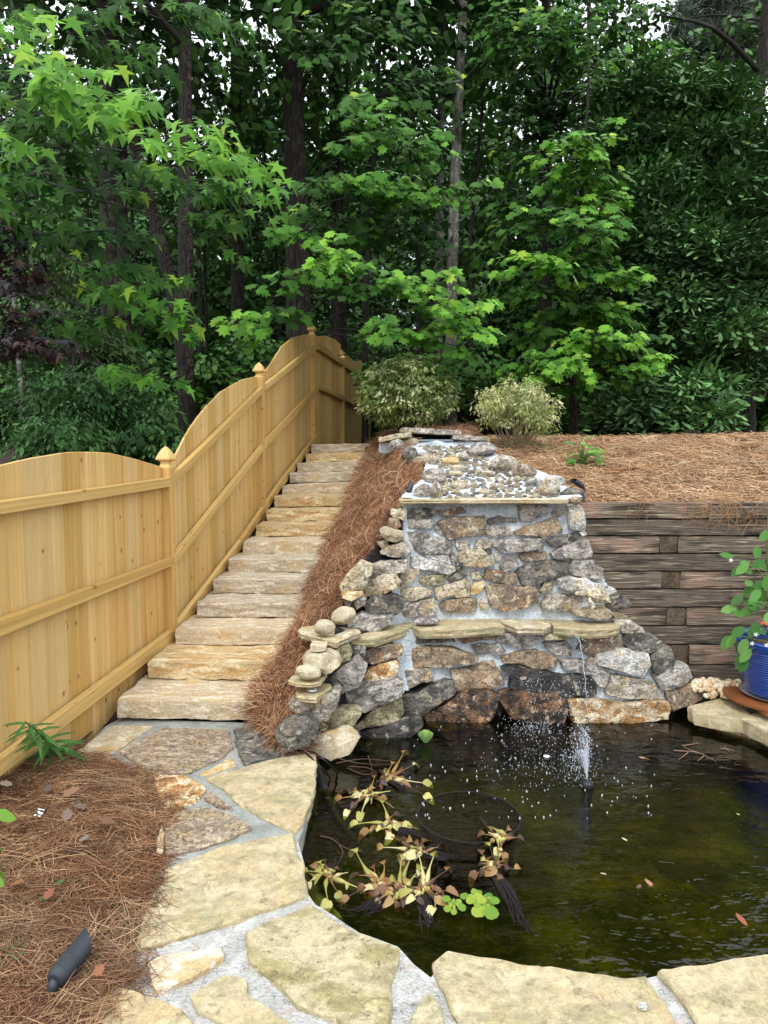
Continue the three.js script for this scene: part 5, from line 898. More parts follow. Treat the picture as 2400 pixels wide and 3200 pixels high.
// ---- background trees that only read as layers of leaves
{
  const r = rng(909), lab = 'woodland tree in the dark leafy background of the woods';
  for (let i = 0; i < 34; i++) {
    const D = rr(r, 17, 34), u = lerp(-350, 2750, (i + r()) / 34), x = (u - 1200) / FPX * D, H = rr(r, 13, 21) * (D > 25 ? 1.1 : 1), gap = u > 1960 ? 0.42 : u > 500 && u < 820 ? 0.6 : 1;
    forestTree({ D, w: rr(r, 12, 26) * 1.0, px: [[u, 1250], [u + rr(r, -30, 30), 500]], label: lab, group: 'background woodland trees', seed: 300 + i, n: 210, H: H * gap, low: 4, nl: gap < 1 ? 0 : 4, cols: i % 3 ? GREENS.far : GREENS.glow, crown: [[V(x, H * 0.6 * gap, -D), 3.2, H * 0.42 * gap, 2.6], [V(x + rr(r, -1, 1), 4.6, -D), 3.0, 2.2, 2.2]] });
  }
  const m = [], c = [], q = new THREE.Quaternion(), e = new THREE.Euler();
  for (let i = 0; i < 5200; i++) { const D = rr(r, 34, 60), x = rr(r, -0.8, 0.8) * D, y = 1 + Math.pow(r(), 1.3) * D * (x / D > 0.36 ? 0.24 : 0.42); e.set(rr(r, -0.4, 0.4), r() * 6, 0); q.setFromEuler(e); const s = rr(r, 1.6, 3); m.push(new THREE.Matrix4().compose(V(x, y, -D), q, V(s, s, s))); c.push(GREENS.far[i % 3].clone().multiplyScalar(rr(r, 0.7, 1.3))); }
  const w = instanced('distant_woods', SPRAY[0], LEAFDARK, m, c); scene.add(w); tag(w, 'far mass of woodland foliage behind the trees', 'woodland', undefined, 'stuff');
  // thin poles of saplings standing in the gloom
  const lab2 = 'thin dark sapling pole deep in the shaded woods';
  for (let i = 0; i < 26; i++) { const D = rr(r, 14, 26), u = lerp(-50, 2450, (i + r()) / 26), p0 = P(u, 1400, D), base = V(p0.x, groundAt(p0.x, D), -D), g = trunkGeo([V(), V(rr(r, -0.2, 0.2), 4, 0), V(rr(r, -0.5, 0.5), 9, 0)], rr(r, 0.03, 0.08), 0.02, i, 7), t = thing('sapling', lab2, 'tree', base, 'sapling poles in the woods'); part(t, 'trunk', g, BARK); t.add(crown(r, 26, ell(V(base.x, 6.5 + base.y, -D), 1.2, 3.4, 1.1), base, SPRAY[1], GREENS.far)); }
}
// ---- sweetgum with big star leaves at the left
leafyTree({
  name: 'sweetgum_tree', label: 'sweetgum with large star shaped leaves reaching in from the left above the fence', seed: 41, leaf: STAR, size: 0.17, parts: 300, droop: 0.75, r0: 0.12, r1: 0.04, limbR: 0.011, limbUp: 0.5,
  trunk: [V(-5.0, 0.6, -8.6), V(-4.95, 3, -8.5), V(-4.9, 6, -8.3), V(-4.8, 9, -8.2)],
  clusters: [
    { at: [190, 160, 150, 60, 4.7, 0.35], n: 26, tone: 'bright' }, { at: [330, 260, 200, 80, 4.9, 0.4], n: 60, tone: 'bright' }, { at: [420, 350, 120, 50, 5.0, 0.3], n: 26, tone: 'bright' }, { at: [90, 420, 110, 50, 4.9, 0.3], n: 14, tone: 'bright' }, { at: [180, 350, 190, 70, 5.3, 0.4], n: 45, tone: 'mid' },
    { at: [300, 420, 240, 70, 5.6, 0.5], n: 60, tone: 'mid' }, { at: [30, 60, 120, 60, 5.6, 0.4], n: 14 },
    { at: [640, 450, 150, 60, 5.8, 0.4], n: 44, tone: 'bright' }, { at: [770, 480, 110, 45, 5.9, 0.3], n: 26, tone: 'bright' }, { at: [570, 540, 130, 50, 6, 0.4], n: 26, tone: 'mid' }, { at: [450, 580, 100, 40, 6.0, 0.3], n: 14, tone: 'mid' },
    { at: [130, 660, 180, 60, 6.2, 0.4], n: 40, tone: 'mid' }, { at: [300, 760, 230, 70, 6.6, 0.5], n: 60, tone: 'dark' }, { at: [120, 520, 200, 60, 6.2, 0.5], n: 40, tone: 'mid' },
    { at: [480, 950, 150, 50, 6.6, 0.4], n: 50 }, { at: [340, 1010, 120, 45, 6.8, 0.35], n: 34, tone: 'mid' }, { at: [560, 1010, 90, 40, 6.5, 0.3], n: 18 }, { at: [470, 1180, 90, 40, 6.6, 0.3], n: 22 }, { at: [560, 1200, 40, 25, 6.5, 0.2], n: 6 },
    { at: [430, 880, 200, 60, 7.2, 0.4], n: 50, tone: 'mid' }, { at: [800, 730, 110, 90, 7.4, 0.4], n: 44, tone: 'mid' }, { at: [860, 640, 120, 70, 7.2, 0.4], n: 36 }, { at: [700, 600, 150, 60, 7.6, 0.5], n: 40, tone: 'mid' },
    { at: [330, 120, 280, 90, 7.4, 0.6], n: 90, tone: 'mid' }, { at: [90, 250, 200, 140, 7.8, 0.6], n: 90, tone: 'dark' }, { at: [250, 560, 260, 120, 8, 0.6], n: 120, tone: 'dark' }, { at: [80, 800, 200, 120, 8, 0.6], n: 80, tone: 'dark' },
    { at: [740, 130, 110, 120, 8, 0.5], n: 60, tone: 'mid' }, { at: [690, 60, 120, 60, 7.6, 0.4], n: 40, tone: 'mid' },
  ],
});
// ---- tulip tree: broad lobed leaves in front of the fence corner and the shrubs
leafyTree({
  dens: 1.7, name: 'tulip_tree', label: 'tulip tree with bright lobed leaves hanging over the fence corner and shrubs', seed: 43, leaf: TULIP, size: 0.17, parts: 300, droop: 0.45, r0: 0.1, r1: 0.04, limbR: 0.011, limbUp: 0.4,
  trunk: [V(-1.72, 1.7, -14.2), V(-1.75, 4, -14.1), V(-1.7, 7, -14), V(-1.6, 10, -14)],
  clusters: [
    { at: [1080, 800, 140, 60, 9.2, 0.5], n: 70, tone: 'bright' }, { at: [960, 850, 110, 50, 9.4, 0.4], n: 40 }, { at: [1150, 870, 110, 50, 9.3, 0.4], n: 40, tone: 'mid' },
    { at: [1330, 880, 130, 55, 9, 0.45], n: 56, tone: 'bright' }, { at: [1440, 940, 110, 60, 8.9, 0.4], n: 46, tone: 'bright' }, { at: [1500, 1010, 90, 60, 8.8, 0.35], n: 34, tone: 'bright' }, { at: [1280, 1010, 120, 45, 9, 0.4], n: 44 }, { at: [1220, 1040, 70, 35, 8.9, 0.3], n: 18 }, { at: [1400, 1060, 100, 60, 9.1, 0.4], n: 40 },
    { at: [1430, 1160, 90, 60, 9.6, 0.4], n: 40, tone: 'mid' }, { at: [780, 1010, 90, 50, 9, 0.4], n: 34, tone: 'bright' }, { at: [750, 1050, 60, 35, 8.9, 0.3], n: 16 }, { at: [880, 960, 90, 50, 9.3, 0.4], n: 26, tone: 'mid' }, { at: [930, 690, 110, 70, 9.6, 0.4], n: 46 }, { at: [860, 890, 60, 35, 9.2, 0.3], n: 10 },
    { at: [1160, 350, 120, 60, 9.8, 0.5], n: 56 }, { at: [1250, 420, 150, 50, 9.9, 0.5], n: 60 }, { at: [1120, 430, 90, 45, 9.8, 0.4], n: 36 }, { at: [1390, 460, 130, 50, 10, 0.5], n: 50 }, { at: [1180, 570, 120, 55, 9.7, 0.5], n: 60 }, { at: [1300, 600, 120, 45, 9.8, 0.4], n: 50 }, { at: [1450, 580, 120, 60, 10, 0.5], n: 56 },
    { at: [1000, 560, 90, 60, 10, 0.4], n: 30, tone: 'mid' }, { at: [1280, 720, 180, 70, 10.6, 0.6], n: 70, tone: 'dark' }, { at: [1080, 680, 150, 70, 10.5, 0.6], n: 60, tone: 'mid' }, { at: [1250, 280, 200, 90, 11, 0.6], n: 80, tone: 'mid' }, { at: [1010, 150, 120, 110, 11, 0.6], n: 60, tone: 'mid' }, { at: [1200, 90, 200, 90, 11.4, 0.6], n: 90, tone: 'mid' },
  ],
});
// ---- young tulip tree at the right, a leafy cone
{
  const cl = [];
  const r = rng(99), cone = [[1840, 420, 90], [1790, 480, 170], [1840, 560, 180], [1850, 640, 150], [1700, 700, 170], [1830, 720, 140], [1680, 820, 150], [1800, 830, 150], [1900, 880, 120], [1690, 930, 150], [1830, 960, 160], [1930, 990, 110], [1700, 1050, 170], [1860, 1060, 170], [1980, 1080, 120], [1640, 1130, 90], [1780, 1150, 150], [1920, 1160, 110], [2060, 1140, 70], [1740, 1210, 80]];
  cone.forEach(([u, v, w], i) => cl.push({ at: [u, v, w, 46, 10.6 + rr(r, -0.6, 0.6), 0.5], n: Math.round(w * 0.42), tone: ['lit', 'bright', 'lit', 'bright', 'mid'][i % 5] }));
  for (const [u, v, w] of [[1620, 500, 120], [1600, 640, 120], [1560, 760, 130], [1580, 880, 120], [1750, 600, 150], [1760, 780, 160], [1760, 1000, 170]]) cl.push({ at: [u, v, w, 60, 11.8, 0.6], n: 40, tone: 'mid' });
  leafyTree({ dens: 1.9, name: 'tulip_tree', label: 'young cone shaped tulip tree at the right with branches sweeping down to the bank', seed: 45, leaf: TULIP, size: 0.17, parts: 300, droop: 0.35, r0: 0.07, r1: 0.02, limbR: 0.011, limbUp: -0.2, trunk: [V(3.0, 1.75, -11.2), V(2.95, 3, -11.2), V(3.0, 5, -11.2), V(3.1, 7.4, -11.2)], clusters: cl });
}
// ---- canopy at the upper right, maple-like leaves
leafyTree({
  name: 'maple_tree', label: 'tall maple whose leafy boughs fill the upper right against the sky', seed: 47, leaf: MAPLE, size: 0.16, parts: 150, droop: 0.45, r0: 0.16, r1: 0.06, limbR: 0.05, leafMat: LEAF,
  trunk: [V(3.4, 1.7, -14.6), V(3.2, 5, -14.4), V(3.1, 9, -14.2), V(3.0, 13, -14)],
  clusters: [[1620, 70, 150, 60, 12, 'lit', 90], [1760, 90, 130, 60, 11.6, 'lit', 90], [1830, 40, 120, 45, 11.5, 'lit', 70], [1700, 160, 160, 60, 12.2, 'mid', 90], [1850, 180, 130, 60, 12, 'lit', 70], [1600, 230, 150, 60, 13, 'mid', 80], [2000, 60, 150, 60, 13, 'mid', 90], [2080, 160, 130, 60, 13.2, 'lit', 70], [1950, 240, 170, 70, 13.4, 'mid', 90], [1800, 290, 160, 60, 13, 'mid', 70], [1680, 330, 170, 50, 13.2, 'mid', 70], [2130, 240, 120, 50, 13.6, 'lit', 60], [1560, 130, 120, 60, 12.6, 'mid', 60], [2010, 320, 140, 50, 13.6, 'mid', 60], [2240, 270, 130, 40, 14, 'lit', 60], [1640, 420, 110, 40, 13.6, 'dark', 30], [1500, 60, 120, 70, 13, 'mid', 60], [2300, 320, 100, 40, 14, 'lit', 40]].map(([u, v, a, b, D, tone, n]) => ({ at: [u, v, a, b, D, 0.7], n: Math.round(n * 1.5), tone })),
});
// ---- oak with narrow leaves
{
  const base = V(7.2, 1.7, -14.2), t = thing('willow_oak', 'dark oak with narrow bluish leaves filling the right side of the woods', 'tree', base), r = rng(51);
  part(t, 'trunk', trunkGeo([V(), V(-0.1, 4, 0), V(0.1, 9, 0)], 0.2, 0.08, 3, 12), BARK);
  const spots = [[2120, 330, 260, 90, 13], [2000, 470, 190, 90, 13], [2250, 480, 200, 110, 13], [2120, 620, 240, 100, 12.6], [2300, 640, 160, 100, 13], [2030, 760, 150, 90, 12.4], [2200, 800, 220, 70, 12], [2130, 900, 200, 80, 12.4], [2320, 880, 140, 80, 12.6], [2050, 1010, 130, 80, 12.8], [2250, 1060, 200, 55, 11.8], [2180, 960, 180, 50, 12], [2380, 1020, 110, 80, 12.4], [2100, 1240, 200, 60, 11.6], [2010, 1300, 160, 50, 11.4], [2330, 1180, 150, 60, 12.4], [2150, 1330, 140, 40, 11.4], [1930, 1340, 120, 60, 12.2], [2400, 560, 120, 200, 13.4], [2400, 760, 100, 120, 13.6]];
  spots.forEach(([u, v, a, b, D], i) => { const k = pxCluster(u, v, a, b, D, 0.8); t.add(crown(r, Math.round(a * b / 210) + 14, ell(k.C, k.rx, k.ry * 0.72, k.rz, 0.2), base, SPRAYNARROW, GREENS.oak, 'crown', LEAFDARK, [0.7, 1.2])); });
  const lm = []; for (let i = 0; i < 9; i++) { const y = 1 + i * 0.8, a = r() * 6.28; lm.push(tubeGeo(curvePts([V(0, y, 0), V(Math.cos(a) * 1.2, y + 0.4, Math.sin(a) * 0.8 + 0.5), V(Math.cos(a) * 2.6, y + 0.2, Math.sin(a) * 1.2 + 1.2)], 6), [0.06, 0.05, 0.045, 0.04, 0.03, 0.02, 0.01], 5)); } lm.forEach((g) => part(t, 'limb', g, BARK));
}
// ---- pine tips against the sky, upper right
{
  const base = V(11.5, 1.6, -22), t = thing('pine_tree', 'pine with grey green needle tufts against the sky in the top right corner', 'tree', base), r = rng(53), l = [];
  part(t, 'trunk', trunkGeo([V(), V(0, 6, 0), V(0.2, 14, 0)], 0.2, 0.06, 5, 10), BARK);
  for (let i = 0; i < 40; i++) { const d = V(rr(r, -1, 1), rr(r, -0.3, 1), rr(r, -1, 1)).normalize(); l.push(tubeGeo([V(), d.clone().multiplyScalar(0.16), d.clone().multiplyScalar(0.3).add(V(0, -0.05, 0))], [0.006, 0.006, 0.002], 3)); }
  const g = merged(l); t.add(crown(r, 330, (q) => ell(P(2290, 110, 22), 1.9, 1.6, 1.2, 0)(q), base, g, [lin(0.1, 0.14, 0.09), lin(0.13, 0.17, 0.12), lin(0.08, 0.11, 0.07)], 'crown', LEAFDARK, [1.2, 1.9]));
  const lm = []; for (let i = 0; i < 12; i++) { const e = ell(P(2290, 110, 22), 1.8, 1.5, 1, 0)(r).sub(base); lm.push(tubeGeo([V(0.1, e.y - 0.5, 0), e.clone().multiplyScalar(0.5).add(V(0, e.y * 0.5, 0)), e], [0.04, 0.03, 0.015], 5)); } lm.forEach((g) => part(t, 'limb', g, BARK));
}
// ---- understorey
function bush(name, label, C, rx, ry, rz, n, geo, cols, o = {}) {
  const r = rng(o.seed ?? 7), gy = o.gy ?? groundAt(C.x, -C.z), base = V(C.x, gy, C.z), t = thing(name, label, o.cat ?? 'shrub', base, o.group), l = [];
  for (let i = 0; i < (o.stems ?? 14); i++) { const a = r() * 6.28, q = Math.sqrt(r()), e = V(Math.cos(a) * rx * q * 0.8, C.y - gy + ry * rr(r, -0.4, 0.7), Math.sin(a) * rz * q * 0.8); l.push(tubeGeo(curvePts([V(Math.cos(a) * 0.06, 0, Math.sin(a) * 0.06), e.clone().multiplyScalar(0.45).add(V(0, e.y * 0.1, 0)), e], 6), [0.014, 0.012, 0.01, 0.008, 0.006, 0.005, 0.003].map((x) => x * (o.sr ?? 1)), 5)); }
  part(t, 'stems', merged(l), o.stemMat ?? BARK);
  t.add(crown(r, n, ell(C, rx, ry, rz, o.hollow ?? 0.6), base, geo, cols, 'foliage', o.mat ?? LEAF, o.sc ?? [0.8, 1.25])); return t;
}
{
  const holly = [lin(0.06, 0.16, 0.04), lin(0.09, 0.22, 0.055), lin(0.04, 0.11, 0.03), lin(0.13, 0.26, 0.085)];
  const h = (u, v, a, b, D, n, label, seed, cols = holly) => { const k = pxCluster(u, v, a, b, D); bush('understorey_shrub', label, k.C, k.rx, k.ry, k.rz, n, SPRAYSMALL, cols, { seed, hollow: 0.3, sc: [1.2, 2.2] }); };
  h(300, 1250, 230, 110, 9.5, 190, 'light green small leaved shrub behind the low fence arch', 61);
  h(170, 1370, 170, 70, 8.6, 120, 'small leaved shrub low at the left edge just above the fence', 62);
  h(460, 1370, 160, 70, 9.2, 120, 'small leaved shrub left of the low fence finial', 63);
  h(130, 1050, 170, 110, 11, 110, 'taller dim shrub at the left behind the purple leaves', 64);
  h(300, 1090, 110, 60, 10.5, 90, 'yellowish twiggy shrub between the left trunks', 65, [lin(0.12, 0.2, 0.06), lin(0.09, 0.16, 0.05)]);
  const k = pxCluster(205, 850, 60, 100, 9.8); bush('young_sapling', 'slim pale stemmed sapling with yellow green leaves at the left', k.C, k.rx, k.ry, k.rz, 40, SPRAYSMALL, [lin(0.16, 0.26, 0.07), lin(0.12, 0.2, 0.06)], { seed: 66, cat: 'tree', stems: 3, sr: 1.6, hollow: 0, stemMat: BARKGREY, sc: [1, 1.6] });
  const pale = thing('birch_sapling', 'thin whitish trunk at the far left above the fence', 'tree', V(P(80, 1400, 9.6).x, 0.8, -9.6)); part(pale, 'trunk', trunkGeo([V(), V(-0.02, 1.6, 0), V(-0.08, 3.2, 0), V(0, 4.6, 0)], 0.042, 0.02, 3, 8), BARKGREY); pale.add(crown(rng(67), 18, ell(V(pale.position.x, 4.9, -9.6), 0.7, 0.7, 0.6), pale.position, SPRAYSTAR, GREENS.mid));
  // purple maple
  const pb = V(P(-120, 900, 7).x, 0.4, -7), pm = thing('purple_maple', 'dark purple leaved maple poking in at the left edge', 'tree', pb), r = rng(68);
  part(pm, 'trunk', trunkGeo([V(), V(0.1, 1.5, 0.05), V(0.2, 3.6, 0.1)], 0.06, 0.03, 2, 9), BARK);
  const pur = [lin(0.02, 0.01, 0.012), lin(0.03, 0.013, 0.015), lin(0.018, 0.012, 0.016), lin(0.06, 0.022, 0.018)];
  for (const [u, v, a, b, D, n] of [[20, 740, 70, 50, 6.6, 7], [50, 860, 80, 40, 6.5, 9], [40, 960, 90, 40, 6.5, 9], [110, 1080, 130, 34, 6.4, 14], [20, 1050, 70, 40, 6.6, 7]]) { const q = pxCluster(u, v, a, b, D, 0.35); pm.add(crown(r, n, ell(q.C, q.rx, q.ry, q.rz, 0), pb, sprayGeo(STAR, 14, 0.2, 0.1, n), pur, 'crown', LEAFDARK)); pm.children.at(-1).name = 'crown'; }
  // dim shrubs filling the forest edge
  const rl = rng(70), ul = 'dim green shrub in the deep shade of the woods';
  for (let i = 0; i < 30; i++) { const D = rr(rl, 13, 24), u = lerp(-200, 2600, (i + rl()) / 30), v = rr(rl, 1040, 1300), q = pxCluster(u, v, rr(rl, 120, 200), rr(rl, 80, 150), D, 1.1); bush('understorey_shrub', ul, q.C, q.rx, q.ry, q.rz, 60, SPRAY[i % 3], i % 4 === 1 && u < 1900 ? GREENS.glow : GREENS.far, { seed: 400 + i, group: 'dim shrubs in the woods', hollow: 0.2, mat: LEAFDARK, stems: 6, sr: 2, sc: [0.5, 0.9] }); }
  // variegated shrubs by the spillway
  const vg = sprayGeo(OVAL, 18, 0.08, 0.05, 12), cols = [lin(0.5, 0.58, 0.24), lin(0.4, 0.5, 0.18), lin(0.24, 0.34, 0.1), lin(0.66, 0.7, 0.4), lin(0.15, 0.24, 0.07)];
  const a = pxCluster(1275, 1225, 148, 112, 9.6, 0.55); bush('variegated_shrub', 'dense round variegated shrub against the fence corner', a.C, a.rx, a.ry, a.rz, 700, vg, cols, { seed: 71, gy: 1.9, stems: 20, hollow: 0.8, sc: [0.8, 1.5] });
  // the open one: stems fanning from one foot, leaf tufts only along their upper parts
  const rb = rng(72), foot = V(P(1605, 1405, 8).x, hillY(P(1605, 1405, 8).x, 8) - 0.02, -8), tb = thing('variegated_shrub', 'open twiggy pale yellow variegated shrub right of the spillway', 'shrub', foot), stm = plain(0x84785f, 0.9), mm = [], mc = [], pal = [lin(0.6, 0.63, 0.28), lin(0.48, 0.54, 0.2), lin(0.34, 0.42, 0.14), lin(0.7, 0.7, 0.4)];
  for (let i = 0; i < 46; i++) {
    const [u, v] = [1612 + rr(rb, -1, 1) * 126, 0], k = (u - 1612) / 126, vt = 1178 + 80 * k * k + rr(rb, 0, 1) * rr(rb, 0, 85), tip = P(u, Math.min(vt, 1305), 8 + rr(rb, -0.42, 0.4)).sub(foot); void v; const c = new THREE.CatmullRomCurve3([V(rr(rb, -0.05, 0.05), -0.05, rr(rb, -0.05, 0.05)), V(tip.x * 0.5 + rr(rb, -0.06, 0.06), tip.y * 0.42, tip.z * 0.5), V(tip.x * 0.8, tip.y * 0.78, tip.z * 0.8), tip]);
    part(tb, 'stem', tubeGeo(c.getPoints(7), [0.0075, 0.007, 0.006, 0.0055, 0.005, 0.004, 0.003, 0.002], 5), stm);
    for (let j = 0; j < 8; j++) { const q = c.getPoint(1 - Math.pow(rb(), 1.2) * 0.52).add(V(rr(rb, -0.1, 0.1), rr(rb, -0.08, 0.06), rr(rb, -0.1, 0.1))), s = rr(rb, 0.5, 1.05); mm.push(new THREE.Matrix4().compose(q, new THREE.Quaternion().setFromEuler(new THREE.Euler(rr(rb, -0.6, 0.6), rb() * 6.28, rr(rb, -0.6, 0.6))), V(s, s, s))); mc.push(pal[Math.floor(rb() * 4)].clone().multiplyScalar(rr(rb, 0.75, 1.15))); }
  }
  tb.add(instanced('foliage', vg, LEAF, mm, mc));
}
// small plants on the bank
function seedling(label, pos, n, size, cols, seed, geo = OVAL, spread = 0.12, h = 0.16, name = 'seedling') {
  const r = rng(seed), t = thing(name, label, 'plant', pos), l = [];
  for (let i = 0; i < n; i++) { const a = r() * 6.28, q = Math.sqrt(r()) * spread, y = h * (1 - q / spread * 0.6) * rr(r, 0.4, 1), p = V(Math.cos(a) * q, y, Math.sin(a) * q); const m = part(t, 'leaf', geo, colMat(cols[Math.floor(r() * cols.length)])); m.applyMatrix4(frame(p, V(Math.cos(a), rr(r, -0.3, 0.7), Math.sin(a)), V(rr(r, -0.4, 0.4), 1, 0.4), size * rr(r, 0.7, 1.2))); l.push(tubeGeo([V(0, 0, 0), p.clone().multiplyScalar(0.5).add(V(0, h * 0.12, 0)), p], [0.004, 0.003, 0.002], 4)); }
  part(t, 'stems', merged(l), plain(0x4d6b2a)); return t;
}
const CM = {}; const colMat = (c) => CM[c.getHexString()] ??= (() => { const m = LEAF.clone(); m.color = c.clone(); return m; })();
const bank = (u, v) => { let D = 6; for (let i = 0; i < 20; i++) { const q = P(u, v, D); D += (q.y - hillY(q.x, D)) * 4; D = clamp(D, 5.4, 10); } return P(u, v, D); };
seedling('bright green leafy seedling on the pine straw bank', bank(1818, 1478), 46, 0.11, [lin(0.14, 0.34, 0.04), lin(0.09, 0.24, 0.035), lin(0.25, 0.45, 0.07)], 81, leafGeo([[0, 0], [0.2, 0.16], [0.29, 0.45], [0.2, 0.75], [0, 1]], 0.25, 0.3), 0.14, 0.44);
seedling('low dark green ferny weed on the bank above the timber wall', bank(2070, 1525), 60, 0.07, [lin(0.05, 0.15, 0.04), lin(0.07, 0.19, 0.05)], 82, NARROW, 0.16, 0.1, 'weed');
seedling('tiny pale weed at the right of the pine straw bank', bank(2376, 1492), 10, 0.05, [lin(0.16, 0.3, 0.08)], 83, OVAL, 0.06, 0.07, 'weed');
seedling('small weeds at the foot of the twiggy variegated shrub', bank(1690, 1420), 30, 0.06, [lin(0.08, 0.18, 0.05), lin(0.12, 0.24, 0.07)], 84, OVAL, 0.3, 0.16, 'weed');
{ // reddish dead tuft
  const p = bank(1965, 1495), r = rng(85), l = []; for (let i = 0; i < 40; i++) { const a = r() * 6.28, q = rr(r, 0.06, 0.17); l.push(tubeGeo([V(), V(Math.cos(a) * q * 0.5, 0.1, Math.sin(a) * q * 0.5), V(Math.cos(a) * q, rr(r, 0.02, 0.12), Math.sin(a) * q)], [0.003, 0.003, 0.001], 3)); }
  single('dead_tuft', merged(l), plain(0x8a4a30, 0.9), 'reddish brown dead tuft between the two weeds on the bank', 'plant').position.copy(p);
}
{ const p = bank(2090, 1405), m = single('tree_stump', trunkGeo([V(0, -0.1, 0), V(0, 0.1, 0), V(0.01, 0.2, 0)], 0.13, 0.11, 4, 12), BARK, 'short dark stump at the back edge of the bank', 'stump'); m.position.copy(P(2160, 1375, 10.2)); m.position.y = 1.9; void p; }
// ---------------------------------------------------------------- pond life and gear
const onWater = (u, v, h = 0) => G(u, v, WATER + h);
{ // corrugated hose and cables at the left edge
  const pts = curvePts([G(978, 2378, -0.1), G(992, 2415, WATER + 0.01), G(1015, 2470, WATER - 0.02), G(1060, 2560, -0.24), G(1120, 2640, -0.36)], 90);
  const h = single('corrugated_hose', tubeGeo(pts, pts.map((_, i) => 0.026 + (i % 2 ? 0.004 : 0)), 12), HOSE, 'black corrugated hose slipping into the pond beside the flagstones', 'hose'); void h;
  const cab = (label, l) => single('cable', tubeGeo(curvePts(l, 40), 0.005, 7), HOSE, label, 'cable');
  cab('thin black cable running from the flagstones into the pond', [G(905, 2345, 0.012), G(975, 2350, 0.03), G(1010, 2372, 0.02), G(1040, 2400, -0.05), G(1062, 2420, -0.2)]);
  cab('second thin black cable beside the hose at the pond edge', [G(955, 2352, 0.015), G(1000, 2395, -0.02), G(1030, 2430, WATER + 0.01), G(1035, 2470, -0.2)]);
}
{ // round black basket just under the water
  const c = onWater(1465, 2550, -0.005), R = 0.262, g = merged([new THREE.TorusGeometry(R, 0.007, 8, 56).rotateX(Math.PI / 2), new THREE.CylinderGeometry(R, R * 0.8, 0.3, 40, 1, true).translate(0, -0.15, 0), new THREE.CircleGeometry(R * 0.97, 40).rotateX(-Math.PI / 2).translate(0, -0.03, 0)]);
  single('planter_basket', g, plain(0x060606, 0.8), 'round black basket resting just under the pond surface', 'basket').position.copy(c);
}
function petiole(a, b, r0, bulge, bend, r) { const m = a.clone().lerp(b, 0.5).add(bend), n = 10, pts = new THREE.QuadraticBezierCurve3(a, m, b).getPoints(n); void r; return tubeGeo(pts, pts.map((_, i) => { const t = i / n; return r0 * (0.55 + bulge * Math.exp(-Math.pow((t - 0.32) / 0.2, 2)) - 0.25 * t); }), 8); }
const HY = { yel: [plain(0xaaa35a, 0.45), plain(0x938f46, 0.45), plain(0xbcb07a, 0.45)], bro: [plain(0x69492c, 0.45), plain(0x7f5c34, 0.45), plain(0x3f2b1d, 0.5), plain(0x947440, 0.45)], root: plain(0x1d1514, 0.9), grn: [lin(0.28, 0.42, 0.05), lin(0.2, 0.36, 0.05), lin(0.38, 0.5, 0.07), lin(0.12, 0.28, 0.05)] };
const BLADE = leafGeo([[0, 0], [0.2, 0.1], [0.36, 0.4], [0.33, 0.72], [0.16, 0.94], [0, 1]], -0.9, 0.7);
function hyacinth(label, u, v, o) {
  const r = rng(o.seed), c = onWater(u, v, 0.005), t = thing('water_hyacinth', label, 'water plant', c, undefined), K = 3.3 / FPX * (o.k ?? 1);
  o.arms.forEach(([dx, dy, h, kind, leaf]) => {
    const e = onWater(u + dx, v + dy, 0).sub(c); e.y = h * 0.24; const a = V(rr(r, -0.015, 0.015), 0.008, rr(r, -0.015, 0.015)), M = kind === 'y' ? HY.yel[Math.floor(r() * 3)] : HY.bro[Math.floor(r() * 4)];
    part(t, 'petiole', petiole(a, e, 0.0075 * (o.pr ?? 1), 1.0, V(rr(r, -0.02, 0.02), 0.006 + h * 0.12, rr(r, -0.02, 0.02)), r), M);
    if (leaf) { const m = part(t, 'leaf', BLADE, leaf === 'y' ? HY.yel[Math.floor(r() * 3)] : HY.bro[Math.floor(r() * 4)]); m.applyMatrix4(frame(e, e.clone().setY(rr(r, -0.035, 0.012)).add(V(rr(r, -0.05, 0.05), 0, rr(r, -0.02, 0.06))), V(rr(r, -0.5, 0.5), 0.8, rr(r, 0, 0.8)), K * 36 * rr(r, 0.7, 1.25))); }
  });
  const l = []; for (const [dx, dy, n] of o.roots ?? []) { const e = onWater(u + dx, v + dy, 0).sub(c); for (let i = 0; i < n; i++) l.push(tubeGeo(curvePts([V(rr(r, -0.02, 0.02), 0, rr(r, -0.02, 0.02)), e.clone().multiplyScalar(0.5).add(V(rr(r, -0.03, 0.03), rr(r, -0.005, 0.015), rr(r, -0.02, 0.02))), e.clone().multiplyScalar(rr(r, 0.75, 1.1)).add(V(rr(r, -0.035, 0.035), rr(r, -0.02, 0.004), rr(r, -0.03, 0.03)))], 6), [0.004, 0.004, 0.003, 0.003, 0.002, 0.002, 0.001], 4)); }
  if (l.length) part(t, 'roots', merged(l), HY.root).userData.kind = 'stuff';
  for (let i = 0; i < 12; i++) { const a = r() * 6.28, d = rr(r, 0.03, 0.085), s = V(rr(r, -0.05, 0.05), rr(r, 0.004, 0.02), rr(r, -0.03, 0.03)), e = s.clone().add(V(Math.cos(a) * d, rr(r, -0.006, 0.02), Math.sin(a) * d)), y = r() < 0.38; part(t, 'petiole', petiole(s, e, rr(r, 0.005, 0.009), 1.1, V(rr(r, -0.012, 0.012), 0.008, rr(r, -0.012, 0.012)), r), y ? HY.yel[i % 3] : HY.bro[i % 4]); if (r() < 0.6) { const m = part(t, 'leaf', BLADE, y ? HY.yel[i % 3] : HY.bro[(i + 1) % 4]); m.applyMatrix4(frame(e, V(Math.cos(a + rr(r, -1, 1)), rr(r, -0.3, 0.4), Math.sin(a + rr(r, -1, 1))), V(rr(r, -0.7, 0.7), 0.7, rr(r, -0.3, 0.9)), rr(r, 0.028, 0.06))); } }
  return t;
}
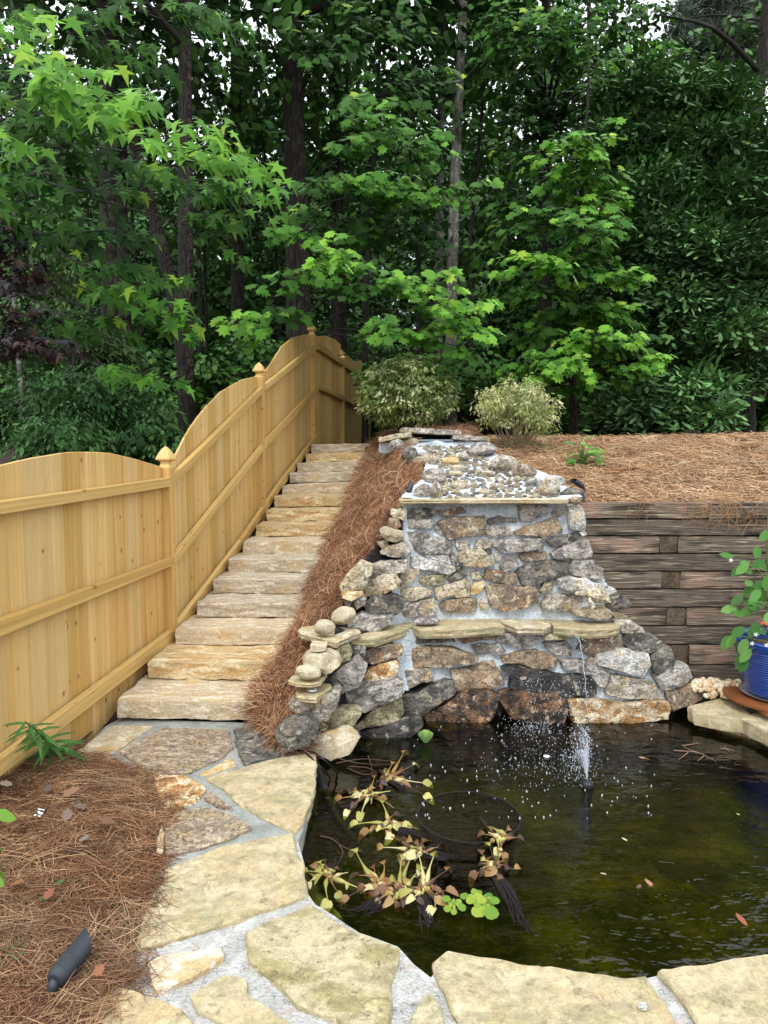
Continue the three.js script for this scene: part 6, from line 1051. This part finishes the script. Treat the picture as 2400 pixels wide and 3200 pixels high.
hyacinth('withered hyacinth clump nearest the rock wall with a curled yellow leaf', 1215, 2438, { seed: 1, arms: [[75, -35, 0.07, 'b', 'y'], [45, -70, 0.1, 'b', 'b'], [105, 15, 0.03, 'y', 'y'], [60, 20, 0.02, 'y', 0], [-40, 8, 0.02, 'b', 0], [30, -20, 0.05, 'b', 'b'], [20, 5, 0.03, 'b', 0], [-20, -12, 0.03, 'b', 'b'], [110, 50, 0.01, 'b', 'y'], [10, -40, 0.05, 'b', 'b']], roots: [[-60, 30, 10], [70, 45, 12]] });
hyacinth('withered hyacinth clump by the hose with brown curled leaves', 1150, 2490, { seed: 2, arms: [[-80, 10, 0.03, 'b', 'b'], [-60, 50, 0.03, 'b', 'y'], [-20, 60, 0.05, 'y', 'y'], [70, -10, 0.04, 'y', 0], [20, -50, 0.05, 'b', 'b'], [-40, 25, 0.02, 'b', 'b'], [10, 30, 0.04, 'y', 0], [80, 40, 0.02, 'b', 0]], roots: [[80, 0, 12]] });
hyacinth('yellow stalked hyacinth lying beside the round basket', 1215, 2582, { seed: 3, arms: [[-95, 0, 0.03, 'y', 'y'], [-60, 20, 0.02, 'y', 'b'], [-20, -60, 0.06, 'y', 'y'], [40, 5, 0.04, 'y', 'y'], [10, 30, 0.02, 'b', 'y'], [90, 15, 0.02, 'b', 0]], roots: [[110, 40, 22]] });
hyacinth('brown hyacinth remains below the round basket', 1300, 2665, { seed: 4, arms: [[-100, -10, 0.02, 'y', 'b'], [-40, 30, 0.05, 'y', 'b'], [-30, -25, 0.03, 'b', 'b'], [20, -20, 0.05, 'b', 'b'], [-80, -45, 0.02, 'b', 'b'], [-60, 15, 0.02, 'b', 0]], roots: [[120, 20, 26], [90, -20, 10]] });
hyacinth('leftmost withered hyacinth with drooping stalks near the flagstone edge', 1030, 2745, { seed: 5, arms: [[-5, 75, 0.02, 'y', 'y'], [60, 30, 0.03, 'y', 0], [25, 50, 0.03, 'b', 'y'], [-15, -40, 0.04, 'b', 'b'], [15, -20, 0.03, 'b', 'b'], [95, 40, 0.03, 'y', 'b']], roots: [[10, -60, 14]] });
hyacinth('hyacinth with a tall bent yellow stalk and green drooping leaf', 1180, 2770, { seed: 6, arms: [[-65, -75, 0.16, 'y', 'y'], [-40, -40, 0.1, 'y', 0], [-10, -40, 0.07, 'b', 'b'], [-90, 40, 0.03, 'b', 'b'], [-60, 20, 0.03, 'b', 0], [20, -55, 0.06, 'b', 'b']], roots: [[50, 15, 16]] });
hyacinth('largest yellow hyacinth with crossing pale stalks in the middle of the clump', 1245, 2800, { seed: 7, k: 1.25, pr: 1.15, arms: [[10, -90, 0.12, 'y', 'y'], [60, -60, 0.08, 'y', 'y'], [-40, 30, 0.03, 'y', 0], [90, -20, 0.03, 'y', 0], [30, -100, 0.07, 'b', 'b'], [-50, -10, 0.04, 'b', 'b'], [50, -130, 0.05, 'y', 0]], roots: [[-130, 50, 26], [-90, 60, 12]] });
hyacinth('hyacinth with an arched yellow stalk and long hanging brown roots', 1325, 2795, { seed: 8, k: 1.15, arms: [[-15, -90, 0.17, 'y', 0], [30, -85, 0.18, 'y', 'y'], [70, -50, 0.12, 'b', 'b'], [-95, 15, 0.03, 'y', 0], [-30, -40, 0.08, 'y', 0], [40, 20, 0.03, 'b', 'b'], [-5, -40, 0.07, 'b', 0]], roots: [[10, 110, 34]] });
hyacinth('separate brown hyacinth at the right with a long dark root tail', 1545, 2725, { seed: 9, arms: [[-40, -40, 0.07, 'b', 'b'], [-25, -10, 0.06, 'y', 'b'], [10, -50, 0.05, 'b', 'b'], [-50, 10, 0.03, 'b', 'b'], [30, -10, 0.04, 'b', 'b'], [-15, -70, 0.05, 'b', 'y'], [20, 20, 0.02, 'b', 'b']], roots: [[70, 110, 36], [95, 180, 20]] });
hyacinth('small hyacinth with a pinkish bud above the separate brown one', 1560, 2630, { seed: 10, arms: [[55, -5, 0.03, 'b', 'b'], [0, 30, 0.04, 'y', 'y'], [-60, -70, 0.02, 'b', 0], [10, 40, 0.02, 'b', 'b'], [-15, -20, 0.04, 'b', 0]], roots: [[-50, -70, 12]] });
function greenHyacinth(label, list, seed) {
  const c0 = list[0], c = onWater(c0[0], c0[1], 0.01), t = thing('water_hyacinth', label, 'water plant', c), r = rng(seed), disc = leafGeo([[0, 0.02], [0.22, 0], [0.46, 0.18], [0.5, 0.5], [0.4, 0.82], [0.2, 0.97], [0, 1]], -0.12, 0.15), l = [];
  for (const [u, v, w] of list) { const p = onWater(u, v + w * 0.2, 0.02 + r() * 0.03), s = w * 3.05 / FPX; const m = part(t, 'leaf', disc, colMat(HY.grn[Math.floor(r() * 4)])); m.applyMatrix4(frame(p.clone().sub(c).add(V(0, 0, s * 0.4)), V(rr(r, -0.7, 0.7), rr(r, 0.2, 0.5), -1), V(rr(r, -0.3, 0.3), 1, 0.75), s)); l.push(tubeGeo([V(0, -0.01, 0), p.clone().sub(c).multiplyScalar(0.6).add(V(0, 0.01, 0)), p.clone().sub(c)], [0.006, 0.008, 0.003], 6)); }
  part(t, 'petiole', merged(l), plain(0x9aa34a, 0.6)); return t;
}
greenHyacinth('small cluster of round yellow green leaves floating at the left of the pair', [[1415, 2825, 22], [1395, 2808, 24], [1418, 2842, 20], [1436, 2832, 26], [1404, 2838, 22], [1436, 2818, 18], [1420, 2815, 16], [1421, 2850, 18]], 1);
greenHyacinth('larger cluster of round bright green floating leaves at the right of the pair', [[1500, 2810, 30], [1453, 2798, 26], [1472, 2812, 28], [1478, 2786, 22], [1502, 2802, 34], [1530, 2800, 26], [1548, 2812, 30], [1495, 2846, 44], [1542, 2852, 42], [1520, 2830, 24], [1535, 2822, 22], [1498, 2788, 18], [1490, 2826, 22]], 2);
{ // water lettuce rosette
  const c = onWater(1330, 2322, 0.005), t = thing('water_lettuce', 'pale green water lettuce rosette floating near the rock wall', 'water plant', c), r = rng(31), pet = leafGeo([[0, 0], [0.13, 0.15], [0.27, 0.55], [0.25, 0.85], [0.12, 1], [0, 0.95]], -0.35, -0.3);
  for (let ring = 0; ring < 3; ring++) for (let i = 0; i < 9 - ring * 2; i++) { const a = i / (9 - ring * 2) * 6.283 + ring * 0.4; part(t, 'leaf', pet, colMat([lin(0.32, 0.52, 0.18), lin(0.42, 0.6, 0.2), lin(0.62, 0.72, 0.2)][ring])).applyMatrix4(frame(V(Math.cos(a) * 0.012, 0.004 + ring * 0.008, Math.sin(a) * 0.012), V(Math.cos(a), 0.8 + ring * 1.0 + rr(r, -0.1, 0.1), Math.sin(a)), V(-Math.cos(a), 0.6, -Math.sin(a)), [0.068, 0.066, 0.056][ring])); }
}
{ // twigs and leaf litter
  const tw = (name, label, l, r0, col) => single(name, merged(l.map((q) => tubeGeo(curvePts(q, 10), [...Array(11).keys()].map((i) => lerp(r0, r0 * 0.4, i / 10)), 5))), plain(col, 0.85), label, name === 'twig' ? 'twig' : 'debris');
  const w = (u, v, h = 0.006) => onWater(u, v, h);
  tw('twig', 'bundle of thin brown twigs floating between the hose and the rock wall', [[w(1055, 2370, 0.04), w(1120, 2385, 0.02), w(1230, 2390)], [w(1050, 2385, 0.03), w(1130, 2372, 0.03), w(1220, 2378)], [w(1090, 2395, 0.02), w(1150, 2400, 0.02), w(1180, 2415)], [w(1150, 2362, 0.05), w(1160, 2390, 0.03), w(1163, 2418)], [w(1085, 2400), w(1140, 2420), w(1190, 2412)]], 0.003, 0x5a4230);
  tw('twig', 'dead twig with a red brown tip floating left of the hyacinths', [[w(1000, 2612), w(1035, 2620), w(1070, 2645), w(1110, 2660)], [w(1060, 2640), w(1072, 2665), w(1062, 2690)], [w(1110, 2660), w(1125, 2658), w(1132, 2661)]], 0.003, 0x5a4230);
  tw('twig', 'spray of brown stems floating at the right side of the pond', [[w(2105, 2345), w(2180, 2352), w(2240, 2380)], [w(2150, 2352), w(2120, 2375)], [w(2180, 2352), w(2150, 2340), w(2130, 2328)], [w(2200, 2362), w(2180, 2378)], [w(2135, 2330), w(2185, 2322)]], 0.003, 0x8d705d);
  tw('twig', 'short brown stem floating near the right bank flagstone', [[w(2252, 2338), w(2295, 2345)], [w(2262, 2332), w(2280, 2350)]], 0.003, 0x8d705d);
  const lf = (label, u, v, s, col, rot, y = 0.004) => { const m = single('fallen_leaf', OVAL, plain(col, 0.7), label, 'leaf'); m.applyMatrix4(frame(w(u, v, y), V(Math.cos(rot), 0.1, Math.sin(rot)), V(0.1, 1, 0.1), s)); };
  lf('pinkish brown leaf floating behind the fountain spray', 1995, 2365, 0.07, 0x9c7c66, 0.3); lf('reddish brown leaf floating at the lower right of the pond', 2300, 2852, 0.07, 0x8a4b32, 1.4, 0.01); lf('small tan leaf in the middle of the dark water', 2015, 2745, 0.06, 0x9c6f58, 1.2, 0.006); lf('thin pale leaf sliver right of the fountain', 1942, 2617, 0.035, 0xc0b58a, 0.8); lf('tiny yellow leaf at the right side of the water', 2300, 2542, 0.02, 0xc8bd6a, 0.6); lf('pale floating sliver below the fountain', 1875, 2728, 0.03, 0x9b9478, 0.1); lf('dark brown leaf floating below the leaf in the middle of the dark water', 2002, 2762, 0.045, 0x5c4032, 2.2);
}
{ const t = thing('float_button', 'small white round float on the water left of the fountain', 'float', onWater(1708, 2363, 0.004)); part(t, 'body', new THREE.SphereGeometry(0.019, 18, 10).scale(1, 0.45, 1), plain(0xe8e8e4, 0.35)); part(t, 'slot', new THREE.BoxGeometry(0.018, 0.004, 0.004).translate(0, 0.008, 0), plain(0x2a2a2a)); }
{ // fountain head, jets and drops
  const c = onWater(1834, 2455, 0), t = thing('fountain', 'small pond fountain throwing a spray of droplets', 'fountain', c), r = rng(61), k = 4.0 / FPX;
  const pr = [[0, -0.25], [0.03, -0.25], [0.03, -0.02], [0.036, -0.02], [0.038, 0.012], [0.03, 0.02], [0.024, 0.034], [0, 0.036]];
  part(t, 'nozzle', new THREE.LatheGeometry(pr.map(([x, y]) => new THREE.Vector2(x, y)), 24), BLACKPL);
  const water = new THREE.MeshPhysicalMaterial({ color: 0xf2f6fa, roughness: 0.12, transmission: 0.55, thickness: 0, ior: 1.33 }), jets = [], drops = [];
  for (let i = 0; i < 30; i++) {
    const a = i / 30 * 6.283 + r(), vx = Math.cos(a) * rr(r, 0.04, 0.22) - 0.12, vz = Math.sin(a) * rr(r, 0.04, 0.22), vy = rr(r, 1.6, 2.6), pts = [];
    const path = (q) => V(vx * q * 1.3, 0.035 + vy * q - 4.9 * q * q, vz * q * 1.3);
    for (let s = 0; s <= 7; s++) pts.push(path(s / 7 * rr(r, 0.03, 0.05)));
    jets.push(tubeGeo([...Array(8).keys()].map((s) => path(s / 7 * (0.06 + 0.1 * ((i * 7) % 10) / 10))), [...Array(8).keys()].map((s) => lerp(0.0024, 0.0008, s / 7)), 5)); void pts;
    const T = vy / 4.9; for (let q = 0.03; q < T; q += rr(r, 0.006, 0.02)) { const p = path(q); if (p.y < 0.003) continue; const j = 0.006 + q * 0.045; drops.push([p.add(V(rr(r, -j, j), rr(r, -j, j), rr(r, -j, j))), rr(r, 0.0008, 0.0022)]); }
  }
  // scattered splash left of the jet and on the wet stone
  for (let i = 0; i < 800; i++) { const b = r() < 0.5, u = (b ? 1670 : 1690) + (r() + r() + r() - 1.5) * (b ? 90 : 190), v = (b ? 2262 : 2370) + (r() + r() - 1) * (b ? 55 : 110), p = onWater(u, v, Math.pow(r(), 2) * 0.06 + 0.002).sub(c); drops.push([p, rr(r, 0.0008, 0.0021)]); }
  for (let i = 0; i < 260; i++) { const p = P(rr(r, 1640, 1830), rr(r, 2120, 2245), rr(r, 4.3, 4.75)).sub(c); drops.push([p, rr(r, 0.001, 0.0024)]); }
  for (let i = 0; i < 120; i++) { const p = onWater(rr(r, 1280, 2050), rr(r, 2265, 2560), 0.002).sub(c); drops.push([p, rr(r, 0.0018, 0.0045)]); }
  part(t, 'jet', merged(jets), water);
  const g = new THREE.IcosahedronGeometry(1, 1); t.add(instanced('droplets', g, water, drops.map(([p, s]) => new THREE.Matrix4().compose(p, new THREE.Quaternion(), V(s, s * rr(r, 1.1, 3), s))))); void k;
  // trickle falling from the ledge
  const st = P(1800, 1985, 4.8), en = onWater(1838, 2262, 0), pts = [...Array(15).keys()].map((i) => { const q = i / 14; return V(lerp(st.x, en.x, Math.sqrt(q)), lerp(st.y, en.y, q), lerp(st.z, en.z, Math.sqrt(q))).add(V(0.004 * Math.sin(i * 2.1), 0, 0)); });
  const tr = thing('water_trickle', 'thin trickle of water falling from the middle ledge into the pond', 'water', st);
  part(tr, 'stream', tubeGeo(pts.map((p) => p.clone().sub(st)), pts.map((_, i) => lerp(0.0034, 0.0014, i / 14)), 6), water);
  const dd = []; for (let i = 0; i < 90; i++) { const p = pts[Math.floor(r() * 15)].clone().sub(st).add(V(rr(r, -0.02, 0.05), rr(r, -0.05, 0.05), rr(r, -0.02, 0.02))); dd.push(new THREE.Matrix4().compose(p, new THREE.Quaternion(), V(0.002, 0.004, 0.002).multiplyScalar(rr(r, 0.6, 1.4)))); }
  tr.add(instanced('droplets', g, water, dd));
}
// ---------------------------------------------------------------- potted plant at the right bank
{
  const z = reg(2100, 1600, 0.339), C = P(2432, 2150, 4.72); C.y = 0.115;
  const dolly = thing('plant_dolly', 'round wooden plant dolly on black casters under the blue pot', 'plant stand', V(C.x, 0, C.z)), wood = RAILMAT[1].clone(); wood.color = new THREE.Color(0xa8765a);
  for (let i = -2; i <= 2; i++) { const R = 0.335, h = 0.0635, z0 = i * 0.133, sh = new THREE.Shape(), at = (zz, k) => [k * Math.sqrt(Math.max(0.0004, R * R - zz * zz)), zz]; for (let j = 0; j <= 6; j++) { const q = at(clamp(z0 - h + j / 6 * 2 * h, -R, R), 1); j ? sh.lineTo(...q) : sh.moveTo(...q); } for (let j = 6; j >= 0; j--) sh.lineTo(...at(clamp(z0 - h + j / 6 * 2 * h, -R, R), -1)); const g = new THREE.ExtrudeGeometry(sh, { depth: 0.016, bevelEnabled: true, bevelSize: 0.002, bevelThickness: 0.002, bevelSegments: 1 }).rotateX(Math.PI / 2).translate(0, 0.09, 0); part(dolly, 'slat', boxUV(g, randOff()), wood); }
  for (const s of [-1, 1]) part(dolly, 'crossbar', new THREE.BoxGeometry(0.06, 0.02, 0.56), wood).position.set(s * 0.2, 0.06, 0);
  for (const [x, q] of [[-0.24, 0.1], [0.24, 0.1], [-0.05, 0.25], [-0.24, -0.15], [0.24, -0.15]]) { const c = part(dolly, 'caster', new THREE.CylinderGeometry(0.026, 0.026, 0.02, 18).rotateZ(Math.PI / 2), BLACKPL); c.position.set(x, 0.028, q); }
  const sau = single('saucer', new THREE.LatheGeometry([[0, 0], [0.2, 0], [0.235, 0.02], [0.24, 0.02], [0.2, -0.006], [0, -0.006]].map(([x, y]) => new THREE.Vector2(x, y)), 48), new THREE.MeshPhysicalMaterial({ color: 0xaab0b4, roughness: 0.35, transmission: 0.3, thickness: 0 }), 'cloudy plastic saucer between the blue pot and the wooden dolly', 'saucer'); sau.position.set(C.x, 0.098, C.z);
  const pot = thing('blue_pot', 'glossy cobalt blue ribbed ceramic pot at the right edge', 'pot', C), pr = []; const H = 0.37;
  for (let i = 0; i <= 74; i++) { const t = i / 74, R = 0.185 + 0.1 * Math.pow(t, 0.75), rib = t < 0.86 && t > 0.03 ? 0.0035 * Math.sin(t * H * 2 * Math.PI / 0.0165) : t > 0.88 ? 0.008 : 0; pr.push([R + rib, t * H]); }
  const prof = [[0, 0], [0.18, 0], ...pr, [0.288, H + 0.008], [0.28, H + 0.012], [0.268, H + 0.004], [0.262, H - 0.02], [0.255, H - 0.1]];
  part(pot, 'body', new THREE.LatheGeometry(prof.map(([x, y]) => new THREE.Vector2(x, y)), 72), new THREE.MeshPhysicalMaterial({ color: new THREE.Color().setRGB(0.008, 0.05, 0.28), roughness: 0.22, clearcoat: 0.8, clearcoatRoughness: 0.08 }));
  part(pot, 'soil', (() => { const g = new THREE.CircleGeometry(0.257, 40).rotateX(-Math.PI / 2), p = g.attributes.position; for (let i = 0; i < p.count; i++) p.setY(i, 0.01 * n3(p.getX(i) * 20, 1, p.getZ(i) * 20)); return g; })(), FLOOR).position.y = H - 0.07;
  const pl = thing('potted_plant', 'green leafy potted shrub with small white flowers growing in the blue pot', 'plant', C.clone().add(V(0, H - 0.07, 0))), o = pl.position, r = rng(91), lp = pairs([510, 385, 675, 445, 600, 530, 650, 515, 800, 350, 860, 215, 800, 470, 715, 525, 705, 725, 780, 755, 605, 800, 545, 885, 630, 925, 705, 905, 720, 830, 840, 840, 855, 770, 755, 850, 820, 665, 720, 640, 800, 1075, 850, 1090, 760, 1075, 552, 1190, 595, 1150, 505, 1190, 625, 1090, 660, 1230, 705, 1260, 640, 1370, 672, 1412, 695, 1320, 755, 1400, 930, 300, 960, 420, 900, 560, 980, 640, 930, 740, 960, 880, 900, 960, 1010, 780, 880, 500, 940, 180, 1010, 260, 880, 640, 760, 800, 830, 720]);
  const LW = [[0, 0], [0.2, 0.16], [0.29, 0.45], [0.22, 0.75], [0, 1]], LG = leafGeo(LW, 0.3, 0.35), st = [];
  lp.forEach(([x, y], i) => {
    const [u, v] = z([x, y]), p = P(u, v, 4.72 - 0.22 + rr(r, 0, 0.3)), rad = p.clone().sub(V(o.x, p.y, o.z)), tip = V(rad.x + rr(r, -0.15, 0.15), (y > 1100 ? -0.45 : rr(r, -0.25, 0.2)), 0.12 + rr(r, -0.1, 0.2)), q = p.clone().sub(o);
    const m = part(pl, 'leaf', LG, colMat([lin(0.1, 0.27, 0.05), lin(0.13, 0.32, 0.07), lin(0.07, 0.2, 0.045), lin(0.2, 0.4, 0.1)][i % 4]));
    m.applyMatrix4(frame(q.clone().addScaledVector(tip.clone().normalize(), -0.05), tip, V(rr(r, -0.5, 0.5), 0.7, 0.8), 0.1 * rr(r, 0.9, 1.2)));
    const hub = V(rr(r, -0.02, 0.02) - 0.02, clamp(q.y - 0.12, 0.04, 1), 0); st.push(tubeGeo(curvePts([hub, q.clone().lerp(hub, 0.4).add(V(0, 0.03, 0)), q.clone().addScaledVector(tip.clone().normalize(), -0.05)], 5), [0.004, 0.0035, 0.003, 0.003, 0.002, 0.002], 5));
  });
  for (const d of [-0.03, 0.02, 0.06]) st.push(tubeGeo(curvePts([V(d, -0.03, 0), V(d * 1.6, 0.25, 0.02), V(d * 3 - 0.02, 0.6, 0.0), V(d * 4, 0.95, 0)], 8), [0.012, 0.011, 0.01, 0.009, 0.008, 0.006, 0.005, 0.004, 0.003], 6));
  part(pl, 'stems', merged(st), plain(0x6a6a3c));
  for (const [x, y] of [[775, 1130], [872, 1228], [545, 445], [740, 1212]]) { const p = P(...z([x, y]), 4.48).sub(o), l = []; for (let i = 0; i < 5; i++) { const g = OVAL.clone(), a = i / 5 * 6.28; g.applyMatrix4(frame(V(), V(Math.cos(a), Math.sin(a), 0.2), V(0, 0, 1), 0.016)); l.push(g); } part(pl, 'flower', merged(l), plain(0xf4f1e4, 0.6)).position.copy(p); }
  { const p = P(...z([825, 1022]), 4.5).sub(o), l = []; for (let i = 0; i < 5; i++) { const g = OVAL.clone(), a = i * 1.3; g.applyMatrix4(frame(V(i * 0.006, rr(r, -0.01, 0.01), 0), V(Math.cos(a), 0.2 * Math.sin(a), 0.3), V(0, 1, 0.5), 0.026)); l.push(g); } part(pl, 'red_bloom', merged(l), plain(0xd8401c, 0.6)).position.copy(p); }
}
{ // pale gravel heap between rocks and dolly
  const r = rng(95), z = reg(2100, 1600, 0.339), g = [...Array(4).keys()].map((i) => rockGeo(1, 0.72, 0.85, 500 + i, 0.7, 1)), t = thing('gravel_heap', 'little heap of pale cream gravel between the rocks and the wooden dolly', 'gravel', G(...z([420, 1640]), 0.05)), m = [[], [], [], []];
  for (let i = 0; i < 190; i++) { const u = rr(r, 190, 640), k = (u - 190) / 450, top = 1565 - 20 * Math.sin(k * 3.1), v = rr(r, top, 1705 - (k < 0.25 ? 60 : 0)), p = G(...z([u, v]), 0.02 + 0.07 * (1705 - v) / 140 + rr(r, 0, 0.02)).sub(t.position), s = rr(r, 0.016, 0.028); m[i % 4].push(new THREE.Matrix4().compose(p, new THREE.Quaternion().setFromEuler(new THREE.Euler(r() * 6, r() * 6, r() * 6)), V(s, s, s))); }
  m.forEach((l, i) => t.add(instanced('gravel', g[i], plain([0xd8c4a2, 0xc4a780, 0xe2d6be, 0xcdb690][i], 0.8), l)));
}
// ---------------------------------------------------------------- mulch bed details
{
  const z8 = reg(0, 2200, 0.7874), q = (x, y, h = 0.02) => { const [u, v] = z8([x, y]); return G(u, v, h); };
  // lily like plant by the fence
  const c = q(262, 205, 0.0), t = thing('lily_plant', 'leaning lily stem with whorled narrow leaves in front of the fence rail', 'plant', c), r = rng(97);
  const [tu, tv] = z8([100, 70]), dC = -c.z, top = P(tu, tv, dC - 0.62).sub(c), mid = P(...z8([185, 140]), dC - 0.3).sub(c), sp = new THREE.QuadraticBezierCurve3(V(), mid.clone().multiplyScalar(1.15).sub(top.clone().multiplyScalar(0.15)), top);
  part(t, 'stem', tubeGeo(sp.getPoints(10), [...Array(11).keys()].map((i) => lerp(0.007, 0.003, i / 10)), 6), plain(0x4d6a2e));
  const lg = leafGeo([[0, 0], [0.07, 0.2], [0.085, 0.45], [0.05, 0.75], [0, 1]], 0.4, 0.5);
  for (let i = 0; i < 54; i++) { const k = i / 54, p = sp.getPoint(0.12 + 0.88 * k), a = i * 2.4; part(t, 'leaf', lg, colMat([lin(0.09, 0.22, 0.05), lin(0.12, 0.28, 0.065), lin(0.065, 0.17, 0.045)][i % 3])).applyMatrix4(frame(p, V(Math.cos(a) * 0.9 - 0.25, rr(r, -0.35, 0.35), Math.sin(a) * 0.9), V(rr(r, -0.3, 0.3), 1, 0.5), 0.17 * rr(r, 0.8, 1.2) * (1 - 0.35 * k))); }
  // broad leaved plant cut by the left edge
  const hb = q(-90, 480, 0), hp = thing('hosta_plant', 'bright green broad leaved plant at the left edge of the mulch', 'plant', hb), hl = leafGeo([[0, 0], [0.2, 0.1], [0.33, 0.4], [0.24, 0.75], [0, 1]], 0.25, 0.4);
  for (const [x, y, ex, ey] of [[-20, 430, 72, 437], [-10, 520, 48, 510], [-30, 690, 24, 712], [-20, 660, 16, 655], [-30, 400, 14, 400], [-40, 560, 10, 545], [-40, 590, 8, 592]]) { const a = q(x, y, 0.2).sub(hb), b = q(ex, ey, 0.17).sub(hb); part(hp, 'leaf', hl, colMat(lin(0.24, 0.48, 0.07))).applyMatrix4(frame(a, b.clone().sub(a), V(0, 1, 0.6), b.distanceTo(a) * 1.05)); }
  part(hp, 'stems', merged([[-20, 430], [-10, 520], [-30, 690]].map(([x, y]) => tubeGeo([V(0, 0, 0), q(x, y, 0.2).sub(hb)], [0.006, 0.004], 5))), plain(0x5f8a34));
  seedling('small grey green weed at the lower left of the mulch', q(18, 1005, 0.02), 34, 0.03, [lin(0.1, 0.19, 0.07), lin(0.14, 0.24, 0.1)], 98, NARROW, 0.05, 0.05, 'weed');
  seedling('tiny weed in the middle of the mulch', q(190, 765, 0.02), 12, 0.04, [lin(0.1, 0.2, 0.06)], 99, OVAL, 0.06, 0.05, 'weed');
  seedling('low weed at the foot of the lily by the path', q(240, 265, 0.01), 16, 0.05, [lin(0.1, 0.2, 0.06), lin(0.13, 0.25, 0.08)], 100, NARROW, 0.07, 0.06, 'weed');
  // plant tag
  const tg = thing('plant_tag', 'small black and white plant tag lying on the mulch', 'tag', q(158, 433, 0.075)); part(tg, 'card', new THREE.BoxGeometry(0.04, 0.003, 0.05), plain(0x1e1f22, 0.4)).rotation.set(0.35, -0.2, 0);
  part(tg, 'print', merged([[-0.004, -0.018, 0.034, 0.006], [0.006, 0.002, 0.02, 0.012], [-0.012, 0.016, 0.01, 0.01], [0.01, 0.018, 0.014, 0.005], [-0.008, -0.004, 0.012, 0.008]].map(([x, y, w, h]) => new THREE.BoxGeometry(w, 0.001, h).translate(x, 0.0025, y))), plain(0xe9e9e9, 0.4)).rotation.set(0.35, -0.2, 0);
  // dead leaves
  const DL = leafGeo([[0, 0], [0.2, 0.1], [0.26, 0.3], [0.38, 0.42], [0.22, 0.55], [0.26, 0.72], [0.1, 0.8], [0, 1]], -0.3, -0.25);
  [[250, 360, 0.1, 0x8a6a52, 'curled light brown dead leaf near the top of the mulch'], [345, 405, 0.075, 0x6e5c50, 'grey brown dead leaf right of the light brown one'], [262, 465, 0.075, 0x74635a, 'grey dead leaf below the plant tag height'], [315, 538, 0.06, 0x7b7470, 'silvery dead leaf in the middle of the mulch'], [50, 318, 0.07, 0x8d7a6c, 'dead leaf close to the fence at the left'], [180, 352, 0.06, 0x5a4a40, 'dark dead leaf left of the light brown one'], [50, 712, 0.07, 0x8a5a36, 'tan dead leaf under the broad leaved plant'], [445, 468, 0.06, 0x6f4e38, 'brown dead leaf near the right side of the mulch'], [175, 775, 0.05, 0x7d4d35, 'orange brown leaf beside the tiny weed']].forEach(([x, y, s, col, label], i) => { const m = single('dead_leaf', DL, plain(col, 0.85), label, 'leaf'); m.applyMatrix4(frame(q(x, y, 0.075), V(Math.cos(i * 2.2), 0.15, Math.sin(i * 2.2)), V(0.2, 1, 0.3), s)); });
  const ol = single('dead_leaf', DL, plain(0x94603f, 0.7), 'bright orange leaf beside the large black spotlight', 'leaf'); ol.applyMatrix4(frame(q(372, 1075, 0.06), V(0.7, 0.5, -0.5), V(0.2, 0.6, 1), 0.045));
  const yl = single('dead_leaf', DL, plain(0xc99a3c, 0.7), 'small yellow leaf near the top of the mulch', 'leaf'); yl.applyMatrix4(frame(q(398, 355, 0.04), V(0.6, 0.2, 0.5), V(0.2, 1, 1), 0.035));
  const st = single('pebble', rockGeo(0.018, 0.01, 0.013, 3, 0.8, 2), ST.white, 'small white pebble lying on the right foreground flagstone', 'pebble'); st.position.copy(G(2010, 3145, 0.012));
}
renderer.render(scene, camera);
